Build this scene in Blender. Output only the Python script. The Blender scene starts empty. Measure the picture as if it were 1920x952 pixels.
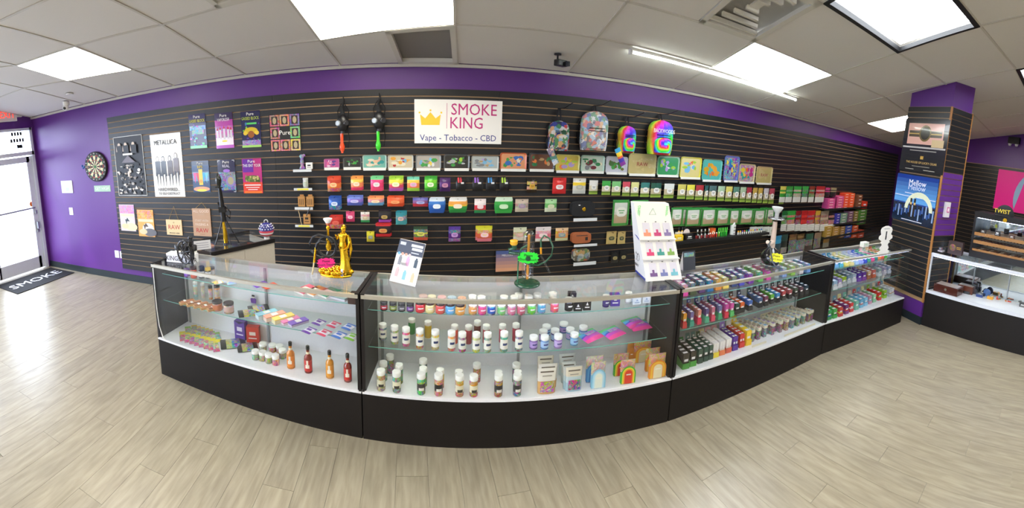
import bpy, math, random
from mathutils import Vector, Matrix
rnd = random.Random(7)
sc = bpy.context.scene
COL = sc.collection
# ------------------------------------------------------------------ camera
F, CY, PITCH, ROLL, YAW, HC = 764.9445, 365.2951, -.1535, -.0357, -.2502, 1.962
RM = Matrix.Rotation(YAW, 3, 'Z') @ Matrix.Rotation(PITCH, 3, 'X') @ Matrix.Rotation(ROLL, 3, 'Y')
cd = bpy.data.cameras.new('camera'); cam = bpy.data.objects.new('camera', cd); COL.objects.link(cam)
cd.type = 'PANO'; cd.panorama_type = 'CENTRAL_CYLINDRICAL'
cd.central_cylindrical_range_u_min = -960/F; cd.central_cylindrical_range_u_max = 960/F
cd.central_cylindrical_range_v_min = -(952-CY)/F; cd.central_cylindrical_range_v_max = CY/F
cd.central_cylindrical_radius = 1.0
cam.matrix_world = Matrix.Translation((0, 0, HC)) @ (RM @ Matrix.Rotation(math.pi/2, 3, 'X')).to_4x4()
cd.clip_start = .01
sc.camera = cam
# ------------------------------------------------------------------ world, daylight, exposure
sc.view_settings.view_transform = 'Standard'; sc.view_settings.look = 'None'
sc.view_settings.gamma = 1; sc.view_settings.use_curve_mapping = False
sc.view_settings.exposure = EXPO = 0.0
w = bpy.data.worlds.new('sky'); sc.world = w; w.use_nodes = True
wb = w.node_tree.nodes['Background']; wb.inputs[0].default_value = (.80, .88, 1, 1); wb.inputs[1].default_value = 13.0
sd = bpy.data.lights.new('sun', 'SUN'); sd.energy = 2.0; sd.angle = .02; sd.color = (1, .96, .9)
so = bpy.data.objects.new('sun', sd); so.rotation_euler = (math.radians(38), math.radians(-30), 0); COL.objects.link(so)
LAMP = 17.0      # ceiling panel strength
TUBE = 30.0
LED = 12.0
pl = bpy.data.lights.new('door_portal', 'AREA'); pl.shape = 'RECTANGLE'; pl.size = 2.6; pl.size_y = 2.5; pl.cycles.is_portal = True
po = bpy.data.objects.new('door_portal', pl); po.location = (-5.85, 3.1, 1.3); po.rotation_euler = (0, math.radians(-90), 0); COL.objects.link(po)
# ------------------------------------------------------------------ pixel -> place helpers (ray from the camera met with a real plane)
def ray(u, v):
    th = (u-960)/F
    return (RM @ Vector((math.sin(th), math.cos(th), (CY-v)/F))).normalized()
O = Vector((0, 0, HC)); D = 4.3871; KS = .1832; ZC = 2.6343
def onz(u, v, z): d = ray(u, v); return O + d*((z-HC)/d.z)
def onwall(u, v, off=0.): d = ray(u, v); return O + d*((D-off)/d.y)
def onceil(u, v): d = ray(u, v); return O + d*((ZC+KS*D-HC)/(d.z+KS*d.y))
def onpl(u, v, A, B):
    n = Vector((B[1]-A[1], A[0]-B[0], 0)); d = ray(u, v)
    return O + d*(n.dot(Vector((A[0], A[1], HC))-O)/n.dot(d))
def cz(y): return ZC + KS*(D-y)
# ------------------------------------------------------------------ colours and materials
def lin(c): return c/12.92 if c <= .04045 else ((c+.055)/1.055)**2.4
PAL = dict(red='C62B30', scarlet='E03A28', orange='EE7A2B', amber='F0A83C', yellow='F2D545', lime='A9D43A', green='3FA54A', emerald='1F7F4C', mint='9CDCC0', teal='2FA4A0',
  turquoise='5CC7C9', sky='7DBFE8', blue='2F6FC4', navy='22306E', indigo='3A3AA8', violet='7A4FC0', purple='5C2E91', lavender='B7A0DC', magenta='C8388F', pink='EE6FA4', rose='E9A1B4', salmon='F09A80',
  brown='6B4630', tan='C3A070', kraft='B98F5C', cream='EFE6CC', beige='D8C7A6', white='F2F2EF', silver='B9BDC2', grey='84878B', charcoal='3A3C40', black='131315', gold='D8A92C', wine='6B1F2E', olive='6F7434', ivory='E8E2D0', peach='F3C6A0')
def C(c, a=1.):
    if isinstance(c, (tuple, list)): return tuple(c) if len(c) == 4 else (*c, a)
    busy = 1.
    if c.endswith('*'): c = c[:-1]; busy = .35
    if c.endswith('~'): c = c[:-1]; busy = .65
    h = PAL.get(c, c)
    return (*[lin(int(h[i:i+2], 16)/255) for i in (0, 2, 4)], busy if a == 1. else a)
MATS = {}
def newmat(name):
    m = bpy.data.materials.new(name); m.use_nodes = True; MATS[name] = m
    return m, m.node_tree, m.node_tree.nodes['Principled BSDF']
def N(nt, t, **k):
    n = nt.nodes.new(t)
    for a, b in k.items():
        if a in n.inputs: n.inputs[a].default_value = b
        else: setattr(n, a, b)
    return n
def printmat(name, rough, metal=0., coat=0., scale=34., bump=0., ramp=None):
    m, nt, p = newmat(name)
    at = N(nt, 'ShaderNodeAttribute', attribute_name='Col')
    tc = N(nt, 'ShaderNodeTexCoord'); vo = N(nt, 'ShaderNodeTexVoronoi'); vo.inputs['Scale'].default_value = scale
    oi = N(nt, 'ShaderNodeObjectInfo'); ad = N(nt, 'ShaderNodeVectorMath', operation='ADD')
    ns = N(nt, 'ShaderNodeTexNoise'); ns.inputs['Scale'].default_value = scale*.55; ns.inputs['Distortion'].default_value = 1.5
    mx0 = N(nt, 'ShaderNodeMix', data_type='RGBA'); mx0.inputs[0].default_value = .06 if ramp else .2
    hs = N(nt, 'ShaderNodeHueSaturation'); hs.inputs['Saturation'].default_value = 1.45; hs.inputs['Value'].default_value = .95
    inv = N(nt, 'ShaderNodeMath', operation='SUBTRACT'); inv.inputs[0].default_value = 1
    mx = N(nt, 'ShaderNodeMix', data_type='RGBA')
    L = nt.links.new
    L(tc.outputs['Object'], ad.inputs[0]); L(oi.outputs['Random'], ad.inputs[1]); L(ad.outputs[0], ns.inputs['Vector'])
    L(ns.outputs['Color'], mx0.inputs[7]); L(ad.outputs[0], mx0.inputs[6]); L(mx0.outputs[2], vo.inputs['Vector'])
    if ramp:
        cr = N(nt, 'ShaderNodeValToRGB'); cr.color_ramp.interpolation = 'CONSTANT'; sp_ = N(nt, 'ShaderNodeSeparateColor'); L(vo.outputs['Color'], sp_.inputs[0]); L(sp_.outputs[0], cr.inputs[0])
        while len(cr.color_ramp.elements) < len(ramp): cr.color_ramp.elements.new(.5)
        for k_, c_ in enumerate(ramp): cr.color_ramp.elements[k_].position = k_/len(ramp)
        for k_, c_ in enumerate(ramp): cr.color_ramp.elements[k_].color = (*C(c_)[:3], 1)
        L(cr.outputs[0], hs.inputs['Color']); hs.inputs['Saturation'].default_value = 1
    else: L(vo.outputs['Color'], hs.inputs['Color'])
    L(at.outputs['Alpha'], inv.inputs[1]); L(inv.outputs[0], mx.inputs[0])
    L(at.outputs['Color'], mx.inputs[6]); L(hs.outputs[0], mx.inputs[7]); L(mx.outputs[2], p.inputs['Base Color'])
    p.inputs['Roughness'].default_value = rough; p.inputs['Metallic'].default_value = metal; p.inputs['Coat Weight'].default_value = coat
    if bump:
        bm = N(nt, 'ShaderNodeBump'); bm.inputs['Strength'].default_value = bump; bm.inputs['Distance'].default_value = .004
        n2 = N(nt, 'ShaderNodeTexNoise'); n2.inputs['Scale'].default_value = 45; n2.inputs['Detail'].default_value = 3
        L(ad.outputs[0], n2.inputs['Vector']); L(n2.outputs[0], bm.inputs['Height']); L(bm.outputs[0], p.inputs['Normal'])
    return m
printmat('matte', .6); printmat('paper', .45); printmat('gloss', .18, coat=.3); printmat('foil', .28, metal=.15, coat=.5, bump=.6)
printmat('metal', .22, metal=1.); printmat('fabric', .85, scale=24, ramp=['E8E8EC', '2A3A9A', 'D8402E', '3A8A4A', '1E2050', 'E8B070', '8AB8D8', 'E8E0D8']); printmat('plastic', .35)
def plain(name, col, rough=.5, metal=0., spec=.5, bump=0., bscale=80.):
    m, nt, p = newmat(name)
    ns = N(nt, 'ShaderNodeTexNoise'); ns.inputs['Scale'].default_value = bscale; ns.inputs['Detail'].default_value = 4
    tc = N(nt, 'ShaderNodeTexCoord'); nt.links.new(tc.outputs['Object'], ns.inputs['Vector'])
    c = C(col)[:3]; mx = N(nt, 'ShaderNodeMix', data_type='RGBA'); mx.inputs[6].default_value = (*[x*.93 for x in c], 1); mx.inputs[7].default_value = (*[min(1, x*1.07) for x in c], 1)
    nt.links.new(ns.outputs[0], mx.inputs[0]); nt.links.new(mx.outputs[2], p.inputs['Base Color'])
    p.inputs['Roughness'].default_value = rough; p.inputs['Metallic'].default_value = metal; p.inputs['Specular IOR Level'].default_value = spec
    if bump:
        b = N(nt, 'ShaderNodeBump'); b.inputs['Strength'].default_value = bump; b.inputs['Distance'].default_value = .003
        nt.links.new(ns.outputs[0], b.inputs['Height']); nt.links.new(b.outputs[0], p.inputs['Normal'])
    return m
plain('purple_paint', '5F2F85', .36, bump=.15, bscale=300)
plain('ceiling_tile', 'E4E1DC', .95, bump=.5, bscale=400)
plain('grid_metal', 'CFCBC2', .5)
plain('slat', '1C1D21', .36, bump=.05)
plain('groove', 'B08D68', .6)
plain('laminate_black', '171312', .5, spec=.3)
plain('laminate_dark', '1A1718', .4, spec=.35)
plain('deck_white', 'E8E9EE', .35)
plain('baseboard', '1E2A30', .45)
plain('alu', 'C9C6BC', .35, metal=.7)
plain('white_frame', 'D9DEE8', .45)
plain('track', '9FA3A8', .4, metal=.6)
plain('counter_beige', 'B9B2A6', .6)
plain('asphalt', '8A8C8E', .9)
plain('goldleaf', 'E8B62C', .2, metal=1., bump=.35, bscale=120)
plain('mirror', 'DDE6EA', .03, metal=1.)
plain('wood_trim', 'A9743E', .5)
def emis(name, col, s):
    m, nt, p = newmat(name); p.inputs['Base Color'].default_value = C(col); p.inputs['Emission Color'].default_value = C(col); p.inputs['Emission Strength'].default_value = s
emis('panel_warm', 'FFF9EA', LAMP); emis('panel_cool', 'F2F8FF', LAMP*.9); emis('tube', 'F6FFF4', TUBE); emis('led', 'CDD6FF', LED); emis('exit_red', 'FF3B2E', 2.2)
def glassmat(name, col=(.96, .99, .98), frost=0., tint=1., fres=1.45):
    m = bpy.data.materials.new(name); m.use_nodes = True; MATS[name] = m; nt = m.node_tree; nt.nodes.clear()
    out = N(nt, 'ShaderNodeOutputMaterial'); tr = N(nt, 'ShaderNodeBsdfTransparent'); tr.inputs[0].default_value = (*col, 1)
    gl = N(nt, 'ShaderNodeBsdfGlossy'); gl.inputs['Roughness'].default_value = frost; gl.inputs[0].default_value = (1, 1, 1, 1)
    fr = N(nt, 'ShaderNodeFresnel'); fr.inputs[0].default_value = fres; mx = N(nt, 'ShaderNodeMixShader')
    ge = N(nt, 'ShaderNodeNewGeometry'); mi = N(nt, 'ShaderNodeMapRange'); mi.inputs[3].default_value = fres; mi.inputs[4].default_value = 1/fres
    nt.links.new(ge.outputs['Backfacing'], mi.inputs[0]); nt.links.new(mi.outputs[0], fr.inputs[0])
    nt.links.new(fr.outputs[0], mx.inputs[0]); nt.links.new(tr.outputs[0], mx.inputs[1]); nt.links.new(gl.outputs[0], mx.inputs[2]); nt.links.new(mx.outputs[0], out.inputs[0])
glassmat('glass', (.985, .995, .99), fres=1.3); glassmat('shelf_glass', (.94, .98, .97)); glassmat('clear_plastic', (.93, .94, .94), .08, fres=1.6); glassmat('amber_glass', (.85, .45, .12)); glassmat('door_glass', (.95, .97, 1.))
# glass edge: greenish
plain('glass_edge', '6FB0A4', .25)
# floor: pale oak vinyl, grain runs along each board, tone varies per board
m, nt, p = newmat('vinyl'); L = nt.links.new
tc = N(nt, 'ShaderNodeTexCoord'); oi = N(nt, 'ShaderNodeObjectInfo'); mp = N(nt, 'ShaderNodeMapping'); mp.inputs['Scale'].default_value = (34, 4.2, 1)
geo = N(nt, 'ShaderNodeNewGeometry'); L(geo.outputs['Position'], mp.inputs['Vector'])
cmb = N(nt, 'ShaderNodeCombineXYZ'); ml = N(nt, 'ShaderNodeMath', operation='MULTIPLY'); ml.inputs[1].default_value = 40; L(oi.outputs['Random'], ml.inputs[0]); L(ml.outputs[0], cmb.inputs[1]); L(cmb.outputs[0], mp.inputs['Location'])
n1 = N(nt, 'ShaderNodeTexNoise'); n1.inputs['Scale'].default_value = 1.; n1.inputs['Detail'].default_value = 8; n1.inputs['Distortion'].default_value = .35; L(mp.outputs[0], n1.inputs['Vector'])
n2 = N(nt, 'ShaderNodeTexNoise'); n2.inputs['Scale'].default_value = .22; n2.inputs['Detail'].default_value = 3; L(mp.outputs[0], n2.inputs['Vector'])
r1 = N(nt, 'ShaderNodeValToRGB'); r1.color_ramp.elements[0].position = .32; r1.color_ramp.elements[0].color = C('8A816F'); r1.color_ramp.elements[1].position = .68; r1.color_ramp.elements[1].color = C('A29985')
L(n1.outputs[0], r1.inputs[0])
r2 = N(nt, 'ShaderNodeValToRGB'); r2.color_ramp.elements[0].position = .35; r2.color_ramp.elements[0].color = (.92, .92, .92, 1); r2.color_ramp.elements[1].position = .65; r2.color_ramp.elements[1].color = (1.04, 1.04, 1.02, 1)
L(n2.outputs[0], r2.inputs[0])
mm = N(nt, 'ShaderNodeMix', data_type='RGBA', blend_type='MULTIPLY'); mm.inputs[0].default_value = 1; L(r1.outputs[0], mm.inputs[6]); L(r2.outputs[0], mm.inputs[7])
hv = N(nt, 'ShaderNodeHueSaturation'); mr = N(nt, 'ShaderNodeMapRange'); mr.inputs[3].default_value = .965; mr.inputs[4].default_value = 1.03; L(oi.outputs['Random'], mr.inputs[0]); L(mr.outputs[0], hv.inputs['Value']); L(mm.outputs[2], hv.inputs['Color'])
L(hv.outputs[0], p.inputs['Base Color']); p.inputs['Roughness'].default_value = .30; p.inputs['Specular IOR Level'].default_value = .5
bp = N(nt, 'ShaderNodeBump'); bp.inputs['Strength'].default_value = .12; bp.inputs['Distance'].default_value = .002; L(n1.outputs[0], bp.inputs['Height']); L(bp.outputs[0], p.inputs['Normal'])
# ------------------------------------------------------------------ mesh builder
class MB:
    def __init__(s): s.v = []; s.f = []; s.c = []; s.sm = []
    def face(s, pts, col, smooth=False):
        n = len(s.v); s.v += [tuple(p) for p in pts]; s.f.append(tuple(range(n, n+len(pts)))); s.c.append(C(col)); s.sm.append(smooth)
    def grid(s, P, colf, smooth=True, close=False):
        n = len(s.v); R_ = len(P); K = len(P[0]); s.v += [tuple(p) for r in P for p in r]
        for i in range(R_-1):
            for j in range(K if close else K-1):
                j2 = (j+1) % K
                s.f.append((n+i*K+j, n+i*K+j2, n+(i+1)*K+j2, n+(i+1)*K+j)); s.c.append(C(colf(i, j) if callable(colf) else colf)); s.sm.append(smooth)
    def box(s, c, d, col, rz=0., cols=None, tilt=0.):
        # cols: optional dict face -> colour; faces: f(-y) b(+y) l r t d
        hx, hy, hz = d[0]/2, d[1]/2, d[2]/2; co, si = math.cos(rz), math.sin(rz); ct, st = math.cos(tilt), math.sin(tilt)
        def T(x, y, z): y, z = y*ct-z*st, y*st+z*ct; return (c[0]+x*co-y*si, c[1]+x*si+y*co, c[2]+z)
        q = [T(x, y, z) for z in (-hz, hz) for y in (-hy, hy) for x in (-hx, hx)]
        F_ = dict(d=(0, 2, 3, 1), t=(4, 5, 7, 6), f=(0, 1, 5, 4), b=(2, 6, 7, 3), l=(0, 4, 6, 2), r=(1, 3, 7, 5))
        n = len(s.v); s.v += q
        for k, f in F_.items(): s.f.append(tuple(n+i for i in f)); s.c.append(C(cols.get(k, col) if cols else col)); s.sm.append(False)
        return s
    def lathe(s, prof, col, seg=20, c=(0, 0, 0), smooth=True, sx=1., sy=1.):
        # prof: [(r,z[,colour of the band above])]
        P = [[(c[0]+r*sx*math.cos(a), c[1]+r*sy*math.sin(a), c[2]+z) for a in [2*math.pi*k/seg for k in range(seg)]] for r, z, *_ in prof]
        s.grid(P, lambda i, j: prof[i][2] if len(prof[i]) > 2 else col, smooth, True)
        for k, fl in ((0, True), (-1, False)):
            if prof[k][0] > 1e-5: s.face(P[k][::-1] if fl else P[k], prof[k][2] if len(prof[k]) > 2 and fl else (prof[-2][2] if len(prof[-2]) > 2 and not fl else col))
        return s
    def tube(s, pts, r, col, seg=8, cap=True):
        pts = [Vector(p) for p in pts]; P = []
        up = Vector((0, 0, 1))
        for i, p in enumerate(pts):
            t = (pts[min(i+1, len(pts)-1)]-pts[max(i-1, 0)]).normalized(); a = t.cross(up)
            if a.length < .05: a = t.cross(Vector((1, .2, 0)))
            a.normalize(); b = t.cross(a); rr = r[i] if isinstance(r, (list, tuple)) else r
            P.append([tuple(p+a*(rr*math.cos(2*math.pi*k/seg))+b*(rr*math.sin(2*math.pi*k/seg))) for k in range(seg)])
        s.grid(P, col, True, True)
        if cap: s.face(P[0][::-1], col); s.face(P[-1], col)
        return s
    def prism(s, pts, y0, y1, col, side=None):
        # outline in x,z extruded along y
        A = [(x, y0, z) for x, z in pts]; B = [(x, y1, z) for x, z in pts]
        s.face(A, col); s.face(B[::-1], col)
        for i in range(len(pts)):
            j = (i+1) % len(pts); s.face([A[j], A[i], B[i], B[j]], side or col)
        return s
    def ball(s, c, r, col, seg=16, rings=10, sx=1, sy=1, sz=1):
        P = [[(c[0]+r*sx*math.sin(t)*math.cos(a), c[1]+r*sy*math.sin(t)*math.sin(a), c[2]-r*sz*math.cos(t)) for a in [2*math.pi*k/seg for k in range(seg)]] for t in [math.pi*(i+.02)/(rings+.04) for i in range(rings+1)]]
        s.grid(P, col, True, True); return s
    def mesh(s, name):
        me = bpy.data.meshes.new(name); me.from_pydata(s.v, [], s.f); a = me.color_attributes.new('Col', 'FLOAT_COLOR', 'CORNER')
        cols = []
        for f, c in zip(s.f, s.c): cols += list(c)*len(f)
        a.data.foreach_set('color', cols); me.polygons.foreach_set('use_smooth', s.sm); me.update(); return me
    def obj(s, name, mat, parent=None, loc=None, rz=0., bevel=0.):
        me = s.mesh(name)
        if bevel:
            import bmesh
            b = bmesh.new(); b.from_mesh(me); bmesh.ops.remove_doubles(b, verts=b.verts, dist=1e-6)
            bmesh.ops.bevel(b, geom=b.edges[:], offset=bevel, segments=2, profile=.6, affect='EDGES'); b.to_mesh(me); b.free()
        me.materials.append(MATS[mat]); return link(name, me, parent, loc, rz)
def link(name, data, parent=None, loc=None, rz=0.):
    o = bpy.data.objects.new(name, data); COL.objects.link(o)
    if parent: o.parent = parent
    if loc is not None: o.location = loc
    o.rotation_euler = (0, 0, rz); return o
def tag(o, label, cat, group=None, kind=None):
    if label: o['label'] = label
    if cat: o['category'] = cat
    if group: o['group'] = group
    if kind: o['kind'] = kind
    return o
def thing(name, label, cat, loc=(0, 0, 0), rz=0., group=None): return tag(link(name, None, None, loc, rz), label, cat, group)
def struct(o): o['kind'] = 'structure'; return o
def copy_tree(o, parent=None, loc=None, rz=None, label=None, group=None):
    c = o.copy(); COL.objects.link(c)
    if parent: c.parent = parent
    if loc is not None: c.location = loc
    if rz is not None: c.rotation_euler[2] = rz
    if label: c['label'] = label
    if group: c['group'] = group
    for ch in o.children: copy_tree(ch, c)
    return c
def text(s_, size, col, parent, loc, rot=(math.pi/2, 0, 0), mat='matte', name='lettering', sx=1., align='CENTER', ext=.0006):
    cu = bpy.data.curves.new(name, 'FONT'); cu.body = s_; cu.size = size; cu.align_x = align; cu.align_y = 'CENTER'; cu.extrude = ext; cu.resolution_u = 2
    key = 'ink_'+str(col)
    if key not in MATS: plain(key, col, .5)
    cu.materials.append(MATS[key]); o = bpy.data.objects.new(name, cu); COL.objects.link(o)
    if parent: o.parent = parent
    o.location = loc; o.rotation_euler = rot; o.scale = (sx, 1, 1); return o
ORD = ['first', 'second', 'third', 'fourth', 'fifth', 'sixth', 'seventh', 'eighth', 'ninth', 'tenth', 'eleventh', 'twelfth', 'thirteenth', 'fourteenth', 'fifteenth', 'sixteenth', 'seventeenth', 'eighteenth', 'nineteenth', 'twentieth'] + ['twenty-'+x for x in ('first', 'second', 'third', 'fourth', 'fifth', 'sixth', 'seventh', 'eighth', 'ninth')] + ['thirtieth']
# ================================================================== STRUCTURE
XL, YB = -5.66, -3.6
RWT, RWM, RWB = (11.16, D), (9.857, .907), (8.17, YB)
def quadobj(name, pts, mat, parent=None):
    m = MB()
    m.face(pts, 'white'); return m.obj(name, mat, parent)
# floor: a slab with the boards laid on it
fl = MB(); fl.box((2.6, .4, -.06), (17.5, 8.4, .1), 'beige'); floor = struct(fl.obj('floor', 'vinyl'))
pw, plen = .185, 1.22
def seen_floor(x, y):
    if y > 4.35 or x < XL-.1: return False
    if -1.9 < x < 4.9 and y > 2.75-.13*(x+1.9) : return x < -1.2 and y > 3.1 and False
    if x > 5.3: return False
    a = math.degrees(math.atan2(x, y)); r = math.hypot(x, y)
    return -62 < a < 92 and r > 1.35
pm = {}
k = 0
for i in range(-31, 30):
    x = i*pw
    off = ((i*37) % 7)/7*plen
    y = -1.6+off-plen
    while y < 4.4:
        yc = y+plen/2
        if any(seen_floor(x+dx, yy) for yy in (y, yc, y+plen) for dx in (0,)) and k < 300:
            y1 = min(y+plen, 4.375); ln = round(y1-y, 3)
            if ln > .05:
                if ln not in pm:
                    m = MB(); m.box((0, 0, 0), (pw-.0016, ln-.0016, .006), 'beige'); me = m.mesh('plank'); me.materials.append(MATS['vinyl']); pm[ln] = me
                o = link('plank', pm[ln], floor, (x, (y+y1)/2, -.0055+.0025)); k += 1
        y += plen
# back wall (purple plaster) and the other walls
def wall(name, a, b, mat='purple_paint', z0=0., z1=None, t=.1):
    (x0, y0), (x1, y1) = a, b; d = Vector((x1-x0, y1-y0, 0)).normalized(); n = Vector((d.y, -d.x, 0))*t   # n points outward for walls given clockwise
    zz = (z1 or (lambda y: cz(y)+.25))
    m = MB(); P = [(x0, y0), (x1, y1), (x1-n.x, y1-n.y), (x0-n.x, y0-n.y)]
    lo = [(x, y, z0) for x, y in P]; hi = [(x, y, zz(y)) for x, y in P]
    for i in range(4): j = (i+1) % 4; m.face([lo[i], lo[j], hi[j], hi[i]], 'purple')
    m.face(hi, 'purple'); m.face(lo[::-1], 'purple'); return struct(m.obj(name, mat))
wall_back = wall('wall_back', (XL-.1, D), (RWT[0]+.1, D))
wall_right = wall('wall_right', RWT, RWM); wall('wall_right', RWM, RWB)
wall('wall_front', RWB, (XL, YB), 'counter_beige')
# storefront wall on the left: door opening y 3.30..4.30, further shop window y -2.6..2.9
def yzbox(m, y0, y1, z0, z1, x0=XL-.1, x1=XL, col='purple'): m.box(((x0+x1)/2, (y0+y1)/2, (z0+z1)/2), (x1-x0, y1-y0, z1-z0), col)
m = MB(); yzbox(m, YB, D, 2.47, 4.4); yzbox(m, YB, -2.7, 0, 2.47); yzbox(m, 3.02, 3.22, 0, 2.47); yzbox(m, 4.335, D, 0, 2.47); yzbox(m, -2.7, 3.02, 0, .35)
wall_left = struct(m.obj('wall_left', 'purple_paint'))
m = MB()
for y in (-2.66, -.8, 1.1, 2.98): yzbox(m, y-.04, y+.04, .35, 2.47, XL-.08, XL-.02)
for z in (.38, 2.44): yzbox(m, -2.7, 3.02, z-.03, z+.03, XL-.08, XL-.02)
win = struct(m.obj('window_1', 'white_frame'))
for y0, y1 in ((-2.62, -.84), (-.76, 1.06), (1.14, 2.94)):
    g = MB(); g.box((XL-.05, (y0+y1)/2, 1.41), (.006, y1-y0, 2.0), 'white'); g.obj('pane', 'door_glass', win)
# door with transom
dy0, dy1, dzt, dzb = 3.24, 4.325, 1.985, 0.
door = struct(link('door_1', None, None, (XL, dy1, 0)))
def dpart(name, boxes, mat):
    m = MB()
    for y0, y1, z0, z1, x0, x1 in boxes: m.box(((x0+x1)/2, (y0+y1)/2-dy1, (z0+z1)/2), (x1-x0, y1-y0, z1-z0), 'white')
    return m.obj(name, mat, door)
dpart('door_frame', [(dy1-.045, dy1+.01, 0, 2.47, -.09, .02), (3.22, dy0+.03, 0, 2.47, -.09, .02), (dy0, dy1, dzt+.02, dzt+.085, -.09, .02), (dy0, dy1, 2.43, 2.47, -.09, .02)], 'white_frame')
dpart('door_leaf', [(dy1-.155, dy1-.05, .02, dzt, -.06, -.02), (dy0+.035, dy0+.13, .02, dzt, -.06, -.02), (dy0+.1, dy1-.1, .02, .23, -.06, -.02), (dy0+.1, dy1-.1, dzt-.1, dzt, -.06, -.02)], 'white_frame')
dpart('door_pane', [(dy0+.12, dy1-.14, .22, dzt-.09, -.045, -.038)], 'door_glass')
dpart('transom_pane', [(dy0+.03, dy1-.04, dzt+.085, 2.44, -.045, -.038)], 'door_glass')
dpart('push_bar', [(dy0+.1, dy1-.12, 1.08, 1.105, -.005, .015)], 'track')
hd = dpart('door_handle', [(dy1-.125, dy1-.085, .72, .84, -.02, .035), (dy1-.13, dy1-.08, .66, .70, -.02, .012), (dy1-.125, dy1-.085, .98, 1.04, -.02, .012)], 'track')
# decals of black lettering on the transom
for zz, y0, y1 in ((2.385, 3.93, 4.17), (2.275, 3.9, 4.2), (2.17, 4.02, 4.13)):
    n = max(3, int((y1-y0)/.055)); m = MB()
    for q in range(n):
        ya = y0+(y1-y0)*q/n; m.box((.0-.034, ya+.02-dy1, zz), (.003, .043, .062), 'black')
    m.obj('decal', 'matte', door)
m = MB(); m.lathe([(.045, 0), (.045, .003)], 'orange', 16); o = m.obj('sticker', 'matte', door, (-.033, -.155, 1.16)); o.rotation_euler = (0, math.pi/2, 0)
# outside: pavement and parking lot
m = MB(); m.box((-16, 1, -.12), (20.6, 40, .1), 'grey'); struct(m.obj('ground', 'asphalt'))
# ceiling: nodes of the grid, tiles as single boards between them
def node(i, j):
    B = (1, i, j, i*j, i*i, j*j, i*i*j, i**3)
    cx = (.467, 1.253, -.056, -.038, .044, -.019, -.002, -.003); cy_ = (4.328, -.081, -.73, -.001, .004, -.009, -.010, .005)
    x = sum(a*b for a, b in zip(B, cx)); y = sum(a*b for a, b in zip(B, cy_)); return x, y
NP = {(-4, 1): (126, 151.3), (-3, 1): (248.7, 130.4), (-2, 1): (401.7, 106.9), (-1, 1): (600, 75.6), (0, 1): (853.4, 46), (1, 1): (1119.4, 70.9), (2, 1): (1334.5, 126.2), (3, 1): (1466.9, 173.4), (4, 1): (1570.9, 204.1),
 (-4, 2): (30, 122.7), (-3, 2): (139.5, 86.7), (-2, 2): (304.2, 46.4), (2, 2): (1414.9, 78), (3, 2): (1561.4, 140.4), (4, 2): (1659, 182), (2, 3): (1543.9, 5), (3, 3): (1683.4, 98.5), (4, 3): (1772.4, 156.3), (3, 4): (1838, 48.7), (4, 4): (1905.2, 129.4)}
WX0 = {-4: 221.8, -3: 339.5, -2: 474.6, -1: 640, 0: 858.5, 1: 1078.8, 2: 1274.5, 3: 1406.4, 4: 1506.6}
WV = {-4: 181.5, -3: 167, -2: 150.3, -1: 127, 0: 118.3, 1: 124.8, 2: 161.7, 3: 196.5, 4: 220.7}
ND = {}
for i in range(-7, 10):
    for j in range(0, 9):
        if (i, j) in NP: q = onceil(*NP[i, j]); ND[i, j] = (q.x, q.y)
        elif j == 0: x = onceil(WX0[i], WV[i]).x if i in WX0 else node(max(-5, min(5, i)), 0)[0]+(i-max(-5, min(5, i)))*1.3; ND[i, j] = (x, D-.03)
        else:
            ic = max(-5, min(5, i)); x, y = node(ic, min(j, 5)); x += (i-ic)*1.27; y -= .75*(j-min(j, 5)); ND[i, j] = (x, y)
# the rows beyond the measured ones keep their spacing
for i in (0, 1, -1):
    ND[i, 2] = (ND[i, 2][0], (ND[-2, 2][1]*(2-i)+ND[2, 2][1]*(2+i))/4)
up = MB(); up.face([(XL-.2, YB-.2, cz(YB)+.2), (12, YB-.2, cz(YB)+.2), (12, D+.2, cz(D)+.1), (XL-.2, D+.2, cz(D)+.1)][::-1], 'white')
ceiling = struct(up.obj('ceiling', 'ceiling_tile'))
def cp(x, y, dz=0.): return (max(XL, x), min(D, max(YB, y)), cz(min(D, max(YB, y)))+dz)
lamps = {(-4, 1): 'panel_warm', (-1, 1): 'panel_warm', (2, 1): 'panel_cool', (2, 3): 'troffer', (5, 1): 'panel_warm', (4, 4): 'troffer', (-3, 4): 'panel_warm', (0, 4): 'panel_warm', (3, 6): 'panel_warm', (-6, 5): 'panel_warm', (-3, 7): 'panel_warm', (0, 7): 'panel_warm'}
vents = {(-1, 0, 1): 'grille', (1, 2, 1): 'diffuser', (-2, 2, 1): 'diffuser'}
def lerp(a, b, t): return (a[0]+(b[0]-a[0])*t, a[1]+(b[1]-a[1])*t)
def cell(i, j): return [ND[i, j], ND[i+1, j], ND[i+1, j+1], ND[i, j+1]]
def bil(c, s, t): return lerp(lerp(c[0], c[1], s), lerp(c[3], c[2], s), t)
def board(m, c, s0, s1, t0, t1, z0, z1, col='white'):
    P = [bil(c, s, t) for s, t in ((s0, t0), (s1, t0), (s1, t1), (s0, t1))]
    lo = [cp(*p, z0) for p in P]; hi = [cp(*p, z1) for p in P]
    if abs(lo[0][1]-lo[3][1]) < .02 or abs(lo[0][0]-lo[1][0]) < .02: return False
    m.face(lo[::-1] if False else [lo[0], lo[3], lo[2], lo[1]], col); m.face(hi, col)
    for a in range(4): b = (a+1) % 4; m.face([lo[a], lo[b], hi[b], hi[a]], col)
    return True
e = .012
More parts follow.
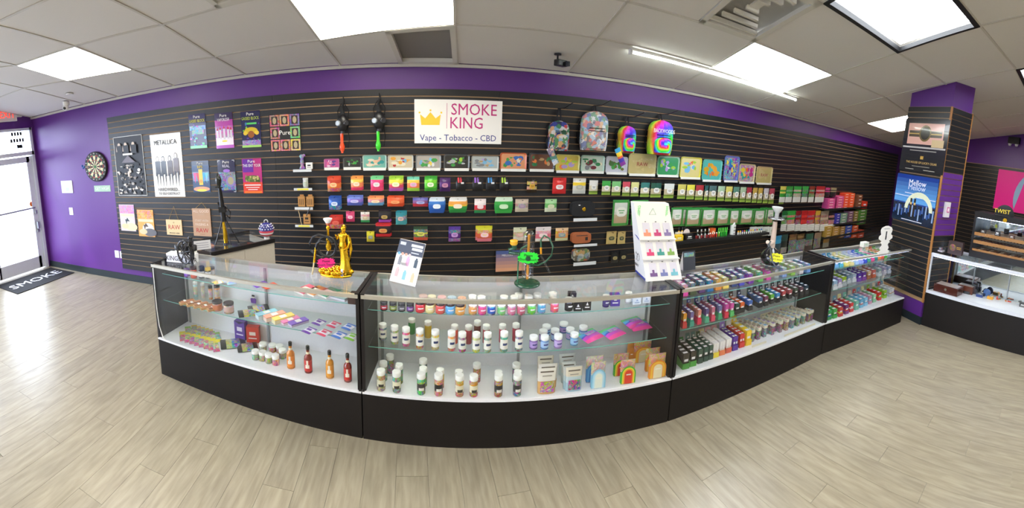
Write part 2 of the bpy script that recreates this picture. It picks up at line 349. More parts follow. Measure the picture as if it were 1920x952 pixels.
LW = {(-4, 1): 'square ceiling light panel glowing warm white near the entrance door', (-1, 1): 'large warm white ceiling light panel at top centre-left, above the vent grille', (2, 1): 'cool white ceiling light panel beside the long tube lamp', (2, 3): 'black-framed louvred ceiling light above the purple pillar side', (5, 1): 'ceiling light panel half hidden behind the pillar', (4, 4): 'black-framed ceiling light cut by the right edge of the picture'}
for i in range(-7, 9):
    for j in range(0, 8):
        c = cell(i, j)
        if (i, j) in lamps:
            kd = lamps[i, j]; t = thing('ceiling_light', LW.get((i, j), 'ceiling light panel in the %s grid column and %s row, behind the viewer' % (ORD[i+7], ORD[j])), 'light', (0, 0, 0))
            m = MB(); w_ = .03 if kd == 'troffer' else .012; z0 = -.012
            for a in ((0, 1, 0, w_*1.6), (0, 1, 1-w_*1.6, 1), (0, w_, 0, 1), (1-w_, 1, 0, 1)): board(m, c, *a, z0, .03, 'black' if kd == 'troffer' else 'white')
            m.obj('frame', 'matte', t)
            m = MB(); board(m, c, w_, 1-w_, w_*1.6, 1-w_*1.6, .055 if kd == 'troffer' else -.004, .08); m.obj('diffuser', 'panel_cool' if kd == 'troffer' else kd, t)
            if kd == 'troffer':
                for k in range(1, 6): m = MB(); board(m, c, k/6-.004, k/6+.004, .03, .97, .0, .055, 'E4ECEE'); m.obj('louvre', 'gloss', t)
                for k in range(1, 3): m = MB(); board(m, c, .03, .97, k/3-.008, k/3+.008, .0, .055, 'E4ECEE'); m.obj('louvre', 'gloss', t)
            continue
        halves = [(0, 1)] if not any((i, j, h) in vents for h in (0, 1)) else [(0, .5), (.5, 1)]
        for h, (s0, s1) in enumerate(halves):
            if len(halves) == 2 and (i, j, h) in vents:
                kd = vents[i, j, h]; big = {(-1, 0, 1): 'square grey return air grille in the ceiling beside the big light panel', (1, 2, 1): 'stepped square air diffuser in the ceiling above the long tube lamp', (-2, 2, 1): 'white square air diffuser cut by the top edge, left of centre'}[i, j, h]
                t = thing('ceiling_vent', big, 'vent', (0, 0, 0)); m = MB()
                for a in ((s0, s1, 0, .08), (s0, s1, .92, 1), (s0, s0+.04, 0, 1), (s1-.04, s1, 0, 1)): board(m, c, *a, -.008, .03, 'D8D5CC')
                m.obj('frame', 'matte', t)
                m = MB(); board(m, c, s0, s1, 0, 1, .035 if kd == 'grille' else .06, .12, 'B4B1AC' if kd == 'grille' else 'D0CEC8')
                for a in ((s0, s1, 0, .03), (s0, s1, .97, 1), (s0, s0+.015, 0, 1), (s1-.015, s1, 0, 1)): board(m, c, *a, .0, .1, '8A8884'); m.obj('backing', 'matte', t)
                if kd == 'grille':
                    n = 16
                    for q in range(n): m = MB(); a = .08+.84*q/n; board(m, c, s0+.04, s1-.04, a, a+.84/n*.45, -.002, .02, 'D8D5D0'); m.obj('slat', 'matte', t)
                else:
                    for q in range(1, 5):
                        m = MB(); a = .5*q/5; b = a+.028; zq = .006+.008*q
                        S = lambda x: s0+(s1-s0)*x
                        for bx in ((S(a), S(1-a), a, b), (S(a), S(1-a), 1-b, 1-a), (S(a), S(b), a, 1-a), (S(1-b), S(1-a), a, 1-a)): m = MB(); board(m, c, *bx, zq-.01, zq+.02, 'D8D5CC'); m.obj('louvre', 'matte', t)
                    m = MB(); board(m, c, s0+(s1-s0)*.43, s0+(s1-s0)*.57, .43, .57, .045, .06, 'D8D5CC'); m.obj('centre_plate', 'matte', t)
                continue
            m = MB()
            if board(m, c, s0+.004, s1-.004, .008, .992, .004, .018): m.obj('ceiling_tile', 'ceiling_tile', ceiling)
def bar(name, pts, w_, vertical):
    m = MB(); 
    for a, b in zip(pts, pts[1:]):
        dx, dy = (w_/2, 0) if vertical else (0, w_/2)
        P = [(a[0]-dx, a[1]-dy), (a[0]+dx, a[1]+dy), (b[0]+dx, b[1]+dy), (b[0]-dx, b[1]-dy)]
        lo = [cp(*p, -.004) for p in P]; hi = [cp(*p, .01) for p in P]; m.face(lo, 'white')
        for q in range(4): r_ = (q+1) % 4; m.face([lo[q], lo[r_], hi[r_], hi[q]], 'white')
    m.obj(name, 'grid_metal', ceiling)
for i in range(-6, 9): bar('grid_bar', [ND[i, j] for j in range(0, 9)], .022, True)
for j in range(1, 8): bar('grid_bar', [ND[i, j] for i in range(-7, 10)], .024, False)
m = MB(); x0, x1 = XL, RWT[0]; y = D-.03
m.box(((x0+x1)/2, D-.018, cz(D)-.012), (x1-x0, .036, .03), 'white'); m.obj('wall_angle', 'grid_metal', ceiling)
# baseboards
m = MB(); m.box(((XL+RWT[0])/2, D-.006, .05), (RWT[0]-XL, .012, .1), 'black'); struct(m.obj('baseboard_back', 'baseboard'))
# ---------------- slatted panelling on the back wall
ZT, ZB, PITCHZ = 2.385, .228, .0762
sw = struct(link('slatwall', None, None, (0, D, 0))); sw.name = 'trim_1'
m = MB(); m.box(((-3.92+10.75)/2, -.007, (ZT+ZB)/2), (14.67, .014, ZT-ZB), 'tan'); m.box(((-1.5+10.75)/2, -.007, ZB/2+.02), (12.25, .0138, ZB-.04), 'tan'); m.obj('backing', 'groove', sw)
n = int((ZT-ZB)/PITCHZ); edges = [-3.92, -1.5, .94, 3.38, 5.82, 8.26, 10.75]
def slatmesh(L_, h, name='slat', th=.012, mat='slat'):
    m = MB(); b = .0015
    m.prism([(0, 0)]*0 or [(-L_/2, -h/2), (L_/2, -h/2), (L_/2, h/2), (-L_/2, h/2)], 0, -th, 'black')
    me = m.mesh(name); me.materials.append(MATS[mat]); return me
for a, b in zip(edges, edges[1:]):
    L_ = b-a-.002; me = slatmesh(L_, PITCHZ-.0125); me2 = slatmesh(L_, .066)
    for k in range(n+1 if a < -2 else 31):
        zt = ZT-.066-(k-1)*PITCHZ
        o = link('slat', me2 if k == 0 else me, sw, ((a+b)/2, -.014, ZT-.033 if k == 0 else zt-.0125-(PITCHZ-.0125)/2))
SW = .028    # face of the slats stands this far off the wall
# ---------------- pillar
PC = (5.07, 1.42); PA = (5.396, 2.123); nd = Vector((PA[0]-PC[0], PA[1]-PC[1], 0)); PWID = nd.length; nd.normalize(); pd = Vector((nd.y, -nd.x, 0)); PDEP = .42
prz = math.atan2(-nd.y, -nd.x)   # local +x runs from far corner to near corner... local frame: x along face towards the near corner
pil = struct(link('pillar', None, None, (PC[0], PC[1], 0), math.atan2(nd.y, nd.x))); pil.name = 'trim_2'
# local frame: +x along the poster face away from the near corner, -y into the pillar
def pbox(x0, x1, y0, y1, z0, z1, col, name, mat): m = MB(); m.box(((x0+x1)/2, (y0+y1)/2, (z0+z1)/2), (x1-x0, y1-y0, z1-z0), col); return m.obj(name, mat, pil)
pbox(0, PWID, -PDEP, 0, 0, 3.3, 'purple', 'core', 'purple_paint')
PZT, PZB = 2.86, .30
pbox(-.004, PWID, 0, .01, PZB, PZT, 'tan', 'backing', 'groove'); pbox(-.01, 0, -PDEP, .01, PZB, PZT, 'tan', 'backing', 'groove')
me = slatmesh(PWID, PITCHZ-.0105); me3 = slatmesh(PDEP, PITCHZ-.0105); me4 = slatmesh(PDEP, PITCHZ-.0105, mat='purple_paint')
for k in range(int((PZT-PZB)/PITCHZ)):
    z = PZT-(k+.5)*PITCHZ
    o = link('slat', me, pil, (PWID/2, .022, z)); o.rotation_euler = (0, 0, 0)
    o = link('slat', me4 if 10 < k < 22 else me3, pil, (-.022+.012, -PDEP/2, z)); o.rotation_euler = (0, 0, -math.pi/2)
pbox(-.026, -.0, .008, .026, PZB, PZT, 'tan', 'edge_trim', 'wood_trim'); pbox(-.026, -.0, -PDEP-.01, -PDEP+.008, PZB, PZT, 'tan', 'edge_trim', 'wood_trim')
pbox(-.012, PWID, -PDEP, .012, 0, .1, 'black', 'baseboard', 'baseboard')
def ppt(u, v): # point on the pillar's poster face -> local x, z
    q = onpl(u, v, PC, PA); return (Vector((q.x-PC[0], q.y-PC[1], 0)).dot(nd), q.z)
# right wall slat panelling
m = MB(); struct(link('x', None)).name = 'trim_3'; rw = bpy.data.objects['trim_3']
def rwall(a, b):
    d = Vector((b[0]-a[0], b[1]-a[1], 0)); L_ = d.length; rw_ = math.atan2(d.y, d.x)
    me = slatmesh(L_, .093); z = 2.42
    mid = ((a[0]+b[0])/2, (a[1]+b[1])/2)
    m = MB(); m.box((0, 0, 1.25), (L_, .02, 2.36), 'tan'); m.obj('backing', 'groove', rw, (mid[0]-.005, mid[1], 0), rw_)
    while z > .2:
        link('slat', me, rw, (mid[0]-.01, mid[1], z-.05), rw_); z -= .1
rwall(RWT, RWM); rwall(RWM, RWB)
# ================================================================== DISPLAY CASES
K = [(-2.022, 2.599), (-.316, 2.338), (1.701, 2.062), (3.495, 1.943), (4.967, 1.647)]
CH, DK, CDEP = .981, .331, .385
def case(idx, label, shelves, light=True):
    A, B = K[idx], K[idx+1]; d = Vector((B[0]-A[0], B[1]-A[1], 0)); L_ = d.length; rz = math.atan2(d.y, d.x)
    t = thing('display_case', label, 'display case', (A[0], A[1], 0), rz, None)
    def bx(nm, mat, x0, x1, y0, y1, z0, z1, col='black', par=t):
        m = MB(); m.box(((x0+x1)/2, (y0+y1)/2, (z0+z1)/2), (x1-x0, y1-y0, z1-z0), col); return m.obj(nm, mat, par)
    g = .004
    bx('base', 'laminate_black', g, L_-g, 0, CDEP, 0, DK-.012)
    bx('deck', 'deck_white', g, L_-g, -.004, CDEP, DK-.012, DK, 'white')
    last = idx == 3
    for x0, x1 in ((g, .026), (L_-.026, L_-g)):
        bx('side_panel', 'laminate_dark' if not (last and x0 > 1) else 'glass', x0, x1, .0, CDEP, DK, CH-.006)
    bx('back_panel', 'deck_white', .026, L_-.026, CDEP-.012, CDEP, DK, CH-.03, 'white')
    bx('top_glass', 'glass', .012, L_-.012, -.004, CDEP, CH-.006, CH)
    bx('front_glass', 'glass', .026, L_-.026, .004, .009, DK, CH-.006)
    r = bx('front_rail', 'alu', .01, L_-.01, -.010, .012, CH-.026, CH-.003, 'white')
    bx('back_rail', 'alu', .01, L_-.01, CDEP-.014, CDEP+.004, CH-.034, CH+.002, 'white')
    bx('top_cap', 'laminate_dark', g, .03, -.006, CDEP, CH-.006, CH+.004); 
    bx('top_cap', 'laminate_dark', L_-.03, L_-g, -.006, CDEP, CH-.006, CH+.004)
    bx('led_strip', 'led', .03, L_-.03, .014, .024, CH-.036, CH-.028)
    bx('deck_edge', 'deck_white', .02, L_-.02, -.008, .004, DK-.008, DK+.008, 'white')
    for x in ((.06, L_*.5, L_-.06)): bx('shelf_track', 'track', x-.009, x+.009, CDEP-.022, CDEP-.012, DK, CH-.04)
    for z, x0, x1, dp in shelves:
        bx('glass_shelf', 'shelf_glass', x0*L_+.03, x1*L_-.03, CDEP-.02-dp, CDEP-.02, z-.007, z)
        bx('shelf_edge', 'glass_edge', x0*L_+.03, x1*L_-.03, CDEP-.022-dp, CDEP-.02-dp, z-.006, z-.001)
    return t
SH = {0: [(.873, 0, 1, .27), (.645, 0, 1, .285)], 1: [(.852, 0, 1, .285), (.602, 0, 1, .285)], 2: [(.868, 0, 1, .285), (.632, 0, 1, .285)], 3: [(.855, 0, 1, .285), (.625, 0, 1, .285)]}
CL = ['leftmost glass display case, with hot sauce bottles on its deck', 'centre glass display case full of white-capped jars', 'third glass display case, packed with small cartons', 'rightmost case of the long counter, ending at the pillar']
CASES = [case(i, CL[i], SH[i]) for i in range(4)]
CLAMP = None
def set_clamp(i):
    global CLAMP
    if i is None: CLAMP = None; return
    if i == 4: CLAMP = (RA, rd, Vector((-rd.y, rd.x, 0)), RL-.01, .03, RD-.03); return
    A, B = Vector((*K[i], 0)), Vector((*K[i+1], 0)); e_ = (B-A).normalized(); CLAMP = (A, e_, Vector((-e_.y, e_.x, 0)), (B-A).length-.035, .03, CDEP-.026)
def clampp(p, r0=0., r1=None, rx=0.):
    # keep a footprint inside the case: r0 in front of p, r1 behind it
    if CLAMP is None: return p, 1e9
    A, e_, n_, xm, y0, y1 = CLAMP; r1 = r0 if r1 is None else r1; q = Vector((p.x, p.y, 0))-A; x = q.dot(e_); y = q.dot(n_)
    x = min(max(x, .035+rx), xm-rx); y = max(y0+r0, min(y, y1-r1)); r = A+e_*x+n_*y; return Vector((r.x, r.y, p.z)), y1-y
def czrot(i): A, B = K[i], K[i+1]; return math.atan2(B[1]-A[1], B[0]-A[0])
# lighting cable hanging out of the left case
A = K[0]; t = thing('power_cable', 'white cable running down inside the left end of the leftmost case', 'cable', (A[0], A[1], 0), czrot(0))
m = MB(); m.tube([(.034, -.012, .95), (.034, -.012, .8), (.036, -.014, .6), (.045, -.014, .45), (.075, -.014, .36), (.10, -.012, DK+.012)], .004, 'white'); m.obj('cord', 'plastic', t)
m = MB(); m.tube([(-.008, .03, .62), (-.03, .05, .58), (-.034, .05, .54), (-.01, .03, .50)], .005, 'white'); m.obj('cord', 'plastic', t)
m = MB(); m.tube([(-.008, .02, .30), (-.028, .04, .27), (-.03, .04, .23), (-.01, .02, .19)], .005, 'white'); m.obj('cord', 'plastic', t)
# ---- right-hand case, turned to face left
RA, RB = Vector((5.075, 1.40, 0)), Vector((4.75, -.55, 0)); rd = (RB-RA).normalized(); RL = (RB-RA).length; rrz = math.atan2(rd.y, rd.x)
RZD, RZT = .47, .965
t = thing('display_case', 'white-framed glass case at right holding cigar boxes and lighters', 'display case', RA, rrz)
def rb(nm, mat, x0, x1, y0, y1, z0, z1, col='black', par=None):
    m = MB(); m.box(((x0+x1)/2, (y0+y1)/2, (z0+z1)/2), (x1-x0, y1-y0, z1-z0), col); return m.obj(nm, mat, par or t)
RD = .5
rb('base', 'laminate_black', 0, RL, 0, RD, 0, RZD-.03); rb('deck', 'deck_white', 0, RL, .0, RD, RZD-.03, RZD)
rb('top_glass', 'glass', 0, RL, 0, RD, RZT-.006, RZT); rb('front_glass', 'glass', .01, RL, .004, .009, RZD, RZT-.02)
rb('front_rail', 'white_frame', 0, RL, -.012, .014, RZT-.035, RZT+.002); rb('deck_edge', 'white_frame', 0, RL, -.012, .01, RZD-.03, RZD+.006); rb('corner_post', 'white_frame', 0, .02, -.012, .014, RZD, RZT-.03)
rb('mirror_back', 'mirror', 0, RL, RD-.012, RD, RZD, RZT-.02); rb('side_glass', 'mirror', .0, .006, .014, RD, RZD, RZT-.02)
rb('back_rail', 'white_frame', 0, RL, RD-.02, RD+.01, RZT-.03, RZT+.01); rb('led_strip', 'led', .03, RL, .018, .026, RZT-.045, RZT-.037)
for x in (.45, .95): rb('shelf_track', 'track', x, x+.012, RD-.03, RD-.02, RZD, RZT-.04)
# ---- counter at the left behind the first case
CA, CB = Vector((-1.277, 3.486, 0)), Vector((-1.665, 2.975, 0)); dv = (CB-CA).normalized(); CLn = (CB-CA).length
t = thing('counter', 'beige counter with a dark-edged glass top standing behind the leftmost case', 'counter', CA, math.atan2(dv.y, dv.x))
def cb(nm, mat, x0, x1, y0, y1, z0, z1, col='black'): m = MB(); m.box(((x0+x1)/2, (y0+y1)/2, (z0+z1)/2), (x1-x0, y1-y0, z1-z0), col); return m.obj(nm, mat, t)
cb('front_panel', 'counter_beige', .004, CLn*.48, 0.004, .02, 0, .965); cb('front_panel', 'counter_beige', CLn*.485, CLn, .004, .02, 0, .965)
cb('body', 'laminate_dark', .0, CLn, -.42, .0, 0, .9); cb('end_panel', 'counter_beige', -.01, .004, -.42, .02, 0, .965)
cb('top_edge', 'laminate_dark', -.015, CLn, -.0, .028, .965, 1.0); cb('top_glass', 'glass', -.01, CLn, -.45, .0, .99, .998); cb('back_edge', 'laminate_dark', -.015, CLn, -.46, -.44, .965, 1.0)
# ================================================================== PRODUCT BUILDERS (local frame: base centre at origin, front faces -y)
def pmesh_pouch(w_, h, bands, d=.018, nx=6, nz=9, waist=0.):
    m = MB(); P = []
    for i in range(nz+1):
        t = i/nz; row = []
        for j in range(nx+1):
            s = j/nx; x = (s-.5)*w_*(1-waist*math.sin(math.pi*min(1, t*1.0))*.5 + .0)
            y = -d*(max(0, math.sin(math.pi*s))**.6)*(max(0, math.sin(math.pi*min(1, t*1.12)))**.7)
            row.append((x, y, h*t))
        P.append(row)
    nb = len(bands)
    m.grid(P, lambda i, j: bands[min(nb-1, int((1-(i+.5)/nz)*nb))])
    Q = [[(x, .001-y*.4, z) for x, y, z in r[::-1]] for r in P]
    m.grid(Q, bands[-1])
    return m
def pouch(label, loc, rz, w_, h, bands, lab='white', d=.018, cat='pouch', group=None, mat='foil', name='pouch', waist=0., lz=.45, lw=.55, lh=.3, strip=None):
    t = thing(name, label, cat, loc, rz, group)
    pmesh_pouch(w_, h, bands, d, waist=waist).obj('body', mat, t)
    if lab:
        m = MB(); n = 14; P = [(w_*lw/2*math.copysign(abs(math.cos(a))**.7, math.cos(a)), h*lz+h*lh/2*math.copysign(abs(math.sin(a))**.7, math.sin(a))) for a in [2*math.pi*k/n for k in range(n)]]
        m.prism(P, -d*1.02-.0015, -d*.9, lab); m.obj('label_patch', 'paper', t)
        m = MB()
        for q in range(2): m.box((0, -d*1.02-.002, h*lz+h*lh*(.14-.24*q)), (w_*lw*(.62-.2*q), .0006, h*lh*.09), strip or bands[0])
        m.obj('printed_line', 'paper', t)
    m = MB(); m.box((0, -.001, h*.955), (w_*.98, .003, h*.05), bands[0]); m.obj('seal', mat, t)
    return t
HOOK = None
def hook(p, n, group='black peg hooks of the slat wall'):
    global HOOK
    m = MB(); m.box((0, .006, 0), (.03, .004, .03), 'black'); m.tube([(0, .004, 0), (0, -.06, -.002), (0, -.075, .006)], .003, 'black', 6)
    o = m.obj('peg_hook', 'matte', None, p); tag(o, n, 'hook', group); return o
def jar(label, loc, r, h, body, cap='white', lab=None, cat='jar', group=None, capf=.2, mat='gloss', name='jar', neck=False, lab2=None, rz=0.):
    t = thing(name, label, cat, loc, rz, group); hc = h*(1-capf)
    m = MB(); m.lathe([(r*.9, 0), (r*.97, h*.02), (r*.97, hc*.94), (r*.8, hc*.99)], body, 18); m.obj('body', mat, t)
    m = MB(); m.lathe([(r*.98, hc*.97), (r, hc+.001), (r, h*.985), (r*.9, h)], cap, 20); m.obj('lid', 'plastic', t)
    if lab:
        m = MB(); a0, a1 = -math.pi*.98, -math.pi*.02; n = 12
        P = [[(r*1.005*math.cos(a), r*1.005*math.sin(a), hc*z) for a in [a0+(a1-a0)*k/n for k in range(n+1)]] for z in (.2, .45, .6, .82)]
        l2 = lab2 or lab; m.grid(P, lambda i, j: l2 if (i == 1 and 3 < j < 9) else lab); m.obj('label_band', 'paper', t)
    return t
def bottle(label, loc, r, h, liquid, lab, cap='black', group=None):
    t = thing('sauce_bottle', label, 'bottle', loc, 0, group)
    m = MB(); m.lathe([(r*.9, 0), (r, .01*h), (r, h*.52), (r*.9, h*.6), (r*.45, h*.68), (r*.38, h*.8), (r*.4, h*.86)], liquid, 20); m.obj('body', 'gloss', t)
    m = MB(); m.lathe([(r*.46, h*.86), (r*.46, h*.985), (r*.38, h)], cap, 16); m.obj('cap', 'plastic', t)
    m = MB(); m.lathe([(r*.47, h*.7), (r*.42, h*.78)], 'F0E6CC', 16); m.obj('neck_band', 'paper', t)
    m = MB(); a0, a1 = -math.pi*.9, -math.pi*.1; P = [[(r*1.01*math.cos(a), r*1.01*math.sin(a), z*h) for a in [a0+(a1-a0)*k/10 for k in range(11)]] for z in (.08, .2, .33, .5)]
    m.grid(P, lambda i, j: 'F6EBDD' if (i == 1 and 2 < j < 7) or (i == 2 and j in (4, 5)) else lab); m.obj('label_band', 'paper', t)
    return t
def carton(label, loc, rz, w_, d, h, col, front=None, top=None, group=None, cat='carton', name='carton', logo='white', mat='paper', line=True):
    t = thing(name, label, cat, loc, rz, group)
    m = MB(); m.box((0, 0, h/2), (w_, d, h), col, cols=dict(f=front or col, t=top or col)); m.obj('box', mat, t)
    if logo:
        m = MB(); m.box((0, -d/2-.0006, h*.58), (w_*.5, .0008, h*.22), logo); m.obj('logo_patch', mat, t)
        if line: m = MB(); m.box((0, -d/2-.0006, h*.28), (w_*.66, .0008, h*.07), logo); m.obj('printed_line', mat, t)
    return t
def wrect(u0, u1, v0, v1, off=SW):
    um, vm = (u0+u1)/2, (v0+v1)/2; a = onwall(u0, vm, off); b = onwall(u1, vm, off); return ((a.x+b.x)/2, D-off, onwall(um, v1, off).z), b.x-a.x, onwall(um, v0, off).z-onwall(um, v1, off).z
# ================================================================== LEFT WALL AREA
def poster(name, label, r, face, blocks, cat='poster', edge=None, th=.004, mat='gloss', off=SW, tilt=0.):
    (x, y, z), w_, h = wrect(*r, off=off); t = thing(name, label, cat, (x, y, z))
    m = MB(); m.box((0, -th/2, h/2), (w_, th, h), face); m.obj('sheet', mat, t)
    if edge:
        m = MB(); e_ = .006
        for c, d in (((0, -th, e_/2), (w_+e_, .006, e_)), ((0, -th, h-e_/2), (w_+e_, .006, e_)), ((-w_/2, -th, h/2), (e_, .006, h)), ((w_/2, -th, h/2), (e_, .006, h))): m.box(c, d, edge)
        m.obj('border', mat, t)
    # blocks: (cx 0..1, cz 0..1, w, h, colour[, 'e' ellipse | 't' triangle])
    for k, b in enumerate(blocks):
        cx, cz_, bw, bh, col = b[:5]; sh = b[5] if len(b) > 5 else 'r'; y0 = -th-.0006-.00025*k; m = MB(); X, Z_ = (cx-.5)*w_, cz_*h
        if sh == 'r': P = [(X-bw*w_/2, Z_-bh*h/2), (X+bw*w_/2, Z_-bh*h/2), (X+bw*w_/2, Z_+bh*h/2), (X-bw*w_/2, Z_+bh*h/2)]
        elif sh == 't': P = [(X-bw*w_/2, Z_-bh*h/2), (X+bw*w_/2, Z_-bh*h/2), (X, Z_+bh*h/2)]
        elif sh == 'v': P = [(X, Z_-bh*h/2), (X+bw*w_/2, Z_+bh*h/2), (X-bw*w_/2, Z_+bh*h/2)]
        else: P = [(X+bw*w_/2*math.cos(a), Z_+bh*h/2*math.sin(a)) for a in [2*math.pi*q/14 for q in range(14)]]
        m.prism(P, y0, y0+.0004, col); m.obj('print_area', mat, t)
    return t, w_, h
def grad(a, b, n): A_, B_ = C(a), C(b); return [tuple(A_[i]+(B_[i]-A_[i])*k/(n-1) for i in range(4)) for k in range(n)]
def person_print(cx, base, top, hair, coat, wd=.17):
    h = top-base; return [(cx, top-h*.10, wd*.62, h*.2, hair, 'e'), (cx, top-h*.10, wd*.4, h*.13, 'CFC9C4', 'e'), (cx, base+h*.62, wd, h*.42, coat), (cx-wd*.42, base+h*.55, wd*.3, h*.4, coat, 't'), (cx+wd*.42, base+h*.55, wd*.3, h*.4, coat, 't'), (cx-wd*.25, base+h*.22, wd*.26, h*.46, '23242A', 'v'), (cx+wd*.28, base+h*.22, wd*.26, h*.46, '23242A', 'v')]
# dark concert poster
bl = [(.5, .5, .96, .97, '1E1E24')]
for q in range(90):
    a, b = rnd.random(), rnd.random()
    bl.append((.08+.84*a, .04+.5*b, .05+.09*rnd.random(), .02+.04*rnd.random(), rnd.choice(['8A8078', '4A4A54', 'A8A29C', '08080A', 'D5C7BA', '1C2A34', '08080A', 'E0DCD6']), rnd.choice('etv')))
for cx in (.22, .45, .72): bl += [(cx, .86, .1, .07, 'C9B8A8', 'e'), (cx, .78, .2, .14, '17171C'), (cx-.1, .80, .05, .1, 'A89A90', 't')]
bl += [(.5, .70, .34, .03, 'E8E6E2'), (.5, .62, .5, .12, '6C6670', 't')]
poster('band_poster', 'tall dark concert photo poster with a white edge, leftmost on the slat wall', (218, 271, 254, 366.5), '1B1B20', bl, edge='E9E7E2', mat='paper')
bl = [(.5, .815, .6, .001, 'black')]
for cx, tp, hr, ct in ((.19, .66, '8E857A', '2E2F3A'), (.38, .655, '2A2422', '25262E'), (.6, .66, '3A2E28', '4A3B38'), (.8, .70, '7A7068', '5B4A48')): bl += person_print(cx, .16, tp, hr, ct)
t, w_, h = poster('band_poster', 'white poster of four standing musicians with jagged lettering above', (286, 343, 250, 368.5), 'E9E6E1', bl)
text('METALLICA', h*.105, '15151A', t, (0, -.012, h*.865), sx=.8)
for sx_ in (-1, 1):
    m = MB(); m.prism([(sx_*w_*.33, h*.84), (sx_*w_*.29, h*.90), (sx_*w_*.42, h*.72)][::-int(sx_)], -.0125, -.0118, '15151A'); m.obj('print_area', 'matte', t)
text('HARDWIRED...', h*.075, '2A2A30', t, (0, -.012, h*.115), sx=.85); text('TO SELF-DESTRUCT', h*.055, '2A2A30', t, (0, -.012, h*.05), sx=.85)
# small product posters
def flav(nm, lb, r, base, word, wcol, art, extra=None):
    t, w_, h = poster(nm, lb, r, base, art, mat='gloss')
    text('Pure', h*.12, 'F4F2EE', t, (0, -.012, h*.92), sx=1.0)
    if word: text(word, h*.12, wcol, t, (0, -.012, h*.80), sx=.62 if len(word) > 8 else .9)
    return t, w_, h
def spray(cols, n, x0=.08, x1=.92, z0=.05, z1=.7, s=.1): return [(x0+(x1-x0)*rnd.random(), z0+(z1-z0)*rnd.random(), s*(.6+rnd.random()), s*.55*(.6+rnd.random()), rnd.choice(cols), rnd.choice('eert')) for _ in range(n)]
flav('flavour_poster', 'purple and blue poster with a green splash, first in the upper poster row', (355.5, 387, 213.5, 278), '2B2350', 'GASSED BLOCK', 'E8E24A', [(.5, .6, .95, .12, '3FA7D8~'), (.5, .48, .7, .14, '3E9C6A~')] + spray(['3FA9E0', '8B4FC0', '4DC58A', 'C75BC4', '2F6FC4'], 26) + [(.5, .04, 1, .08, '6FD08A')])
t, w_, h = flav('flavour_poster', 'magenta poster of lipstick-shaped bottles on white, second in the upper row', (404, 437.5, 211, 277.5), 'B23FA0', 'VAPORIZER', 'F0E8F4', [(.5, .9, 1, .2, '3B2F52'), (.5, .45, 1, .35, 'C65AB8~'), (.5, .17, .96, .26, 'F2E8F2'), (.5, .04, 1, .09, 'C060C8')] + [(x, .40, .11, .3-.12*abs(x-.5), 'D8D2DC') for x in (.12, .28, .5, .72, .88)] + [(x, .60-.12*abs(x-.5), .1, .09, 'C8283C', 't') for x in (.12, .28, .5, .72, .88)] + [(.5, .2, .3, .05, 'F2E04A', 'e')])
flav('flavour_poster', 'navy poster with a yellow bat-like figure, third in the upper row', (453, 489, 208, 276), '1F2250', 'GASSED BLOCK', 'C8DC4A', [(.5, .66, .6, .05, '5FCF6A')] + spray(['3A66C8', '7FCF4A', '5A3FA0'], 16) + [(.5, .46, .7, .2, 'D8B82E', 'e'), (.2, .4, .22, .12, 'E8C83E', 'e'), (.8, .4, .22, .12, 'E8C83E', 'e'), (.5, .36, .34, .2, '9A5A2A', 'e'), (.5, .12, .96, .16, '9A6FD0~'), (.5, .03, 1, .06, 'A8D870')])
bl = [(.5, .5, .99, .99, '26262B')]
for i in range(3):
    for j in range(3):
        if (i, j) != (1, 1):
            col = [['C83A34', 'E8872E', '6B4FA0'], ['C8303C', '', '5FC04A'], ['D85A50', 'E06A34', 'E8C02E']][2-j][i]
            bl += [(.18+.32*i, .17+.33*j, .3, .3, col+'~'), (.18+.32*i, .17+.33*j, .2, .22, '3A3030'), (.18+.32*i, .17+.33*j, .12, .18, 'B5A584', 'e')]
t, w_, h = poster('flavour_poster', 'square dark poster ringed by eight bright fruit panels', (505.5, 564.5, 213, 284), '26262B', bl); text('Pure', h*.17, 'F4F2EE', t, (0, -.014, h*.5))
flav('flavour_poster', 'blue and gold poster of a can with pouches, first in the lower row', (361, 393, 301, 360), '2F4A74', 'RIPS', 'F0D23C', [(.5, .93, 1, .14, '25304A'), (.5, .5, .95, .3, '4A78B0~')] + [(x, .45, .2, .34, c, 'v') for x, c in ((.16, 'D84A8A'), (.34, 'C83A5A'), (.66, '3FA7D8'), (.84, '6FC0D0'))] + [(.5, .48, .22, .5, 'E8C23A'), (.5, .35, .18, .12, 'D89A2A', 'e'), (.5, .1, .96, .16, 'F0A07A', 'e'), (.5, .06, .6, .08, 'F0D23C', 'e')])
flav('flavour_poster', 'grey-violet poster with white corner marks, second in the lower row', (409.5, 442, 298.5, 361), '2E2C4A', 'REAL', 'E4DFF0', [(.5, .35, .98, .55, '56548A~'), (.68, .34, .5, .34, '8A80B8', 'e'), (.7, .36, .34, .24, 'A8A080', 'e'), (.5, .66, .4, .1, 'A070D0', 'e')] + [(x, z, .12, .012, 'F0F0F0') for x in (.09, .91) for z in (.03, .97)] + [(x, z, .016, .06, 'F0F0F0') for x in (.03, .97) for z in (.05, .95)])
flav('flavour_poster', 'magenta and orange poster of dried buds, third in the lower row', (455.5, 491.5, 297, 362), 'B8307E', 'THIS ISNT YOUR', 'F6F0F4', [(.3, .8, .55, .38, '6A2FA0'), (.5, .16, 1, .32, 'E0483A'), (.5, .03, .9, .06, 'F07A34')] + [(.5, .42, .8, .2, '5A6A3A', 'e')] + spray(['C8B878', '7E9A4A', 'A8A06A', '4A5A2A'], 22, .15, .85, .34, .5, .1) + [(.5, .24, .84, .03, 'F0E8E8'), (.5, .17, .7, .02, 'F0E8E8'), (.5, .11, .5, .02, 'F0E8E8')])
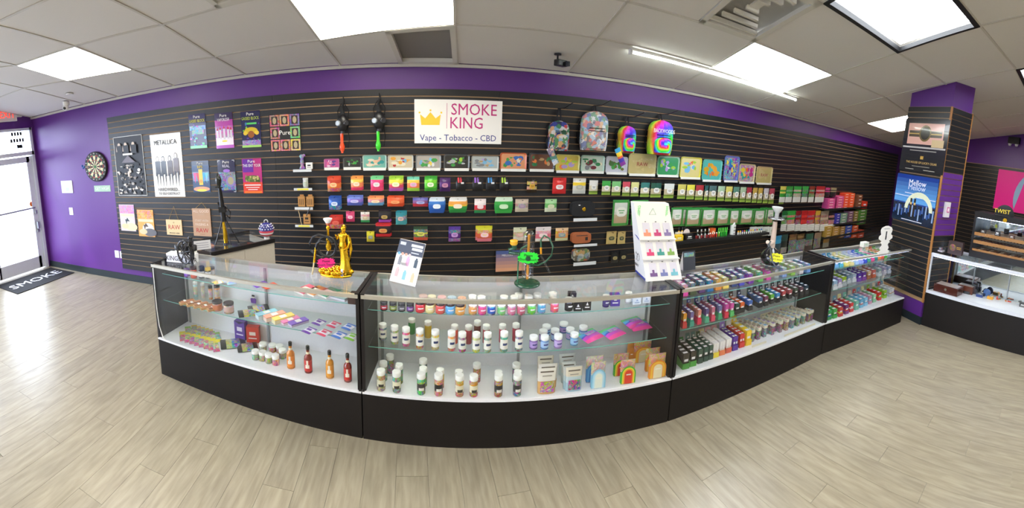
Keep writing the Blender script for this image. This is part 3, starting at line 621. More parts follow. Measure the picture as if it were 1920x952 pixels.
def animal(nm, lb, r, sky, hill, coat):
    poster(nm, lb, r, sky, [(.5, .82, 1, .3, 'D88AC0~' if coat == '3A4450' else 'F0A03A~'), (.5, .6, .9, .1, 'F2D8B0'), (.62, .3, .7, .42, 'E9E4D6', 'e'), (.72, .16, .8, .3, hill, 'e'), (.5, .44, .3, .14, coat, 't'), (.42, .34, .16, .2, coat, 'v'), (.3, .18, .5, .2, 'D8C8A0', 'e')], mat='paper')
animal('print_poster', 'small pastel print with a dark bird on white rock, lower left of slat wall', (225.5, 253, 383.5, 432.5), 'DCC8D4', 'E6D9B0', '3A4450')
animal('print_poster', 'small amber print of a white dome-shaped head, beside the pastel print', (259, 289, 393, 443), 'E8A85A', '6A6A72', '5A4A44')
def hangsign(lb, r, peak, words, base, big):
    t, w_, h = poster('hanging_sign', lb, r, base, [], cat='sign', th=.012, mat='paper'); x0 = t.location.x; pk = onwall(*peak, SW)
    m = MB(); m.tube([(-w_*.3, -.006, h), (pk.x-x0, -.004, pk.z-t.location.z), (w_*.3, -.006, h)], .0022, 'C8A468', 6); m.obj('hanging_cord', 'fabric', t)
    for s_, sz, z, c, sx in words: text(s_, h*sz, c, t, (0, -.0125, h*z), sx=sx)
hangsign('square tan wooden sign with red letters hanging from a cord', (313, 342, 411.5, 440), (325.7, 386.6), [('RAW', .42, .5, 'B3232A', .95), ('SMOKED HERE', .13, .12, '2A2A2A', .9), ('o', .2, .83, '7A5A3A', 1)], 'E4C79A', 1)
hangsign('taller brown wooden sign with white text above red letters', (362.5, 396, 390.5, 442), (378.4, 379.5), [('ALL GOOD', .14, .9, 'E4D2C4', .9), ('THINGS', .08, .8, 'C8AE98', .9), ('START WITH', .11, .56, 'D8C4B4', .85), ('PASSING A', .13, .42, 'E4D2C4', .85), ('RAW', .22, .2, 'B3232A', 1), ('o o o o o', .05, .07, '8A3A34', 1)], 'B89478', 1)
# dartboard on the purple wall
dbp = onwall(182, 312, .0); R_ = (onwall(202.5, 312).x-onwall(162, 312).x)/2
t = thing('dartboard', 'round black dartboard with cream segments on the purple wall', 'dartboard', (dbp.x, D-.001, dbp.z))
m = MB(); m.lathe([(R_, 0), (R_, .035), (R_*.96, .04)], 'black', 40); o = m.obj('board', 'matte', t); o.rotation_euler = (math.pi/2, 0, 0)
def sector(m, r0, r1, a0, a1, y, col): m.face([(r*math.cos(a), y, r*math.sin(a)) for r, a in ((r0, a0), (r1, a0), (r1, a1), (r0, a1))][::1], col)
m = MB()
for k in range(20):
    a0, a1 = (k-.5)*math.pi/10, (k+.5)*math.pi/10; c = 'D9CDA8' if k % 2 else '17171A'; c2 = 'B53A30' if k % 2 == 0 else '3C7A4A'
    sector(m, .1*R_, .42*R_, a0, a1, -.0405, c); sector(m, .42*R_, .47*R_, a0, a1, -.041, c2); sector(m, .47*R_, .72*R_, a0, a1, -.0405, c); sector(m, .72*R_, .78*R_, a0, a1, -.041, c2)
m.obj('scoring_segments', 'matte', t)
m = MB(); m.lathe([(.1*R_, .041), (.1*R_, .044)], '3C7A4A', 16); o = m.obj('bullseye', 'matte', t); o.rotation_euler = (math.pi/2, 0, 0)
for k in range(20):
    a = k*math.pi/10; text(str([6, 13, 4, 18, 1, 20, 5, 12, 9, 14, 11, 8, 16, 7, 19, 3, 17, 2, 15, 10][k]), R_*.13, 'E8E4DA', t, (.88*R_*math.cos(a), -.0415, .88*R_*math.sin(a)), name='number')
for k, (dx, dz) in enumerate(((-.62, .1), (-.55, -.04), (-.45, .02))):
    m = MB(); p0 = Vector((dx*R_, -.04, dz*R_)); p1 = p0+Vector((-.03, -.09, .01)); m.tube([p0, p0.lerp(p1, .5), p1], [.0015, .005, .003], 'silver', 6)
    q = p1; m.box((q.x, q.y-.01, q.z), (.028, .03, .003), 'blue'); m.box((q.x, q.y-.01, q.z), (.003, .03, .028), 'blue'); o = m.obj('dart', 'plastic', None, t.location); tag(o, ['blue-flighted dart stuck highest in the dartboard', 'blue-flighted dart stuck lowest in the dartboard', 'blue-flighted dart nearest the bullseye'][k], 'dart', 'darts in the dartboard')
def wallbox(name, label, cat, r, th, col, mat='plastic', off=0.):
    (x, y, z), w_, h = wrect(*r, off=off); t = thing(name, label, cat, (x, D-off-.0005, z)); m = MB(); m.box((0, -th/2, h/2), (w_, th, h), col); m.obj('plate', mat, t); return t, w_, h
t, w_, h = wallbox('notice', 'white framed notice on the purple wall left of the dartboard', 'notice', (116, 136.5, 338.5, 361.5), .01, 'E6EAE6')
m = MB(); m.box((0, -.0108, h*.5), (w_*.86, .001, h*.86), 'F2F5F2'); m.obj('sheet', 'paper', t); m = MB(); m.box((.01, -.012, h*.3), (w_*.3, .001, h*.3), 'B8D0C0'); m.obj('print_area', 'paper', t)
t, w_, h = wallbox('light_switch', 'small white light switch plate below the framed notice', 'switch', (130.5, 137.2, 389, 402.5), .006, 'F2F2F2')
for z in (.3, .7): m = MB(); m.box((0, -.008, h*z), (w_*.4, .006, h*.2), 'D8D8DC'); m.obj('rocker', 'plastic', t)
t, w_, h = wallbox('name_sign', 'thin pale green lettered strip under the dartboard', 'sign', (177, 207.5, 347.5, 359), .004, '9FBFA8'); text('GET HIGH', h*.75, 'EAF4EC', t, (0, -.006, h*.5), sx=.9)
for k, r in enumerate(((216, 223.5, 469.5, 482.5), (225.6, 231.4, 471, 483.7))):
    t, w_, h = wallbox('outlet', ['white outlet plate left of the slat wall, low down', 'white outlet plate half tucked against the slat wall edge'][k], 'outlet', r, .007, 'F0F0F4')
    for z in (.32, .68): m = MB(); m.box((0, -.008, h*z), (w_*.45, .003, h*.2), 'CFCFD6'); m.obj('socket', 'plastic', t)
# small security camera on the ceiling by the left corner
q = onceil(123.5, 190); t = thing('security_camera', 'white dome security camera under the ceiling in the left corner', 'camera', (q.x, q.y, q.z-.03))
m = MB(); m.lathe([(.05, -.03), (.05, .03)], 'white', 20); m.obj('base', 'plastic', t); m = MB(); m.ball((0, -.02, -.055), .045, 'white'); m.obj('body', 'plastic', t); m = MB(); m.ball((.012, -.052, -.068), .022, 'black'); m.obj('lens', 'gloss', t)
q = onceil(130, 175); tag(MB().lathe([(.05, -.018), (.055, 0)], 'white', 20).obj('smoke_detector', 'plastic', None, (q.x, q.y, q.z)), 'small round white detector on the ceiling above the dome camera', 'detector')
# EXIT sign above the door (it faces +x)
def lw(u, v): return onpl(u, v, (XL+.03, 3), (XL+.03, 4))
a, b = lw(0, 230), lw(27.6, 206); yy1 = b.y; zz0, zz1 = a.z, b.z+.03
t = thing('exit_sign', 'white exit sign with red letters above the entrance door', 'exit sign', (XL+.002, yy1-.19, (zz0+zz1)/2), math.pi/2)
m = MB(); m.box((0, -.03, 0), (.38, .06, .21), 'F2EFEA'); m.obj('housing', 'plastic', t); m = MB(); m.box((0, -.061, 0), (.34, .002, .17), 'F6E4DE'); m.obj('face_plate', 'paper', t)
text('EXIT', .155, 'FF3B2E', t, (0, -.0625, 0)); 
for o in t.children:
    if o.type == 'FONT': o.data.materials.clear(); o.data.materials.append(MATS['exit_red'])
m = MB(); m.box((.255, -.02, .005), (.12, .04, .09), 'E4E2DC'); m.obj('side_lamp', 'plastic', t)
# entrance mat
mp_ = [onz(u, v, .0) for u, v in ((-8, 531), (128, 508), (95, 501), (-20, 512))]
t = thing('door_mat', 'black entrance mat with white lettering inside the door', 'mat', (XL+.42, 3.72, .0)); m = MB(); m.box((0, 0, .005), (.62, 1.15, .01), 'black'); m.obj('mat', 'fabric', t, bevel=.004)
text('SMOKE', .26, 'E6E8EE', t, (0.02, 0, .0115), rot=(0, 0, math.pi/2), sx=1.2)
# emergency light, dark camera, tube lamp
q = onceil(1046, 101); t = thing('security_camera', 'black security camera hanging from the ceiling near the middle', 'camera', (q.x, q.y, q.z))
m = MB(); m.lathe([(.035, -.012), (.035, 0)], 'black', 16); m.tube([(0, 0, 0), (0, 0, -.06)], .009, 'black'); m.obj('mount', 'plastic', t)
m = MB(); m.box((.03, -.01, -.085), (.12, .07, .06), 'black', .4); m.obj('body', 'plastic', t, bevel=.008); m = MB(); m.box((.09, -.045, -.09), (.02, .045, .045), '2A2E3A', .4); m.obj('lens', 'matte', t)
a, b = onceil(1183, 91), onceil(1493, 183); 
t = thing('tube_light', 'long bright tube lamp fixed under the ceiling at upper right', 'tube lamp', (a.x, a.y, a.z)); v_ = b-a
m = MB(); m.tube([(0, 0, -.028), tuple(Vector((0, 0, -.028))+v_)], .014, 'white', 12); m.obj('tube', 'tube', t)
m = MB(); m.tube([(0, 0, -.008), tuple(Vector((0, 0, -.008))+v_)], .02, 'white', 6); m.obj('batten', 'plastic', t)
for p_ in (Vector((0, 0, -.028)), Vector((0, 0, -.028))+v_): m = MB(); m.box(tuple(p_), (.03, .03, .045), 'E8E8E8', math.atan2(v_.y, v_.x)); m.obj('end_cap', 'plastic', t)
# ================================================================== CENTRE WALL: sign
(x, y, z), w_, h = wrect(777, 940.6, 187, 268.8, SW)
t = thing('shop_sign', 'large white shop sign with yellow crown and pink lettering above the trays', 'sign', (x, y, z))
m = MB(); m.box((0, -.006, h/2), (w_, .012, h), 'F4F2EE'); m.obj('board', 'plastic', t)
m = MB(); cx = -w_*.32; P = [(-.105, 0), (.105, 0), (.118, .12), (.06, .075), (0, .145), (-.06, .075), (-.118, .12)]; s_ = w_/1.02
m.prism([(cx+a*s_, h*.42+b*s_) for a, b in P], -.0135, -.012, 'F6C93A'); m.obj('crown', 'matte', t)
for a, b in ((-.125, .14), (0, .165), (.125, .14)): m = MB(); m.lathe([(.011*s_, 0), (.011*s_, .0015)], 'F6C93A', 12); o = m.obj('crown_dot', 'matte', t, (cx+a*s_, -.012, h*.42+b*s_)); o.rotation_euler = (math.pi/2, 0, 0)
m = MB(); m.box((-w_*.135, -.013, h*.63), (.004, .002, h*.58), 'C23A86'); m.obj('divider_line', 'matte', t)
text('SMOKE', h*.37, 'C22F7C', t, (w_*.175, -.013, h*.77), sx=.92); text('KING', h*.37, 'C22F7C', t, (w_*.09, -.013, h*.46), sx=.9); text('Vape - Tobacco - CBD', h*.2, '2F3F8C', t, (0, -.013, h*.125), sx=.97)
# ================================================================== trays in clear holders
def tray(idx, label, r, base, rim, tag_=None, wrap=True, hold=True):
    (x, y, z), w_, h = wrect(*r, off=SW+.012); t = thing('rolling_tray', label, 'tray', (x, y, z), 0, 'patterned trays leaning on the slat wall')
    R_ = min(w_, h)*.14
    def rr(w, h, r, cz_): 
        P = []
        for cx, cy, a0 in ((w/2-r, cz_+h/2-r, 0), (-w/2+r, cz_+h/2-r, 90), (-w/2+r, cz_-h/2+r, 180), (w/2-r, cz_-h/2+r, 270)):
            P += [(cx+r*math.cos(math.radians(a0+q)), cy+r*math.sin(math.radians(a0+q))) for q in (0, 30, 60, 90)]
        return P
    o1, o2 = rr(w_, h, R_, h/2), rr(w_*.9, h*.86, R_*.8, h/2); m = MB(); n = len(o1)
    for i in range(n):
        j = (i+1) % n
        m.face([(o1[i][0], -.018, o1[i][1]), (o1[j][0], -.018, o1[j][1]), (o2[j][0], -.006, o2[j][1]), (o2[i][0], -.006, o2[i][1])][::-1], rim, True)
        m.face([(o1[i][0], -.018, o1[i][1]), (o1[j][0], -.018, o1[j][1]), (o1[j][0], -.002, o1[j][1]), (o1[i][0], -.002, o1[i][1])], rim)
    m.face([(a, -.001, b) for a, b in o1][::-1], rim); m.obj('rim', 'gloss', t)
    m = MB(); m.face([(a, -.0055, b) for a, b in o2], base); m.obj('printed_bottom', 'gloss', t)
    rr_ = random.Random(idx*13+5)
    cs = {'x': 0}; pal = TRP[idx % len(TRP)]
    for q in range(15):
        m = MB(); a, b = (rr_.random()-.5)*w_*.62, h*(.26+.5*rr_.random()); s1, s2 = w_*(.05+.09*rr_.random()), h*(.05+.1*rr_.random()); an = rr_.random()*3; nn = rr_.choice((3, 5, 8, 10))
        m.face([(a+s1*math.cos(an+6.283*k/nn), -.0058-.0001*q, b+s2*math.sin(an+6.283*k/nn)) for k in range(nn)], rr_.choice(pal)); m.obj('print_motif', 'gloss', t)
    if tag_: text(tag_, h*.26, 'A0262C', t, (0, -.008, h*.5), sx=1.05)
    if wrap:
        m = MB(); G = [[((j/6-.5)*w_*1.03, -.021-.004*rr_.random(), h*(1.03*i/5)-.004) for j in range(7)] for i in range(6)]; m.grid(G, 'white'); m.obj('clear_wrap', 'clear_plastic', t)
    if hold:
        hh = thing('clear_holder', 'clear acrylic holder under the '+label.split(',')[0], 'holder', (x, D-SW, z-.012), 0, 'clear acrylic holders on the slat wall')
        m = MB(); m.box((0, -.02, .004), (w_*.94, .04, .003), 'white'); m.box((0, -.002, .035), (w_*.94, .003, .06), 'white'); m.obj('ledge', 'clear_plastic', hh)
        m = MB(); m.box((0, -.0415, .016), (w_*.94, .003, .03), 'E4E4E0'); m.obj('front_lip', 'gloss', hh)
    return t
TRP = [['magenta', 'pink', 'F5D0E8', 'purple'], ['lime', 'green', 'silver', 'black'], ['teal', 'peach', 'cream', 'F0B0A0'], ['cream', 'tan', 'amber', 'sky', 'red'], ['white', 'grey', 'yellow', 'sky', 'green'], ['lime', 'silver', 'green', 'charcoal'], ['sky', 'lavender', 'tan', 'grey'], ['green', 'orange', 'blue', 'cream'], ['brown', 'emerald', 'orange', 'tan'], ['orange', 'lavender', 'yellow', 'lime'], ['cream', 'wine', 'emerald', 'grey'], ['olive', 'green', '4A7A3A'], ['D8C48A', 'D0BC80'], ['green', 'lavender', 'lime', 'white'], ['pink', 'orange', 'lime', 'sky', 'white'], ['gold', 'orange', 'amber'], ['blue', 'purple', 'yellow', 'pink', 'lime'], ['magenta', 'teal', 'orange', 'yellow'], ['D8C48A']]
TR = [('pink-framed square tray, leftmost of the tray row', (608, 636.7, 297, 316.5), 'C8509A', 'E08AC0'), ('small black tray with lime leaf print, second of the row', (643.6, 678, 295, 316), '16181A', '6A6E72'), ('teal to pink landscape tray', (680, 725, 290, 317), '7AC0B0', 'C8E0D8'), ('cream comic-print tray in clear wrap', (727, 775, 290, 317), 'D8C8A8', 'D0D0C8'), ('grey comic-print tray left of centre', (779.4, 826.6, 290, 317.5), 'B8B0A8', 'A8ACB0'), ('black tray with lime streak print', (831.7, 880, 289, 318), '14181A', '787C80'), ('pale blue tray below the sign', (883.5, 934.5, 292, 318), 'B8C0C0', 'C8C8C0'), ('orange-rimmed tray with a green leaf print', (937, 986.5, 286, 319), 'E8A070', 'E0683A'), ('dark brown wooden-look tray', (991, 1039, 287, 319.5), '6A4030', '4A4A58'), ('yellow-rimmed tray with tangled print', (1041, 1086, 289.5, 322), 'D8C050', 'D8D070'), ('pale green tray with small scattered print', (1088.5, 1132.5, 291, 323), 'C8D8C8', 'B8D8C8'), ('lilac-white tray with a leaf heap', (1135, 1175.5, 293, 325), 'D0D0DC', 'D8D8E4'), ('big tan tray with faded red letters', (1177.5, 1229, 288, 328), 'CBB97E', 'D2C488'), ('glossy green and violet tray in loose wrap', (1231.5, 1272.5, 293, 330), '3A9A5A', 'A8D0B0'), ('square yellow and pink tray', (1274.5, 1313.5, 294, 334), 'E8D890', 'E8DC50'), ('turquoise tray with orange figure print', (1316, 1352, 299, 339), '5AB8B0', '70C8C0'), ('tall narrow blue and violet speckled tray', (1357, 1384, 292, 340), '3A50B0*', '6A78C8'), ('small square pink and yellow tray', (1385, 1414.5, 307, 342.5), 'E890B8*', 'E8D8A8'), ('small tan tray with red letters, last of the row', (1417.5, 1446.5, 312, 344.5), 'CDBB78', 'D8C98E')]
for k, (lb, r, b, rim) in enumerate(TR): tray(k, lb, r, b, rim, 'RAW' if k in (12, 18) else None)
# ================================================================== hanging pouches
def hang(lb, r, bands, lab='white', off=None, d=.016, lean=0., nback=0, hk=True, **kw):
    off = off or .052+nback*(d*1.45+.004)
    (x, y, z), w_, h = wrect(*r, off=off); t = pouch(lb, (x, y, z), lean, w_, h, bands, lab, d, group=kw.pop('group', 'pouches hanging on the slat wall'), **kw)
    for q in range(nback):
        dx, dz = [(.012, .006), (-.014, .004), (.02, -.004)][q % 3]
        copy_tree(t, None, (x+dx, y+(d*1.45+.003)*(q+1), z+dz), lean, label='%s one behind the %s' % (['next', 'last'][q], lb if len(lb.split()) < 13 else lb.split(',')[0]))
    if hk: hook((x, D-SW, z+h*.93), ('hook of the '+lb) if len(lb.split()) < 13 else 'hook of the '+lb.split(',')[0])
    return t
PR = [
 ('orange-red glossy pouch, first of the upper pouch row', (614, 637, 331, 359), ['D84A2A', 'C03A24', 'E0702E', 'C03A24~'], 'F0C890', 1), ('yellow to pink pouch, second of the upper row', (658, 679, 330.5, 356.5), ['E89A4A', 'F0C850', 'F08A5A', 'E0406A'], 'F4E0C8', 1),
 ('hot pink pouch with a green corner, third of the upper row', (695, 717, 330.5, 358), ['6FC88A', 'E84A82', 'E83A72', 'F0507A'], 'F4D8E0', 1), ('yellow-green to red pouch, fourth of the upper row', (729.5, 754.5, 330.5, 358), ['9CCB3A', 'E8E04A', 'E8A05A', 'D84A6A', 'B85AB0'], 'F4F0D0', 1),
 ('rainbow pouch with a round pink mark, fifth of the upper row', (763.5, 786.5, 331, 358), ['6FCBB0', 'F0C850', 'F08A4A', '9CD24A'], 'F0A8D0', 0), ('bright green pouch, sixth of the upper row', (796, 818, 331, 358), ['3FAE3A', '7ED63A', '62C83A', '3F9E32'], 'F0F4D8', 1), ('dark purple pouch with gold text, seventh of the upper row', (824, 844.5, 333, 358.7), ['4A2468', '5C2E7E', '3E1E5A'], 'C88AA8', 0),
 ('black gold-printed sachet hanging alone in the upper row', (988, 1006.5, 334, 361), ['1A1612', 'C8902C~', '2A1E12', 'D8A43A~', '2A1E12'], 'D8A83C', 0), ('red pouch with a white head drawing', (1036, 1061, 334.5, 363), ['D02A2C', 'D8302E', 'C82428'], 'E4E0E0', 1), ('white and yellow pouch pair beside the red one', (1074, 1098, 335.5, 363), ['E4E2DA', 'F0D23C', 'D8D8D0', 'C8CCC8'], 'B8B8A8', 1)]
for lb, r, b, lab, nb in PR: hang(lb, r, b, lab, nback=nb)
for k, (u0, u1, c, nm) in enumerate(((855, 873, 'D83A4A', 'red'), (886, 905.5, '9A6AD0', 'violet'), (911, 930, '4A9AE0', 'blue'), (937, 955, 'B8E04A', 'lime'))):
    t = hang('black pouch with %s slash stripes, %s of four alike' % (nm, ORD[k]), (u0, u1, 332, 358.5), ['17171A', '1C1C20', '17171A'], None)
    (x, y, z), w_, h = wrect(u0, u1, 332, 358.5, .05)
    for q in range(2): m = MB(); a = -w_*.36+q*w_*.26; m.face([(a, -.012, h*.98), (a+w_*.02, -.019, h*.62), (a+w_*.18, -.019, h*.62), (a+w_*.16, -.012, h*.98)][::-1][::-1], c); m.obj('stripe', 'paper', t)
    m = MB(); m.box((w_*.15, -.019, h*.6), (w_*.3, .002, h*.12), 'E8E8E8'); m.obj('label_patch', 'paper', t)
P3 = [('blue pouch with a white emblem, first of the second pouch row', (616.7, 638, 368, 393), ['1F4FA8', '2A62C0', '1F4FA8~'], 'D8E4F4', 1), ('wide lavender-blue landscape pouch', (651, 678.7, 367, 385), ['6A7FD0', '8A6FC8', '5A6AC0'], 'C8C0E8', 1), ('peach and sky blue landscape pouch', (690, 718, 368, 385), ['E8905A', 'D08A9A', '6AA8D8'], 'F4E0C0', 1), ('tilted orange landscape pouch', (726, 756, 368, 387), ['E0582E', 'E8683A', 'D84E2A'], 'F0A870', 1),
 ('small blue and red landscape pouch', (774, 802.5, 370, 387), ['5A5AA8', '8A5A90', 'C83A4A'], 'A8B0E0', 0), ('blue bag with a white sprout mark, flared at its foot', (805.5, 832, 371, 399), ['D8E4F0', '3A7AC8', '2A62B8', '2A5AB0'], 'E4ECF4', 1), ('white, orange and green flared bag', (843, 873, 371, 398.5), ['E8E8E8', 'E8A04A', 'F0C03A', '3A9A4A', '2A8A42'], 'F4E4C8', 1), ('white, red and green pouch', (889.5, 911, 372.5, 399), ['F0E4E4', 'F0E8E8', 'D83A4A', 'D8404A', '2A8A52'], 'F4D8DC', 0),
 ('bright green flared bag', (929, 959, 371, 399.5), ['D8ECD8', '3AA84A', '2F9A42', '3AA84A'], 'C8E8C0', 1), ('beige pouch with a brown rock print', (966, 990.5, 373, 397), ['C8B8A8', 'B8A08A~', 'D8CDB8'], 'A08AA8', 0), ('pale green pouch with a white heap print', (1021.5, 1043.5, 373, 397), ['A8D8A0', '6FB868', 'D8E0C8'], 'D8D8B8', 0)]
for k, (lb, r, b, lab, nb) in enumerate(P3): hang(lb, r, b, lab, nback=nb, waist=-.3 if 'flared' in lb else 0.)
P4 = [('red pouch partly behind the hookah bowl', (618, 641, 404, 428.5), ['C8342C', 'B82C28', 'D0443A~'], 'D86A5A', 1), ('small pink square sachet', (649, 665, 396, 415.5), ['D84A7A', 'E05A8A', 'C83A6A'], 'F4C8D8', 0), ('white sachet with a green foot', (676.5, 693, 397, 416.5), ['E8E4DC', 'D8A8A0~', 'D8D4C8', '3A9A5A'], 'C8B890', 0), ('black sachet with a violet strip', (710, 731.5, 394, 416.5), ['26242A', '2E2C34', '26242A', 'A848B0'], 'B89A5A', 1), ('teal patterned foil sachet', (742, 761, 396, 421), ['2A8A9A', '3A7A8A~', '4AA0A8'], 'D8B0A8', 1), ('red and black pouch with a gold seal', (704.5, 732, 418, 443.5), ['C82C34', '2A2226', '2E2428', 'C82C34'], 'D8A05A', 1), ('small plain yellow sachet', (687.5, 702, 433.5, 453), ['E0D83A', 'D0C83A', 'C8B83A'], '8A9AA8', 0),
 ('round-shouldered dark green pouch', (775.5, 802, 424, 450), ['2E4A34', '4A6A3A~', 'C8C84A', '3A4A34~', 'C8503A'], 'D8D86A', 0), ('glossy violet and navy pouch', (841, 863.5, 424.5, 452.5), ['5A3AA0', '34348A~', '5A2A7E', '8A4A9A~'], 'C89AD8', 0), ('yellow, orange and pink pouch', (895, 921.5, 425, 452.5), ['D8D83A', 'E0A03A~', 'E0684A', 'E07A8A'], 'F0C8D8', 2), ('cream fruit-print pouch behind the glass pipe', (962.5, 987, 426, 451), ['D8DCC0', 'C8C87A~', 'E8E0D0'], 'D8A8A0', 0), ('white and pink fruit-print pouch', (1004, 1032, 427, 452), ['E4DCDC', 'E8A8B0~', 'E0788A', 'E8E4DC'], 'F0D8D8', 1), ('orange fruit-print pouch with a green tint', (1041.5, 1065, 427, 451), ['E8C8A0', 'E8943A~', 'E0A060', 'C8CCA0'], '7AA0A8', 0)]
for lb, r, b, lab, nb in P4: hang(lb, r, b, lab, nback=nb, d=.012)
for k, (u0, u1, v0, v1, c, nm) in enumerate(((1137, 1155.5, 433.5, 457, 'C8B070', 'tan'), (1158, 1172.5, 433.5, 457, 'C8B070', 'tan'), (1145.5, 1160, 472, 492.5, '1E1E1E', 'black'), (1161.5, 1176, 470, 491, '1E1E1E', 'black'))):
    hang('%s flat sachet, %s of its pair, left of the white stand' % (nm, 'left' if k % 2 == 0 else 'right'), (u0, u1, v0, v1), [c, c, c], '3A4A3A' if nm == 'tan' else 'A89A6A', d=.008)
# tall tobacco pouches at right
def ranges(rs, v0, v1, bands, nm, where, lab=None, d=.014, warn=None, nback=0, off=.07, grp=None):
    for k, (u0, u1) in enumerate(rs):
        dv = 0 if callable(v0) is False else 0
        a = v0(u0) if callable(v0) else v0; b = v1(u0) if callable(v1) else v1
        bd = bands[k % len(bands)]
        (x, y, z), w_, h = wrect(u0, u1, a, b, off); w_ *= .97
        lb_ = ('%s %s' % (nm[k % len(nm)], where(k))).replace(' ,', ','); hook((x, D-SW, z+h*.93), 'hook of the '+nm[k % len(nm)]+(' in the upper right row' if 'topped' in nm[0] else ' at the right end'))
        t = pouch(lb_, (x, y, z), 0, w_, h, bd, lab[k % len(lab)] if lab else None, d, group=grp, lz=.62 if warn else .45)
        if warn: m = MB(); m.box((0, -d-.003, h*.17), (w_*.96, .002, h*.34), warn[k % len(warn)]); m.obj('warning_panel', 'paper', t); m = MB(); [m.box((0, -d-.0045, h*(.08+.085*q)), (w_*.8, .0006, h*.014), '8A8A86') for q in range(3)]; m.obj('printed_line', 'paper', t)
        for q in range(nback): copy_tree(t, None, (x+.02*(q+1), y+.03*(q+1), z+.003), 0, label='%s pouch %s behind the %s' % (['next', 'last'][q], 'right', nm[k % len(nm)]+' '+where(k)))
A1 = [(1104.5, 1121), (1128.5, 1145), (1147, 1164), (1167, 1181.5), (1183, 1198), (1201, 1218), (1220, 1240), (1245, 1264), (1270.5, 1286), (1287.5, 1302.5), (1304, 1319), (1321, 1328), (1329.5, 1343.5), (1345.5, 1359), (1360.5, 1373), (1374.5, 1386), (1387.5, 1398.5), (1399.5, 1409.5), (1411, 1420), (1421, 1430), (1431.5, 1441), (1442, 1452), (1461.5, 1471)]
cA = ['E0E0DC', '3FA84A', '7AC07A', 'C84A5A', 'D8D890', '3A7A74', '28584A', 'D8DCD8', 'C8C060', 'D8D24A', 'A8343A', '2A5A5A', '4A6A6A', 'A8C8A8', 'D0C86A', '5A8A7A', 'A8C0A0', 'A83A48', 'C0A04A', 'C8A84A', 'C8C4C8', 'B04A5A', 'E0DC7A']
nA = ['white', 'green', 'pale green', 'red', 'cream', 'teal', 'deep green', 'grey-white', 'olive', 'yellow', 'dark red', 'narrow teal', 'slate', 'sage', 'straw', 'sea green', 'mint', 'crimson', 'ochre', 'gold', 'lilac', 'rose', 'lemon']
bandsA = [['202422', c, c, c, 'C0B494' if k > 5 else 'D8D0B4', 'C0B494' if k > 5 else 'D8D0B4', '6E8A34', '9AB84A'] for k, c in enumerate(cA)]
ranges(A1, lambda u: 334.5+(u-1104)*.045, lambda u: 364+(u-1104)*.052, bandsA, [n+'-topped tobacco pouch' for n in nA], lambda k: ', %s from left, upper right row' % ORD[k], lab=['E8E8E4'], off=.09, grp='small tobacco pouches, upper right row')
B1 = [(1148, 1178, 374.5, 423), (1184, 1214, 375, 421), (1257.5, 1279, 389, 424), (1285.5, 1312.5, 390, 423.5), (1315, 1341, 390, 423), (1342.5, 1366.5, 391, 422), (1367.5, 1385, 392, 421), (1387, 1411, 391.5, 420), (1413, 1433.5, 392, 421), (1437, 1450, 390, 421)]
for k, (u0, u1, a, b) in enumerate(B1):
    (x, y, z), w_, h = wrect(u0, u1, a, b, .13); hook((x, D-SW, z+h*.93), 'hook of the %s large tobacco bag in the middle right row' % ORD[k])
    t = pouch('large green and silver tobacco bag, %s from the left, middle right row' % ORD[k], (x, y, z), 0, w_, h, ['3F9A4A', 'C8CCC4', 'D4D6CC', 'C8CCC0', 'B8A888', 'B8A080', '4FA04A'], 'D8D8CE', .022, group='large tobacco bags in the middle right row', lz=.55, lw=.6, lh=.36)
    for q in (-1, 1): m = MB(); m.box((q*w_*.46, -.008, h*.5), (w_*.09, .012, h*.9), '3F8A3F'); m.obj('side_stripe', 'foil', t)
    if k > 2:
        for q in range(2): copy_tree(t, None, (x-.05*(q+1), y+.034*(q+1), z), 0, label='%s bag behind the %s large tobacco bag of the row' % (['next', 'last'][q], ORD[k]))
T1 = [(1462, 1473), (1473.5, 1486), (1487.5, 1502), (1503.5, 1515), (1516.5, 1527), (1529, 1546), (1547, 1556), (1557, 1568)]
cT = [['D8D060', '3A9A3A'], ['2F9A3A', '3FB04A~'], ['3AA84A', 'C8B8A0~'], ['3AA84A', '2A7A34~'], ['8A3A2A', '5A8A2A~'], ['A82A2E', 'D0887A~'], ['B83A7A', '3A3438'], ['9A8A6A', '2A2A2A']]
nT = ['lime-green', 'green-foil', 'green and peach', 'leaf green', 'brown-red', 'wide dark red', 'magenta', 'sand-topped']
ranges(T1, lambda u: 349 if u < 1545 else 352, lambda u: 379 if u < 1545 else 369, [[c[0], c[1], c[0], c[1], 'E4E6E4' if k < 6 else '2A2628', 'E4E6E4' if k < 6 else '2A2628'] for k, c in enumerate(cT)], [n+' pouch with white warning panel' for n in nT[:6]]+['magenta short pouch', 'sand-topped short pouch'], lambda k: 'at the right end of the upper row', warn=None, off=.12, grp='tobacco pouches at the right end')
T2 = [(1465, 1476), (1473.5, 1490), (1491, 1501), (1501.5, 1513), (1513, 1527), (1527.5, 1537), (1537.5, 1552.5), (1553, 1568)]
cT = [['1F6A34', '2A8A42~'], ['3FAA4A', 'C86A3A~'], ['8A1E24', '701A1E~'], ['B82428', 'D83A34'], ['C82A2C', 'B02428~'], ['C8A03A', 'A83A2A~'], ['C8B8A0', 'A85A4A~'], ['3A3230', 'B86A4A~']]
ranges(T2, 395, 432, [[c[0], c[1], c[0], c[1], 'DCDEDA', 'DCDEDA'] for c in cT], [n+' tall pouch' for n in ('deep green', 'green and orange', 'wine red', 'scarlet', 'bright red', 'gold', 'cream and red', 'black and copper')], lambda k: 'in the right middle row, %s across' % ORD[k], warn=['E0E2DE'], off=.12, grp='tall tobacco pouches, right middle row')
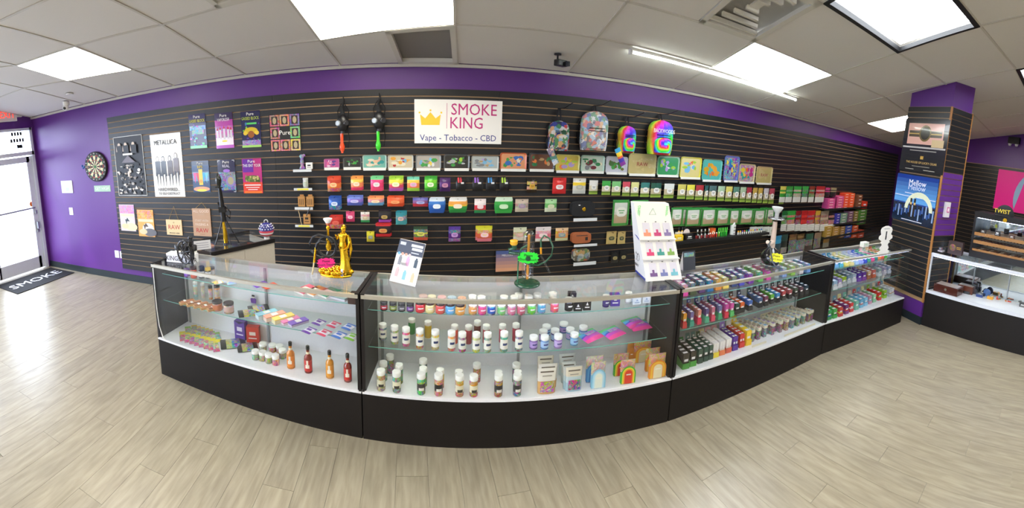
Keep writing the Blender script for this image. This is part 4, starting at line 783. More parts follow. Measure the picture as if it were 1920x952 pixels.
T3 = [(1449.5, 1464, 442, 474), (1465, 1476, 440, 474), (1478, 1492, 450, 476), (1492.5, 1508.5, 449, 476), (1480, 1494, 439, 452), (1495, 1508, 439, 452), (1510, 1523.5, 438, 470), (1526, 1539, 436, 465), (1544, 1555, 436, 463)]
cT = [['2A8AB8', '3A9AC8', '24485A', '4A5A60'], ['2A4A44', '1E2A2A', '8A8A88~'], ['4A5A6A~', '3A6A4A~', '5A6A7A~'], ['3A4A5A~', '6A7A8A~', '2A3A4A~'], ['8A6A44', 'A08050'], ['A88A5A', '8A6A44'], ['2A5A4A', '5A4A48~', '3A2E34'], ['8A7460', '4A3A3A~', '5A4A48~'], ['C82A24', 'A8803A', '8A8A80']]
for k, ((u0, u1, a, b), c) in enumerate(zip(T3, cT)):
    (x, y, z), w_, h = wrect(u0, u1, a, b, .12 if k not in (4, 5) else .06); hook((x, D-SW, z+h*.93), 'hook of the %s foil pouch in the lowest right row' % ORD[k])
    pouch(['bright blue', 'dark green', 'silver cartoon-print', 'blue-grey foil', 'left brown', 'right tan-brown', 'green and plum', 'brown and plum', 'red and gold'][k]+' pouch in the lowest right row above the case', (x, y, z), 0, w_, h, c, None, .02, group='foil pouches, lowest right row')
# ================================================================== wall shelves on the right and cartons
def wshelf(u0, u1, v, lb, dep=.2):
    a, b = onwall(u0, v, SW+dep), onwall(u1, v, SW+dep); m = MB(); L_ = b.x-a.x
    m.box((0, -dep/2, -.008), (L_, dep, .014), 'black'); m.box((0, -dep, -.018), (L_, .006, .036), 'black')
    o = m.obj('wall_shelf', 'matte', None, ((a.x+b.x)/2, D-SW, a.z)); return tag(o, lb, 'shelf')
s1 = wshelf(1218, 1440, 458, 'black wall shelf holding small lighters and tubs'); s2 = wshelf(1546, 1628, 391.8, 'black wall shelf under the pink and orange cartons', .16); s3 = wshelf(1566, 1630, 420, 'black wall shelf under the blue and purple cartons', .16); s4 = wshelf(1545, 1632, 445.5, 'lowest black wall shelf at right, under gold and blue cartons', .16)
def stack(u0, u1, v0, v1, n, col, nm, dep=.15, cols=None):
    (x, y, z), w_, h = wrect(u0, u1, v0, v1, SW+dep); hh = h/n
    for q in range(n):
        c = (cols[q % len(cols)] if cols else col)
        carton('%s small carton, %s from the bottom of its stack%s' % (nm, ORD[q], ''), (x+.002*((q*7) % 3-1), y+dep/2-.005, z+q*hh+.0005), .015*((q*5) % 3-1), w_*.97, dep-.02, hh-.001, c, front=c, group='small cartons stacked on the right wall shelves', logo='E8D8C0' if q % 2 else 'D8C8D8', line=False)
stack(1552, 1566, 372.5, 391.5, 4, 'C84A8A', 'magenta'); stack(1569, 1582, 368, 391.5, 5, 'C04A80', 'rose-pink'); stack(1582.5, 1592, 362.5, 391.5, 6, 'D84A28', 'orange-red left-hand'); stack(1592.5, 1602, 362.5, 391.5, 6, 'E0542C', 'orange-red right-hand')
stack(1608, 1616.5, 365.5, 391.5, 4, '7A4A34', 'brown'); stack(1617, 1626.5, 378, 391.5, 1, 'D83A24', 'single bright red')
stack(1568, 1575.5, 400.5, 420, 4, '34349A', 'indigo'); stack(1576.5, 1588.5, 400, 420, 4, '6A8A7A', 'grey-green'); stack(1590, 1600, 396, 420, 5, '6A4A62', 'plum'); stack(1601, 1609, 396, 420, 5, '7A6A34', 'olive-gold'); stack(1610, 1624.5, 393, 420, 5, '4A7A34', 'leaf green')
stack(1548, 1560, 424.5, 445, 4, 'A8883A', 'gold left-hand'); stack(1561.5, 1574, 424.5, 445, 5, 'A8823A', 'gold middle'); stack(1575, 1584.5, 424.5, 445, 5, '8A6A34', 'bronze'); stack(1585.5, 1597, 423, 445, 4, '2A4AA0', 'royal blue'); stack(1598.5, 1608.5, 423, 445, 4, 'C0502C', 'rust'); stack(1610, 1620, 432, 445, 2, 'B84A34', 'brick-coloured')
# small things on the black shelf s1
zs = s1.location.z
def sp(u, off=.12): q = onwall(u, 445, SW+off); return q.x
def tub(nm, u, r, h, body, cap, dy=.1, grp='small tubs and lighters on the black shelf', capf=.25): return jar(nm, (sp(u, dy), D-SW-dy, zs), r, h, body, cap, None, cat='tub', group=grp, capf=capf)
t = carton('yellow carton of lighters at the left end of the black shelf', (sp(1272, .14), D-SW-.12, zs), 0, .13, .09, .07, 'F0C82A', logo='F4F0DC'); 
for q in range(7): tub('yellow lighter, %s along in the yellow carton' % ORD[q], 1266+q*2.1, .0055, .115, 'F2CC2E', 'F0F0E8', .12)
for q in range(3): tub('small glass bottle behind the yellow carton, number %s from left' % ORD[q], 1272+q*6, .013, .16, 'F0C040', '2A2A2A', .06)
t = carton('black dome-topped display carton on the black shelf', (sp(1291, .14), D-SW-.12, zs), 0, .125, .09, .08, '1C1C1E', logo='D8D8D0')
m = MB(); m.prism([(-.055, .08)]+[(.055*math.cos(a), .085+.055*math.sin(a)) for a in [math.pi*(1-k/10) for k in range(11)]]+[(.055, .08)], .03, .036, 'E8D8D0'); m.obj('header_card', 'paper', t)
for q in range(9): tub('tiny red-labelled bottle, %s from left on the black shelf' % ORD[q], 1305+q*3.3, .0085, .062, ['B83A3A', '8A2A2E', 'D8C8C0'][q % 3], ['1A1A1A', 'E8E8E8'][q % 2], .13)
for q in range(4): tub('small dark vial behind the red bottles, %s from left' % ORD[q], 1307+q*7, .01, .11, ['3A4A3A', '4A4440'][q % 2], 'E8E8E0', .06)
carton('orange carton above the red bottles on the black shelf', (sp(1336, .1), D-SW-.07, zs+.0), 0, .085, .07, .12, 'E0642A', logo='F0C8A0')
for q in range(5): tub('red lighter, %s along in front of the orange carton' % ORD[q], 1331+q*4, .009, .07, 'C8342C', 'F0E8E0', .14)
for q in range(12): tub('green lighter, %s of the green row' % ORD[q], 1346+(q % 6)*3.1, .0075, .085+.03*(q//6), '34C83A', '62E04A', .14-.06*(q//6))
t = thing('tub_stack', 'tall white tub with a cap standing highest on the black shelf', 'tub', (sp(1373, .1), D-SW-.09, zs)); m = MB(); m.lathe([(.045, 0), (.045, .075)], 'E4E6E4', 16); m.obj('body', 'plastic', t)
m = MB(); m.lathe([(.046, .077), (.046, .15)], 'DEE0E0', 16); m.obj('middle_section', 'plastic', t); m = MB(); m.lathe([(.03, .152), (.03, .19), (.012, .2), (.012, .23)], 'F0F0F0', 14); m.obj('cap', 'plastic', t)
for q in range(3): m = MB(); m.box((0, -.046, .02+.05*q), (.05, .002, .01), '3A3A40'); m.obj('printed_line', 'paper', t)
for q in range(12):
    c = ['F0A82A', 'F0D040', '7A4AA0', 'E0602A', '2FA84A', '2A5AB8'][q % 6]; nm = ['amber', 'yellow', 'purple', 'orange', 'green', 'blue'][q % 6]
    tub('%s-capped little jar, %s from left on the black shelf' % (nm, ORD[q]), 1383+q*3.9, .011, .06, 'E8E8E4', c, .14, capf=.35)
for q in range(4): 
    (x, y, z), w_, h = wrect(1406+q*12, 1417+q*12, 425, 441, .11); carton('small white printed packet, %s left of the pale water pipe' % ORD[q], (x, y, z), 0, w_, .02, h, 'D8DCD8', logo='A8B0A8', group='white packets by the pale water pipe')
# ================================================================== left column: pipes, holders, brown boxes
def holder(lb, r, price=True):
    (x, y, z), w_, h = wrect(*r, off=SW+.06); t = thing('clear_holder', lb, 'holder', (x, D-SW, z), 0, 'clear acrylic holders on the slat wall')
    m = MB(); m.box((0, -.04, h-.002), (w_, .08, .003), 'white'); m.obj('ledge', 'clear_plastic', t); m = MB(); m.box((0, -.081, h/2), (w_, .003, h), 'D8DCE0'); m.obj('front_lip', 'gloss', t)
    if price: m = MB(); m.box((0, -.084, h/2), (w_*.62, .002, h*.7), 'E8DC4A'); m.obj('price_strip', 'paper', t)
    return z+h, x
def shelfitem(u0, u1, v0, v1): (x, y, z), w_, h = wrect(u0, u1, v0, v1, SW+.07); return (x, D-SW-.045, z), w_, h
holder('clear holder under the purple glass pipe', (550.5, 585, 317, 321.8), False); (x, y, z), w_, h = shelfitem(559, 571.5, 289.5, 317)
t = thing('glass_pipe', 'knobbly purple glass pipe standing on a clear holder', 'pipe', (x, y, z)); m = MB(); m.lathe([(w_*.4, 0), (w_*.45, h*.06), (w_*.22, h*.25), (w_*.28, h*.5), (w_*.2, h*.7), (w_*.42, h*.88), (w_*.2, h)], '7A4AA8~', 14); m.obj('tube', 'gloss', t); m = MB(); m.ball((w_*.3, 0, h*.92), w_*.22, '8A5AC0~'); m.obj('bowl', 'gloss', t)
(x, y, z), w_, h = shelfitem(573, 585, 305, 316.8); t = carton('small white gift box with a black mark beside the purple pipe', (x, y, z), 0, w_, .03, h, 'E8E8E4', logo='2A2A2A')
holder('clear holder with a yellow price strip under the silver can', (552, 586, 352, 356.5)); (x, y, z), w_, h = shelfitem(567, 577, 334, 351.8); jar('small silver-white can on a clear holder', (x, y, z), w_/2, h, 'D0D4CC~', 'C8CCC8', 'B8C0B0', cat='can')
holder('clear holder under the two brown cartons', (553.7, 587.5, 387.6, 392.4), False)
for k, (u0, u1) in enumerate(((558.5, 571), (574, 587))):
    (x, y, z), w_, h = shelfitem(u0, u1, 365.5, 387.4); t = carton('brown kraft carton with black stripes, %s of the pair' % ['left', 'right'][k], (x, y, z), 0, w_, .035, h*.85, 'B8874E', logo=None); m = MB(); m.box((0, .012, h*.92), (w_*.6, .003, h*.16), 'B8874E'); m.obj('hang_tab', 'paper', t)
    for q in range(3): m = MB(); m.box((w_*(-.25+.25*q), -.0185, h*.4), (w_*.08, .001, h*.5), '2A2420'); m.obj('printed_stripe', 'paper', t)
holder('clear holder with a yellow price strip under the single brown carton', (554.5, 588, 420.5, 425)); (x, y, z), w_, h = shelfitem(568.5, 581, 400, 420.3); t = carton('single brown kraft carton below the pair', (x, y, z), 0, w_, .035, h*.9, 'B8874E', logo='2A2420')
m = MB(); a = onwall(558, 388, .08); b = onwall(566, 424, .08); m.tube([a.lerp(b, k/8)+Vector((.004*(k % 2), 0, 0)) for k in range(9)], .005, 'C8B088', 6); tag(m.obj('bead_string', 'gloss'), 'string of black and tan beads hanging from the left side of the holder', 'beads')
m = MB(); a = onwall(581, 388, .13); b = onwall(574, 405, .13); m.tube([a.lerp(b, k/5)+Vector((.004*(k % 2), 0, 0)) for k in range(6)], .005, '2A2420', 6); tag(m.obj('bead_string', 'gloss'), 'short dark bead string in front of the single brown carton', 'beads')
# pouches / cases on holders right of centre
def hcase(lb, r, col, kind, mat='fabric'):
    (x, y, z), w_, h = wrect(*r, off=SW+.09); t = thing(kind, lb, 'case', (x, D-SW-.05, z)); dd = .035; m = MB()
    P = []
    for k in range(24): a = 2*math.pi*k/24; P.append((w_/2*math.copysign(abs(math.cos(a))**.45, math.cos(a)), h/2+h/2*math.copysign(abs(math.sin(a))**.45, math.sin(a))))
    m.prism(P, -dd, dd, col); m.obj('body', mat, t, bevel=.004); return t, w_, h, dd
t, w_, h, dd = hcase('hard black storage case with a round brass badge', (1072, 1116, 378.5, 406), '17181C', 'storage_case'); m = MB(); m.lathe([(.024, 0), (.024, .004), (.018, .005)], 'gold', 20); o = m.obj('badge', 'metal', t, (w_*.03, -dd, h*.5)); o.rotation_euler = (math.pi/2, 0, 0); m = MB(); m.box((-w_*.18, -dd-.001, h*.78), (.022, .001, .01), 'F2F2F2'); m.obj('price_tag', 'paper', t)
holder('long clear holder under the black storage case', (1074, 1118, 408, 413.8), False)
t, w_, h, dd = hcase('brown leather pouch with a zip and a black patch', (1073, 1109, 437, 456.5), 'A05A34', 'leather_pouch', 'matte'); m = MB(); m.box((0, -dd-.001, h*.76), (w_*.6, .003, .006), 'silver'); m.obj('zip', 'metal', t); m = MB(); m.box((w_*.25, -dd-.002, h*.45), (.03, .003, .04), '2A2422'); m.obj('patch', 'matte', t)
holder('clear holder under the brown leather pouch', (1075, 1118, 456.5, 461), False)
t, w_, h, dd = hcase('camouflage hard case on a clear holder', (1075.5, 1106.5, 468, 489.8), '6A6444~', 'storage_case')
holder('clear holder under the camouflage case', (1074, 1116, 490, 496), False)
(x, y, z), w_, h = wrect(929.7, 985, 469.5, 508, .06); t = thing('calendar_card', 'blue dusk-sky card on the slats behind the green-hosed glass pipe', 'card', (x, y, z)); m = MB(); G = grad('4A5A90', 'D8A080', 6)
for q in range(6): m.face([(-w_/2, -.003, h*(1-(q+1)/6)), (w_/2, -.003, h*(1-(q+1)/6)), (w_/2, -.003, h*(1-q/6)), (-w_/2, -.003, h*(1-q/6))], G[q])
m.box((0, 0, h/2), (w_, .004, h), '4A5A90'); m.obj('card', 'paper', t); text('MELLOW', h*.13, 'F0F0F4', t, (-w_*.12, -.005, h*.78))
# ================================================================== gas masks
def mask(lb, u, v0, v1, col, u_off=0):
    top = onwall(u, v0, .1); c = onwall(u, (v0*.55+v1*.45), .14); bot = onwall(u-4, v1, .14); t = thing('gas_mask_pipe', lb, 'mask', (c.x, c.y, c.z)); s = (top.z-bot.z)/.62
    m = MB(); m.ball((0, 0, 0), .105*s, '1A1A1C', sx=.78, sy=.7, sz=1.12); m.obj('face_piece', 'plastic', t)
    for q, dx in enumerate((-.05, .05)): m = MB(); m.lathe([(.036*s, 0), (.036*s, .018*s), (.028*s, .022*s)], ['8E9498', '2E2E32'][q], 18); o = m.obj('eye_piece', 'gloss', t, (dx*s, -.06*s, .0)); o.rotation_euler = (math.pi/2, 0, dx*8)
    m = MB(); m.tube([(0, 0, .1*s), (-.01*s, .02, .2*s), (.015*s, .03, .28*s), (0, .06, .34*s)], [.035*s, .02*s, .014*s, .006*s], '151517', 10); m.obj('head_strap', 'fabric', t)
    for q in (-1, 1): m = MB(); m.tube([(q*.06*s, .02, .04*s), (q*.075*s, .04, .16*s), (q*.02*s, .03, .25*s)], .007*s, '151517', 6); m.obj('strap', 'fabric', t)
    m = MB(); m.lathe([(.03*s, 0), (.03*s, .03*s)], '2A2A2C', 16, c=(0, -.02, -.13*s)); m.obj('connector', 'plastic', t)
    m = MB(); m.lathe([(.02*s, -.03*s), (.012*s, -.02*s), (.03*s, .01*s), (.036*s, .05*s), (.026*s, .085*s), (.02*s, .1*s), (.022*s, .22*s)], col, 18, c=(-.012, -.02, -.35*s)); m.obj('acrylic_tube', 'gloss', t)
    m = MB(); m.tube([(.05*s, .04, -.05*s), (.07*s, .05, -.2*s), (.05*s, .05, -.32*s)], .006*s, '151517', 6); m.obj('hanging_strap', 'fabric', t)
    hook(Vector((c.x, D-SW, top.z)), ('hook of the '+lb) if len(lb.split()) < 13 else 'hook of the '+lb.split(',')[0])
mask('black gas mask with an orange tube', 643, 190, 281, 'E04A1E'); mask('black gas mask with a green tube', 711, 184, 277.5, '3AC82A')
# ================================================================== backpacks
def backpack(lb, u0, u1, v0, v1, top, c1, c2, word=None, small=False, swirl=None):
    (x, y, z), w_, h = wrect(u0, u1, v0, v1, .2); t = thing('backpack', lb, 'backpack', (x, D-SW-.09, z)); d = .08
    def body(m, w, h, d, z0, y0, col, n=22):
        P = []
        for i in range(n+1):
            tt = i/n; ww = w*.5*(.93+.07*min(1, tt*5))*((1-max(0, (tt-.7)/.3)**2.4)**.5 if tt < 1 else .18); dd = d*(.55+.45*math.sin(math.pi*min(1, .18+tt*.8))) if tt < 1 else d*.2
            row = []
            for k in range(36): a = 2*math.pi*k/36; row.append((max(ww, w*.09)*math.copysign(abs(math.cos(a))**.55, math.cos(a)), y0+dd*math.copysign(abs(math.sin(a))**.6, math.sin(a)), z0+h*tt))
            P.append(row)
        m.grid(P, col, True, True); m.face(P[0][::-1], col if not callable(col) else col(0, 0)); m.face(P[-1], col if not callable(col) else col(n-1, 0))
    RB = ['4A3AA8', '3A7AC8', '2AA08A', '7AC83A', 'E8D03A', 'E8842A', 'D83A4A', 'C83A8A']
    import colorsys
    def tie(cx, cz_, tw):
        def f(i, j):
            x = math.cos(6.283*j/36)-cx; z_ = (i/22-cz_)*1.6; hu = (math.atan2(z_, x)/6.283+math.hypot(x, z_)*tw+.02*math.sin(9*x+7*z_)) % 1; r_, g_, b_ = colorsys.hsv_to_rgb(hu, .82, .85); return (lin(r_), lin(g_), lin(b_), .93)
        return f
    cf = tie(.2, .3, .55) if swirl else (c1+'*')
    m = MB(); body(m, w_, h, d, 0, 0, cf); m.obj('main_bag', 'fabric', t)
    m = MB(); body(m, w_*.72, h*(.44 if not small else .5), d*.45, h*.06, -d*.85, tie(.1, .5, .9) if swirl else (c2+'*')); m.obj('front_pocket', 'fabric', t)
    for zz in ((.5, .57) if not small else (.6, .66)): m = MB(); m.box((0, -d*1.0-.002, h*zz), (w_*.6, .006, .006), '1A1A22'); m.obj('zip', 'plastic', t)
    for q in (-1, 1): m = MB(); m.tube([(q*w_*.3, d*.6, h*.95), (q*w_*.5, d*.95, h*.7), (q*w_*.52, d*.8, h*.3), (q*w_*.42, d*.6, h*.05)], .012, '1A1A22', 6); m.obj('shoulder_strap', 'fabric', t)
    hp = onwall(*top, .1); rel = (hp.x-x, .04, hp.z-z); m = MB(); m.tube([(-.03, .02, h*.93), (rel[0]-.008, .05, rel[2]), (rel[0]+.008, .05, rel[2]), (.03, .02, h*.93)], .009, '1A1A22', 6); m.obj('handle_loop', 'fabric', t)
    if word: text(word, h*.16, 'F4E8E0', t, (0, -d*1.04, h*.68), sx=.72)
    m = MB(); m.tube([(hp.x, D-SW, hp.z+.0), (hp.x+.01, D-.22, hp.z+.0), (hp.x+.02, D-.42, hp.z+.05)], .005, '1A1A1E', 6); tag(m.obj('wire_hook', 'plastic'), 'wire hook of the '+lb, 'hook')
    return t, w_, h
backpack('small dark cartoon-print backpack, first of the four bags', 1034, 1070.5, 226, 283, (1050.5, 203), '3A3A5A', '6A6A5A', small=True)
backpack('large white-blue cartoon-print backpack, second of the four bags', 1095, 1144, 208, 282.5, (1118, 198), 'C0C8D0', 'D8C8B8')
backpack('small tie-dye rainbow backpack, third of the four bags', 1166, 1196, 236, 286.5, (1179, 219), '4A3AA8', '2AA08A', small=True, swirl=1)
backpack('large tie-dye backpack with white lettering, fourth of the four bags', 1223, 1266, 225, 290.5, (1241, 214), '4A3AA8', 'E8842A', word='BACKWOODS', swirl=1)
def charm(lb, a, b, cols):
    p, q = onwall(*a, .33), onwall(*b, .33); t = thing('charm_pouch', lb, 'pouch', (q.x, q.y, q.z)); L_ = math.hypot(p.x-q.x, p.z-q.z)
    o = pmesh_pouch(.07, L_, cols, .02).obj('body', 'fabric', t); o.rotation_euler = (0, math.atan2(p.x-q.x, p.z-q.z), 0)
    m = MB(); m.tube([(p.x-q.x, 0, p.z-q.z), (p.x-q.x+.05, .08, p.z-q.z+.06), (p.x-q.x+.1, .2, p.z-q.z+.14)], .004, 'black', 6); m.obj('cord', 'fabric', t)
charm('small cartoon-print pouch dangling below the first backpack', (1030, 277), (1043.5, 308), ['C8B8C8*', '6A6AA0*', 'A8B8D0*']); charm('small tie-dye pouch dangling below the third backpack', (1157, 278), (1169, 310), ['3A9AC8', 'E8C83A', 'E0603A', '4A3AA8', '8A3A9A'])
# ================================================================== CASE CONTENTS
def shp(u, v, z, rad=0.):
    p = onz(u, v, z); d = Vector((p.x, p.y, 0)).normalized(); return clampp(Vector((p.x+d.x*rad, p.y+d.y*rad, z+.0006)), max(rad, .012), None, max(rad, .01))[0]
def pw_(p): return math.hypot(p.x, p.y)/F
def jrow(items, z, rz, mk):
    for it in items: mk(it)
# ---- case 1 (leftmost)
set_clamp(0); r1 = czrot(0); zt, zm, zd = SH[0][0][0], SH[0][1][0], DK
G1 = 'sauce bottles on the deck of the left case'
for k, (u, v0, v1, liq, lab, nm) in enumerate(((546.3, 636.5, 692, 'D8863A', 'E8882E', 'orange'), (578.9, 643.5, 700.5, '8A2A22', 'C8302C', 'dark red'), (619.2, 652.5, 710.5, 'D8902E', 'E89A2E', 'golden'), (652.8, 658, 717.5, '8E2A20', 'C82E28', 'deep red'))):
    p = shp(u, v1, zd, .026); s = pw_(p); bottle('%s sauce bottle, %s from left on the white deck' % (nm, ORD[k]), p, 8.3*s, (v1-v0)*s*.99, liq, lab, group=G1)
for k, (u, vt, vb, c) in enumerate(((493.6, 642, 659, 'A8A05A'), (511.4, 644, 661, 'B8843A'), (525, 646, 662.5, 'B8885A'), (530.3, 653, 673.4, '8A8A70'), (479.9, 654.5, 675.5, '7AA87A'), (493.2, 657, 677.6, 'B8A83A'), (504.7, 660.5, 682.2, '9A9A3A'), (517.7, 663, 686, 'D0703A'))):
    p = shp(u, vb, zd, .024); s = pw_(p); jar('small round white-lidded jar, %s in the cluster beside the orange sauce bottle' % ORD[k], p, 7.6*s, (vb-vt)*s*.88, c+'~', 'white', capf=.32, group='eight little jars in the left case')
cols = ['E8D83A*', '8AC83A*', 'D8583A*', 'C8C83A*', '9A4AA8*', 'E8A83A*']
k = 0
for (ua, va, ub, vb, n) in ((322, 634, 405, 607, 0), ):
    pass
grp = 'flat candy sachets on the left deck'
def flat(lb, u, v, z, L_, W_, rz, bands, lab='white', grp=None, th=.008, name='sachet'):
    p, _ = clampp(onz(u, v, z), max(L_, W_)*.55, None, max(L_, W_)*.5); t = thing(name, lb, 'sachet', (p.x, p.y, z+.001), rz, grp)
    m = pmesh_pouch(W_, L_, bands, th); o = m.obj('body', 'foil', t); o.rotation_euler = (-math.pi/2, 0, 0); o.location = (0, -L_/2, th*.42); 
    if lab:
        m = MB(); m.box((0, 0, th*1.45+.0008), (W_*.5, L_*.26, .0008), lab); m.obj('label_patch', 'paper', t)
    return t
for k in range(8): flat('narrow bright candy sachet, %s from left in the front row' % ORD[k], 334+k*9.6, 636+k*2.3, zd, .17, .052, r1+.75, ['E8D83A', cols[k % 6], cols[(k+2) % 6], 'D84A7A~'], None, grp)
for k in range(7): flat('narrow bright candy sachet, %s from left in the middle row' % ORD[k], 353+k*9.2, 621+k*1.9, zd, .17, .052, r1+.75, ['8AC83A', cols[(k+3) % 6], cols[(k+1) % 6], 'E8D83A'], None, grp)
for k in range(5): flat('narrow bright candy sachet, %s from left in the back row' % ORD[k], 376+k*8.4, 610+k*1.3, zd, .15, .052, r1+.75, ['E8C83A', cols[(k+4) % 6], 'A86A8A~', 'D8D83A'], None, grp)
for k, (u, v, L_, W_, a, nm) in enumerate(((437, 645, .2, .15, -.9, 'left'), (464, 652, .16, .13, -.9, 'right'), (468, 588, .17, .13, -.9, 'upper'), (490, 575, .16, .12, -.9, 'rear upper'))):
    z = zd if k < 2 else zm; flat('black foil pouch with a cartoon print lying flat, %s one' % nm if k else 'large black foil pouch lying flat on the deck', u, v, z, L_, W_, r1+a, ['1A1A1E', '3A3A6A*', '4A4A8A*', 'C8B83A~', '1A1A1E'], None, 'black cartoon pouches in the left case', .016)
def upbox(lb, u0, u1, v0, v1, z, rz, dep, col, **kw):
    u = (u0+u1)/2; p = shp(u, v1, z); s = pw_(p); w_ = (u1-u0)*s*kw.pop('wf', .8); h = (v1-v0)*s*kw.pop('hf', .92); d = Vector((-math.sin(rz), math.cos(rz), 0)); c, _ = clampp(p+d*(dep/2), dep/2+.003, None, w_/2)
    return carton(lb, (c.x, c.y, z+.0006), rz, w_, dep, h, col, **kw), w_, h
t, w_, h = upbox('tall purple carton standing under the middle shelf', 438.5, 468, 593, 634, zd, r1, .05, '5A3A9A', logo='E8E0F4'); m = MB(); m.prism([(-w_/2, h), (0, h*.86), (w_/2, h)], -.0265, -.0255, '2A1E4A'); m.obj('print_area', 'paper', t)
t, w_, h = upbox('red carton leaning beside the purple one', 462, 494, 604, 639, zd, r1+.25, .05, 'C83A2A', logo='F0E0D8')
for k, (u, c, nm) in enumerate(((469, '6A3AA0', 'purple'), (488, 'B83024', 'red'))):
    p = onz(u, 575, zm); p.y += .07; t = thing('header_figure', 'little %s card figure with a black cap behind the cash-like stacks' % nm, 'card', (p.x, p.y, zm), r1); m = MB(); m.prism([(-.022, 0), (.022, 0), (.026, .035), (.012, .042), (-.012, .042), (-.026, .035)], 0, .003, c); m.obj('body', 'paper', t)
    m = MB(); m.prism([(.012*math.cos(a), .052+.012*math.sin(a)) for a in [6.283*q/10 for q in range(10)]], -.001, .004, 'F0EEE8'); m.obj('face', 'paper', t); m = MB(); m.prism([(-.013, .056), (.013, .056), (.01, .068), (-.01, .068)], -.002, .005, '151517'); m.obj('cap', 'paper', t)
def pstack(lb, u, v, z, L_, W_, H_, rz, col, top, n=5, grp=None):
    p, _ = clampp(onz(u, v, z), .004, L_*.9, W_*.8); t = thing('booklet_stack', lb, 'booklets', (p.x, p.y, z+.0006), rz, grp); hh = H_/n
    for q in range(n): m = MB(); m.box((0, L_/2, hh*(q+.5)), (W_, L_, hh*.86), col if q < n-1 else top, cols=dict(t=top)); m.obj('booklet', 'paper', t)
    m = MB(); m.box((0, L_*.5, H_), (W_*.66, L_*.3, .001), 'F6F2EA'); m.obj('print_area', 'paper', t)
    return t
for k, (u, v, c, tp, nm) in enumerate(((482, 598, 'DCE8EC', '9AD0E0', 'pale blue'), (496.5, 602, 'ECD8CC', 'F0A890', 'salmon'), (512.5, 606.5, 'E8E0BC', 'F0D070', 'yellow'))): pstack('stack of small %s banknote-like booklets on the middle shelf' % nm, u, v, zm, .16, .058, .035, r1-.62, c, tp)
for k, (u, v, c, tp, nm) in enumerate(((528, 608, 'ECD8E4', 'E888B8', 'pink'), (543, 611.5, 'DCD0EC', '8A6AC8', 'purple'))): pstack('lower stack of small %s booklets on the middle shelf' % nm, u, v, zm, .14, .06, .022, r1-.62, c, tp, 3)
cc = [('6A3AA0', 'purple'), ('D84A6A', 'rose'), ('4A7AD0', 'blue'), ('8AC84A', 'lime'), ('E0609A', 'pink')]
for row, (base, vb) in enumerate((((612, 640, 668, 692, 712), 606), ((594, 622, 650, 678, 700), 624))):
    for k in range(5):
        u = base[k]-6*row*0-14; v = vb+(u-594)*.155-row*.0-2
        if u > 664: continue
        c, nm = cc[k]; flat('%s-edged white square packet, %s row of the fan on the middle shelf' % (nm, ['back', 'front'][row]), u, v, zm+row*.004, .085, .075, r1-.35, [c, 'F0ECF4', 'ECE8F4', c], nm and c, 'square packets fanned on the middle shelf', .006, 'packet')
for k in range(5):
    p, _ = clampp(onz(337+k*13, 571.5+k*3.0, zm), .01, .16, .05); t = thing('wooden_tray', 'kraft tray of rolled sticks, %s from left on the middle shelf' % ORD[k], 'tray', (p.x, p.y, zm+.0006), r1-.55, 'kraft trays on the middle shelf of the left case')
    m = MB(); m.box((0, .065, .009), (.042, .13, .018), 'C39A66'); m.obj('tray', 'paper', t)
    for q in range(3): m = MB(); m.tube([(-.012+.012*q, .01, .022), (-.012+.012*q, .12, .022)], .0055, ['8A5A3A', 'A8704A', 'C88A6A'][(q+k) % 3], 7); m.obj('stick', 'matte', t)
    m = MB(); m.box((0, .045, .0285), (.034, .02, .001), 'F0EEE8'); m.obj('label_patch', 'paper', t)
for k, (u, vt, vb, w, c, cap, nm) in enumerate(((368, 528, 558, 9, 'A8D0D8', 'E8ECEC', 'pale blue'), (381.6, 530, 560, 8, 'C8B8A8', 'E4E4E0', 'grey-beige'), (396, 536, 563, 8.6, 'C8905A', '1A1A1A', 'amber'), (408.6, 534, 562, 12, 'E09A6A', '1A1A1A', 'peach'))):
    p = shp(u, vb+2, zm, .05); s = pw_(p); jar('slim %s bottle with a %s cap on the middle shelf' % (nm, 'black' if k > 1 else 'white'), p, w/2*s, (vb-vt)*s*1.0, c, cap, 'D8C8B8~', 'bottle', capf=.14, name='slim_bottle')
for k, (u, vt, vb) in enumerate(((408.5, 562, 584), (430, 564.5, 589))):
    p = shp(u, vb, zm, .035); s = pw_(p); jar('round jar with a dark lid on the middle shelf, %s of two' % ['left', 'right'][k], p, 10.4*s, (vb-vt)*s*.86, ['C87A3A~', 'C88A84~'][k], '2A201E', ['B8683A', 'C8A8A0'][k], capf=.18)
for k, (u, vt, vb, w, c, cap, nm) in enumerate(((351, 503, 519, 12, '8A5AC8', '9A7AD0', 'violet cup'), (364, 497, 522, 13, 'D05A48', '3A1E22', 'coral red tub'), (379, 497, 523, 12, '24303A', '1A1A1E', 'black and white tub'), (391, 500, 523, 12, '24303A', 'C8A84A', 'second black and white tub'), (399, 499, 518, 10, 'D8B8A8', '3A2A26', 'small pale tub'))):
    p = shp(u, vb, zt, .03); s = pw_(p); jar('%s on the top shelf of the left case' % nm, p, w/2*s, (vb-vt)*s*.9, c, cap, 'E8E8EC' if k > 1 else None, capf=.25, cat='tub')
for k, (u, v, c, nm) in enumerate(((410, 530, 'E0C84A~', 'yellow'), (424, 527, 'C8D8E0~', 'pale'), (434, 531, '6AB8D8~', 'sky blue'))): flat('crumpled %s wrapper on the top shelf of the left case' % nm, u, v, zt, .09, .07, r1-.5+k*.6, [c, 'D8D0C8~', c], None, None, .014, 'wrapper')
for k, (u, v, c, nm) in enumerate(((476, 537, '7A4AC0', 'purple'), (494, 540, 'E0583A', 'orange-red'))): pstack('%s flat booklet on the top shelf of the left case' % nm, u, v, zt, .11, .08, .008, r1-.55, c, c, 1)
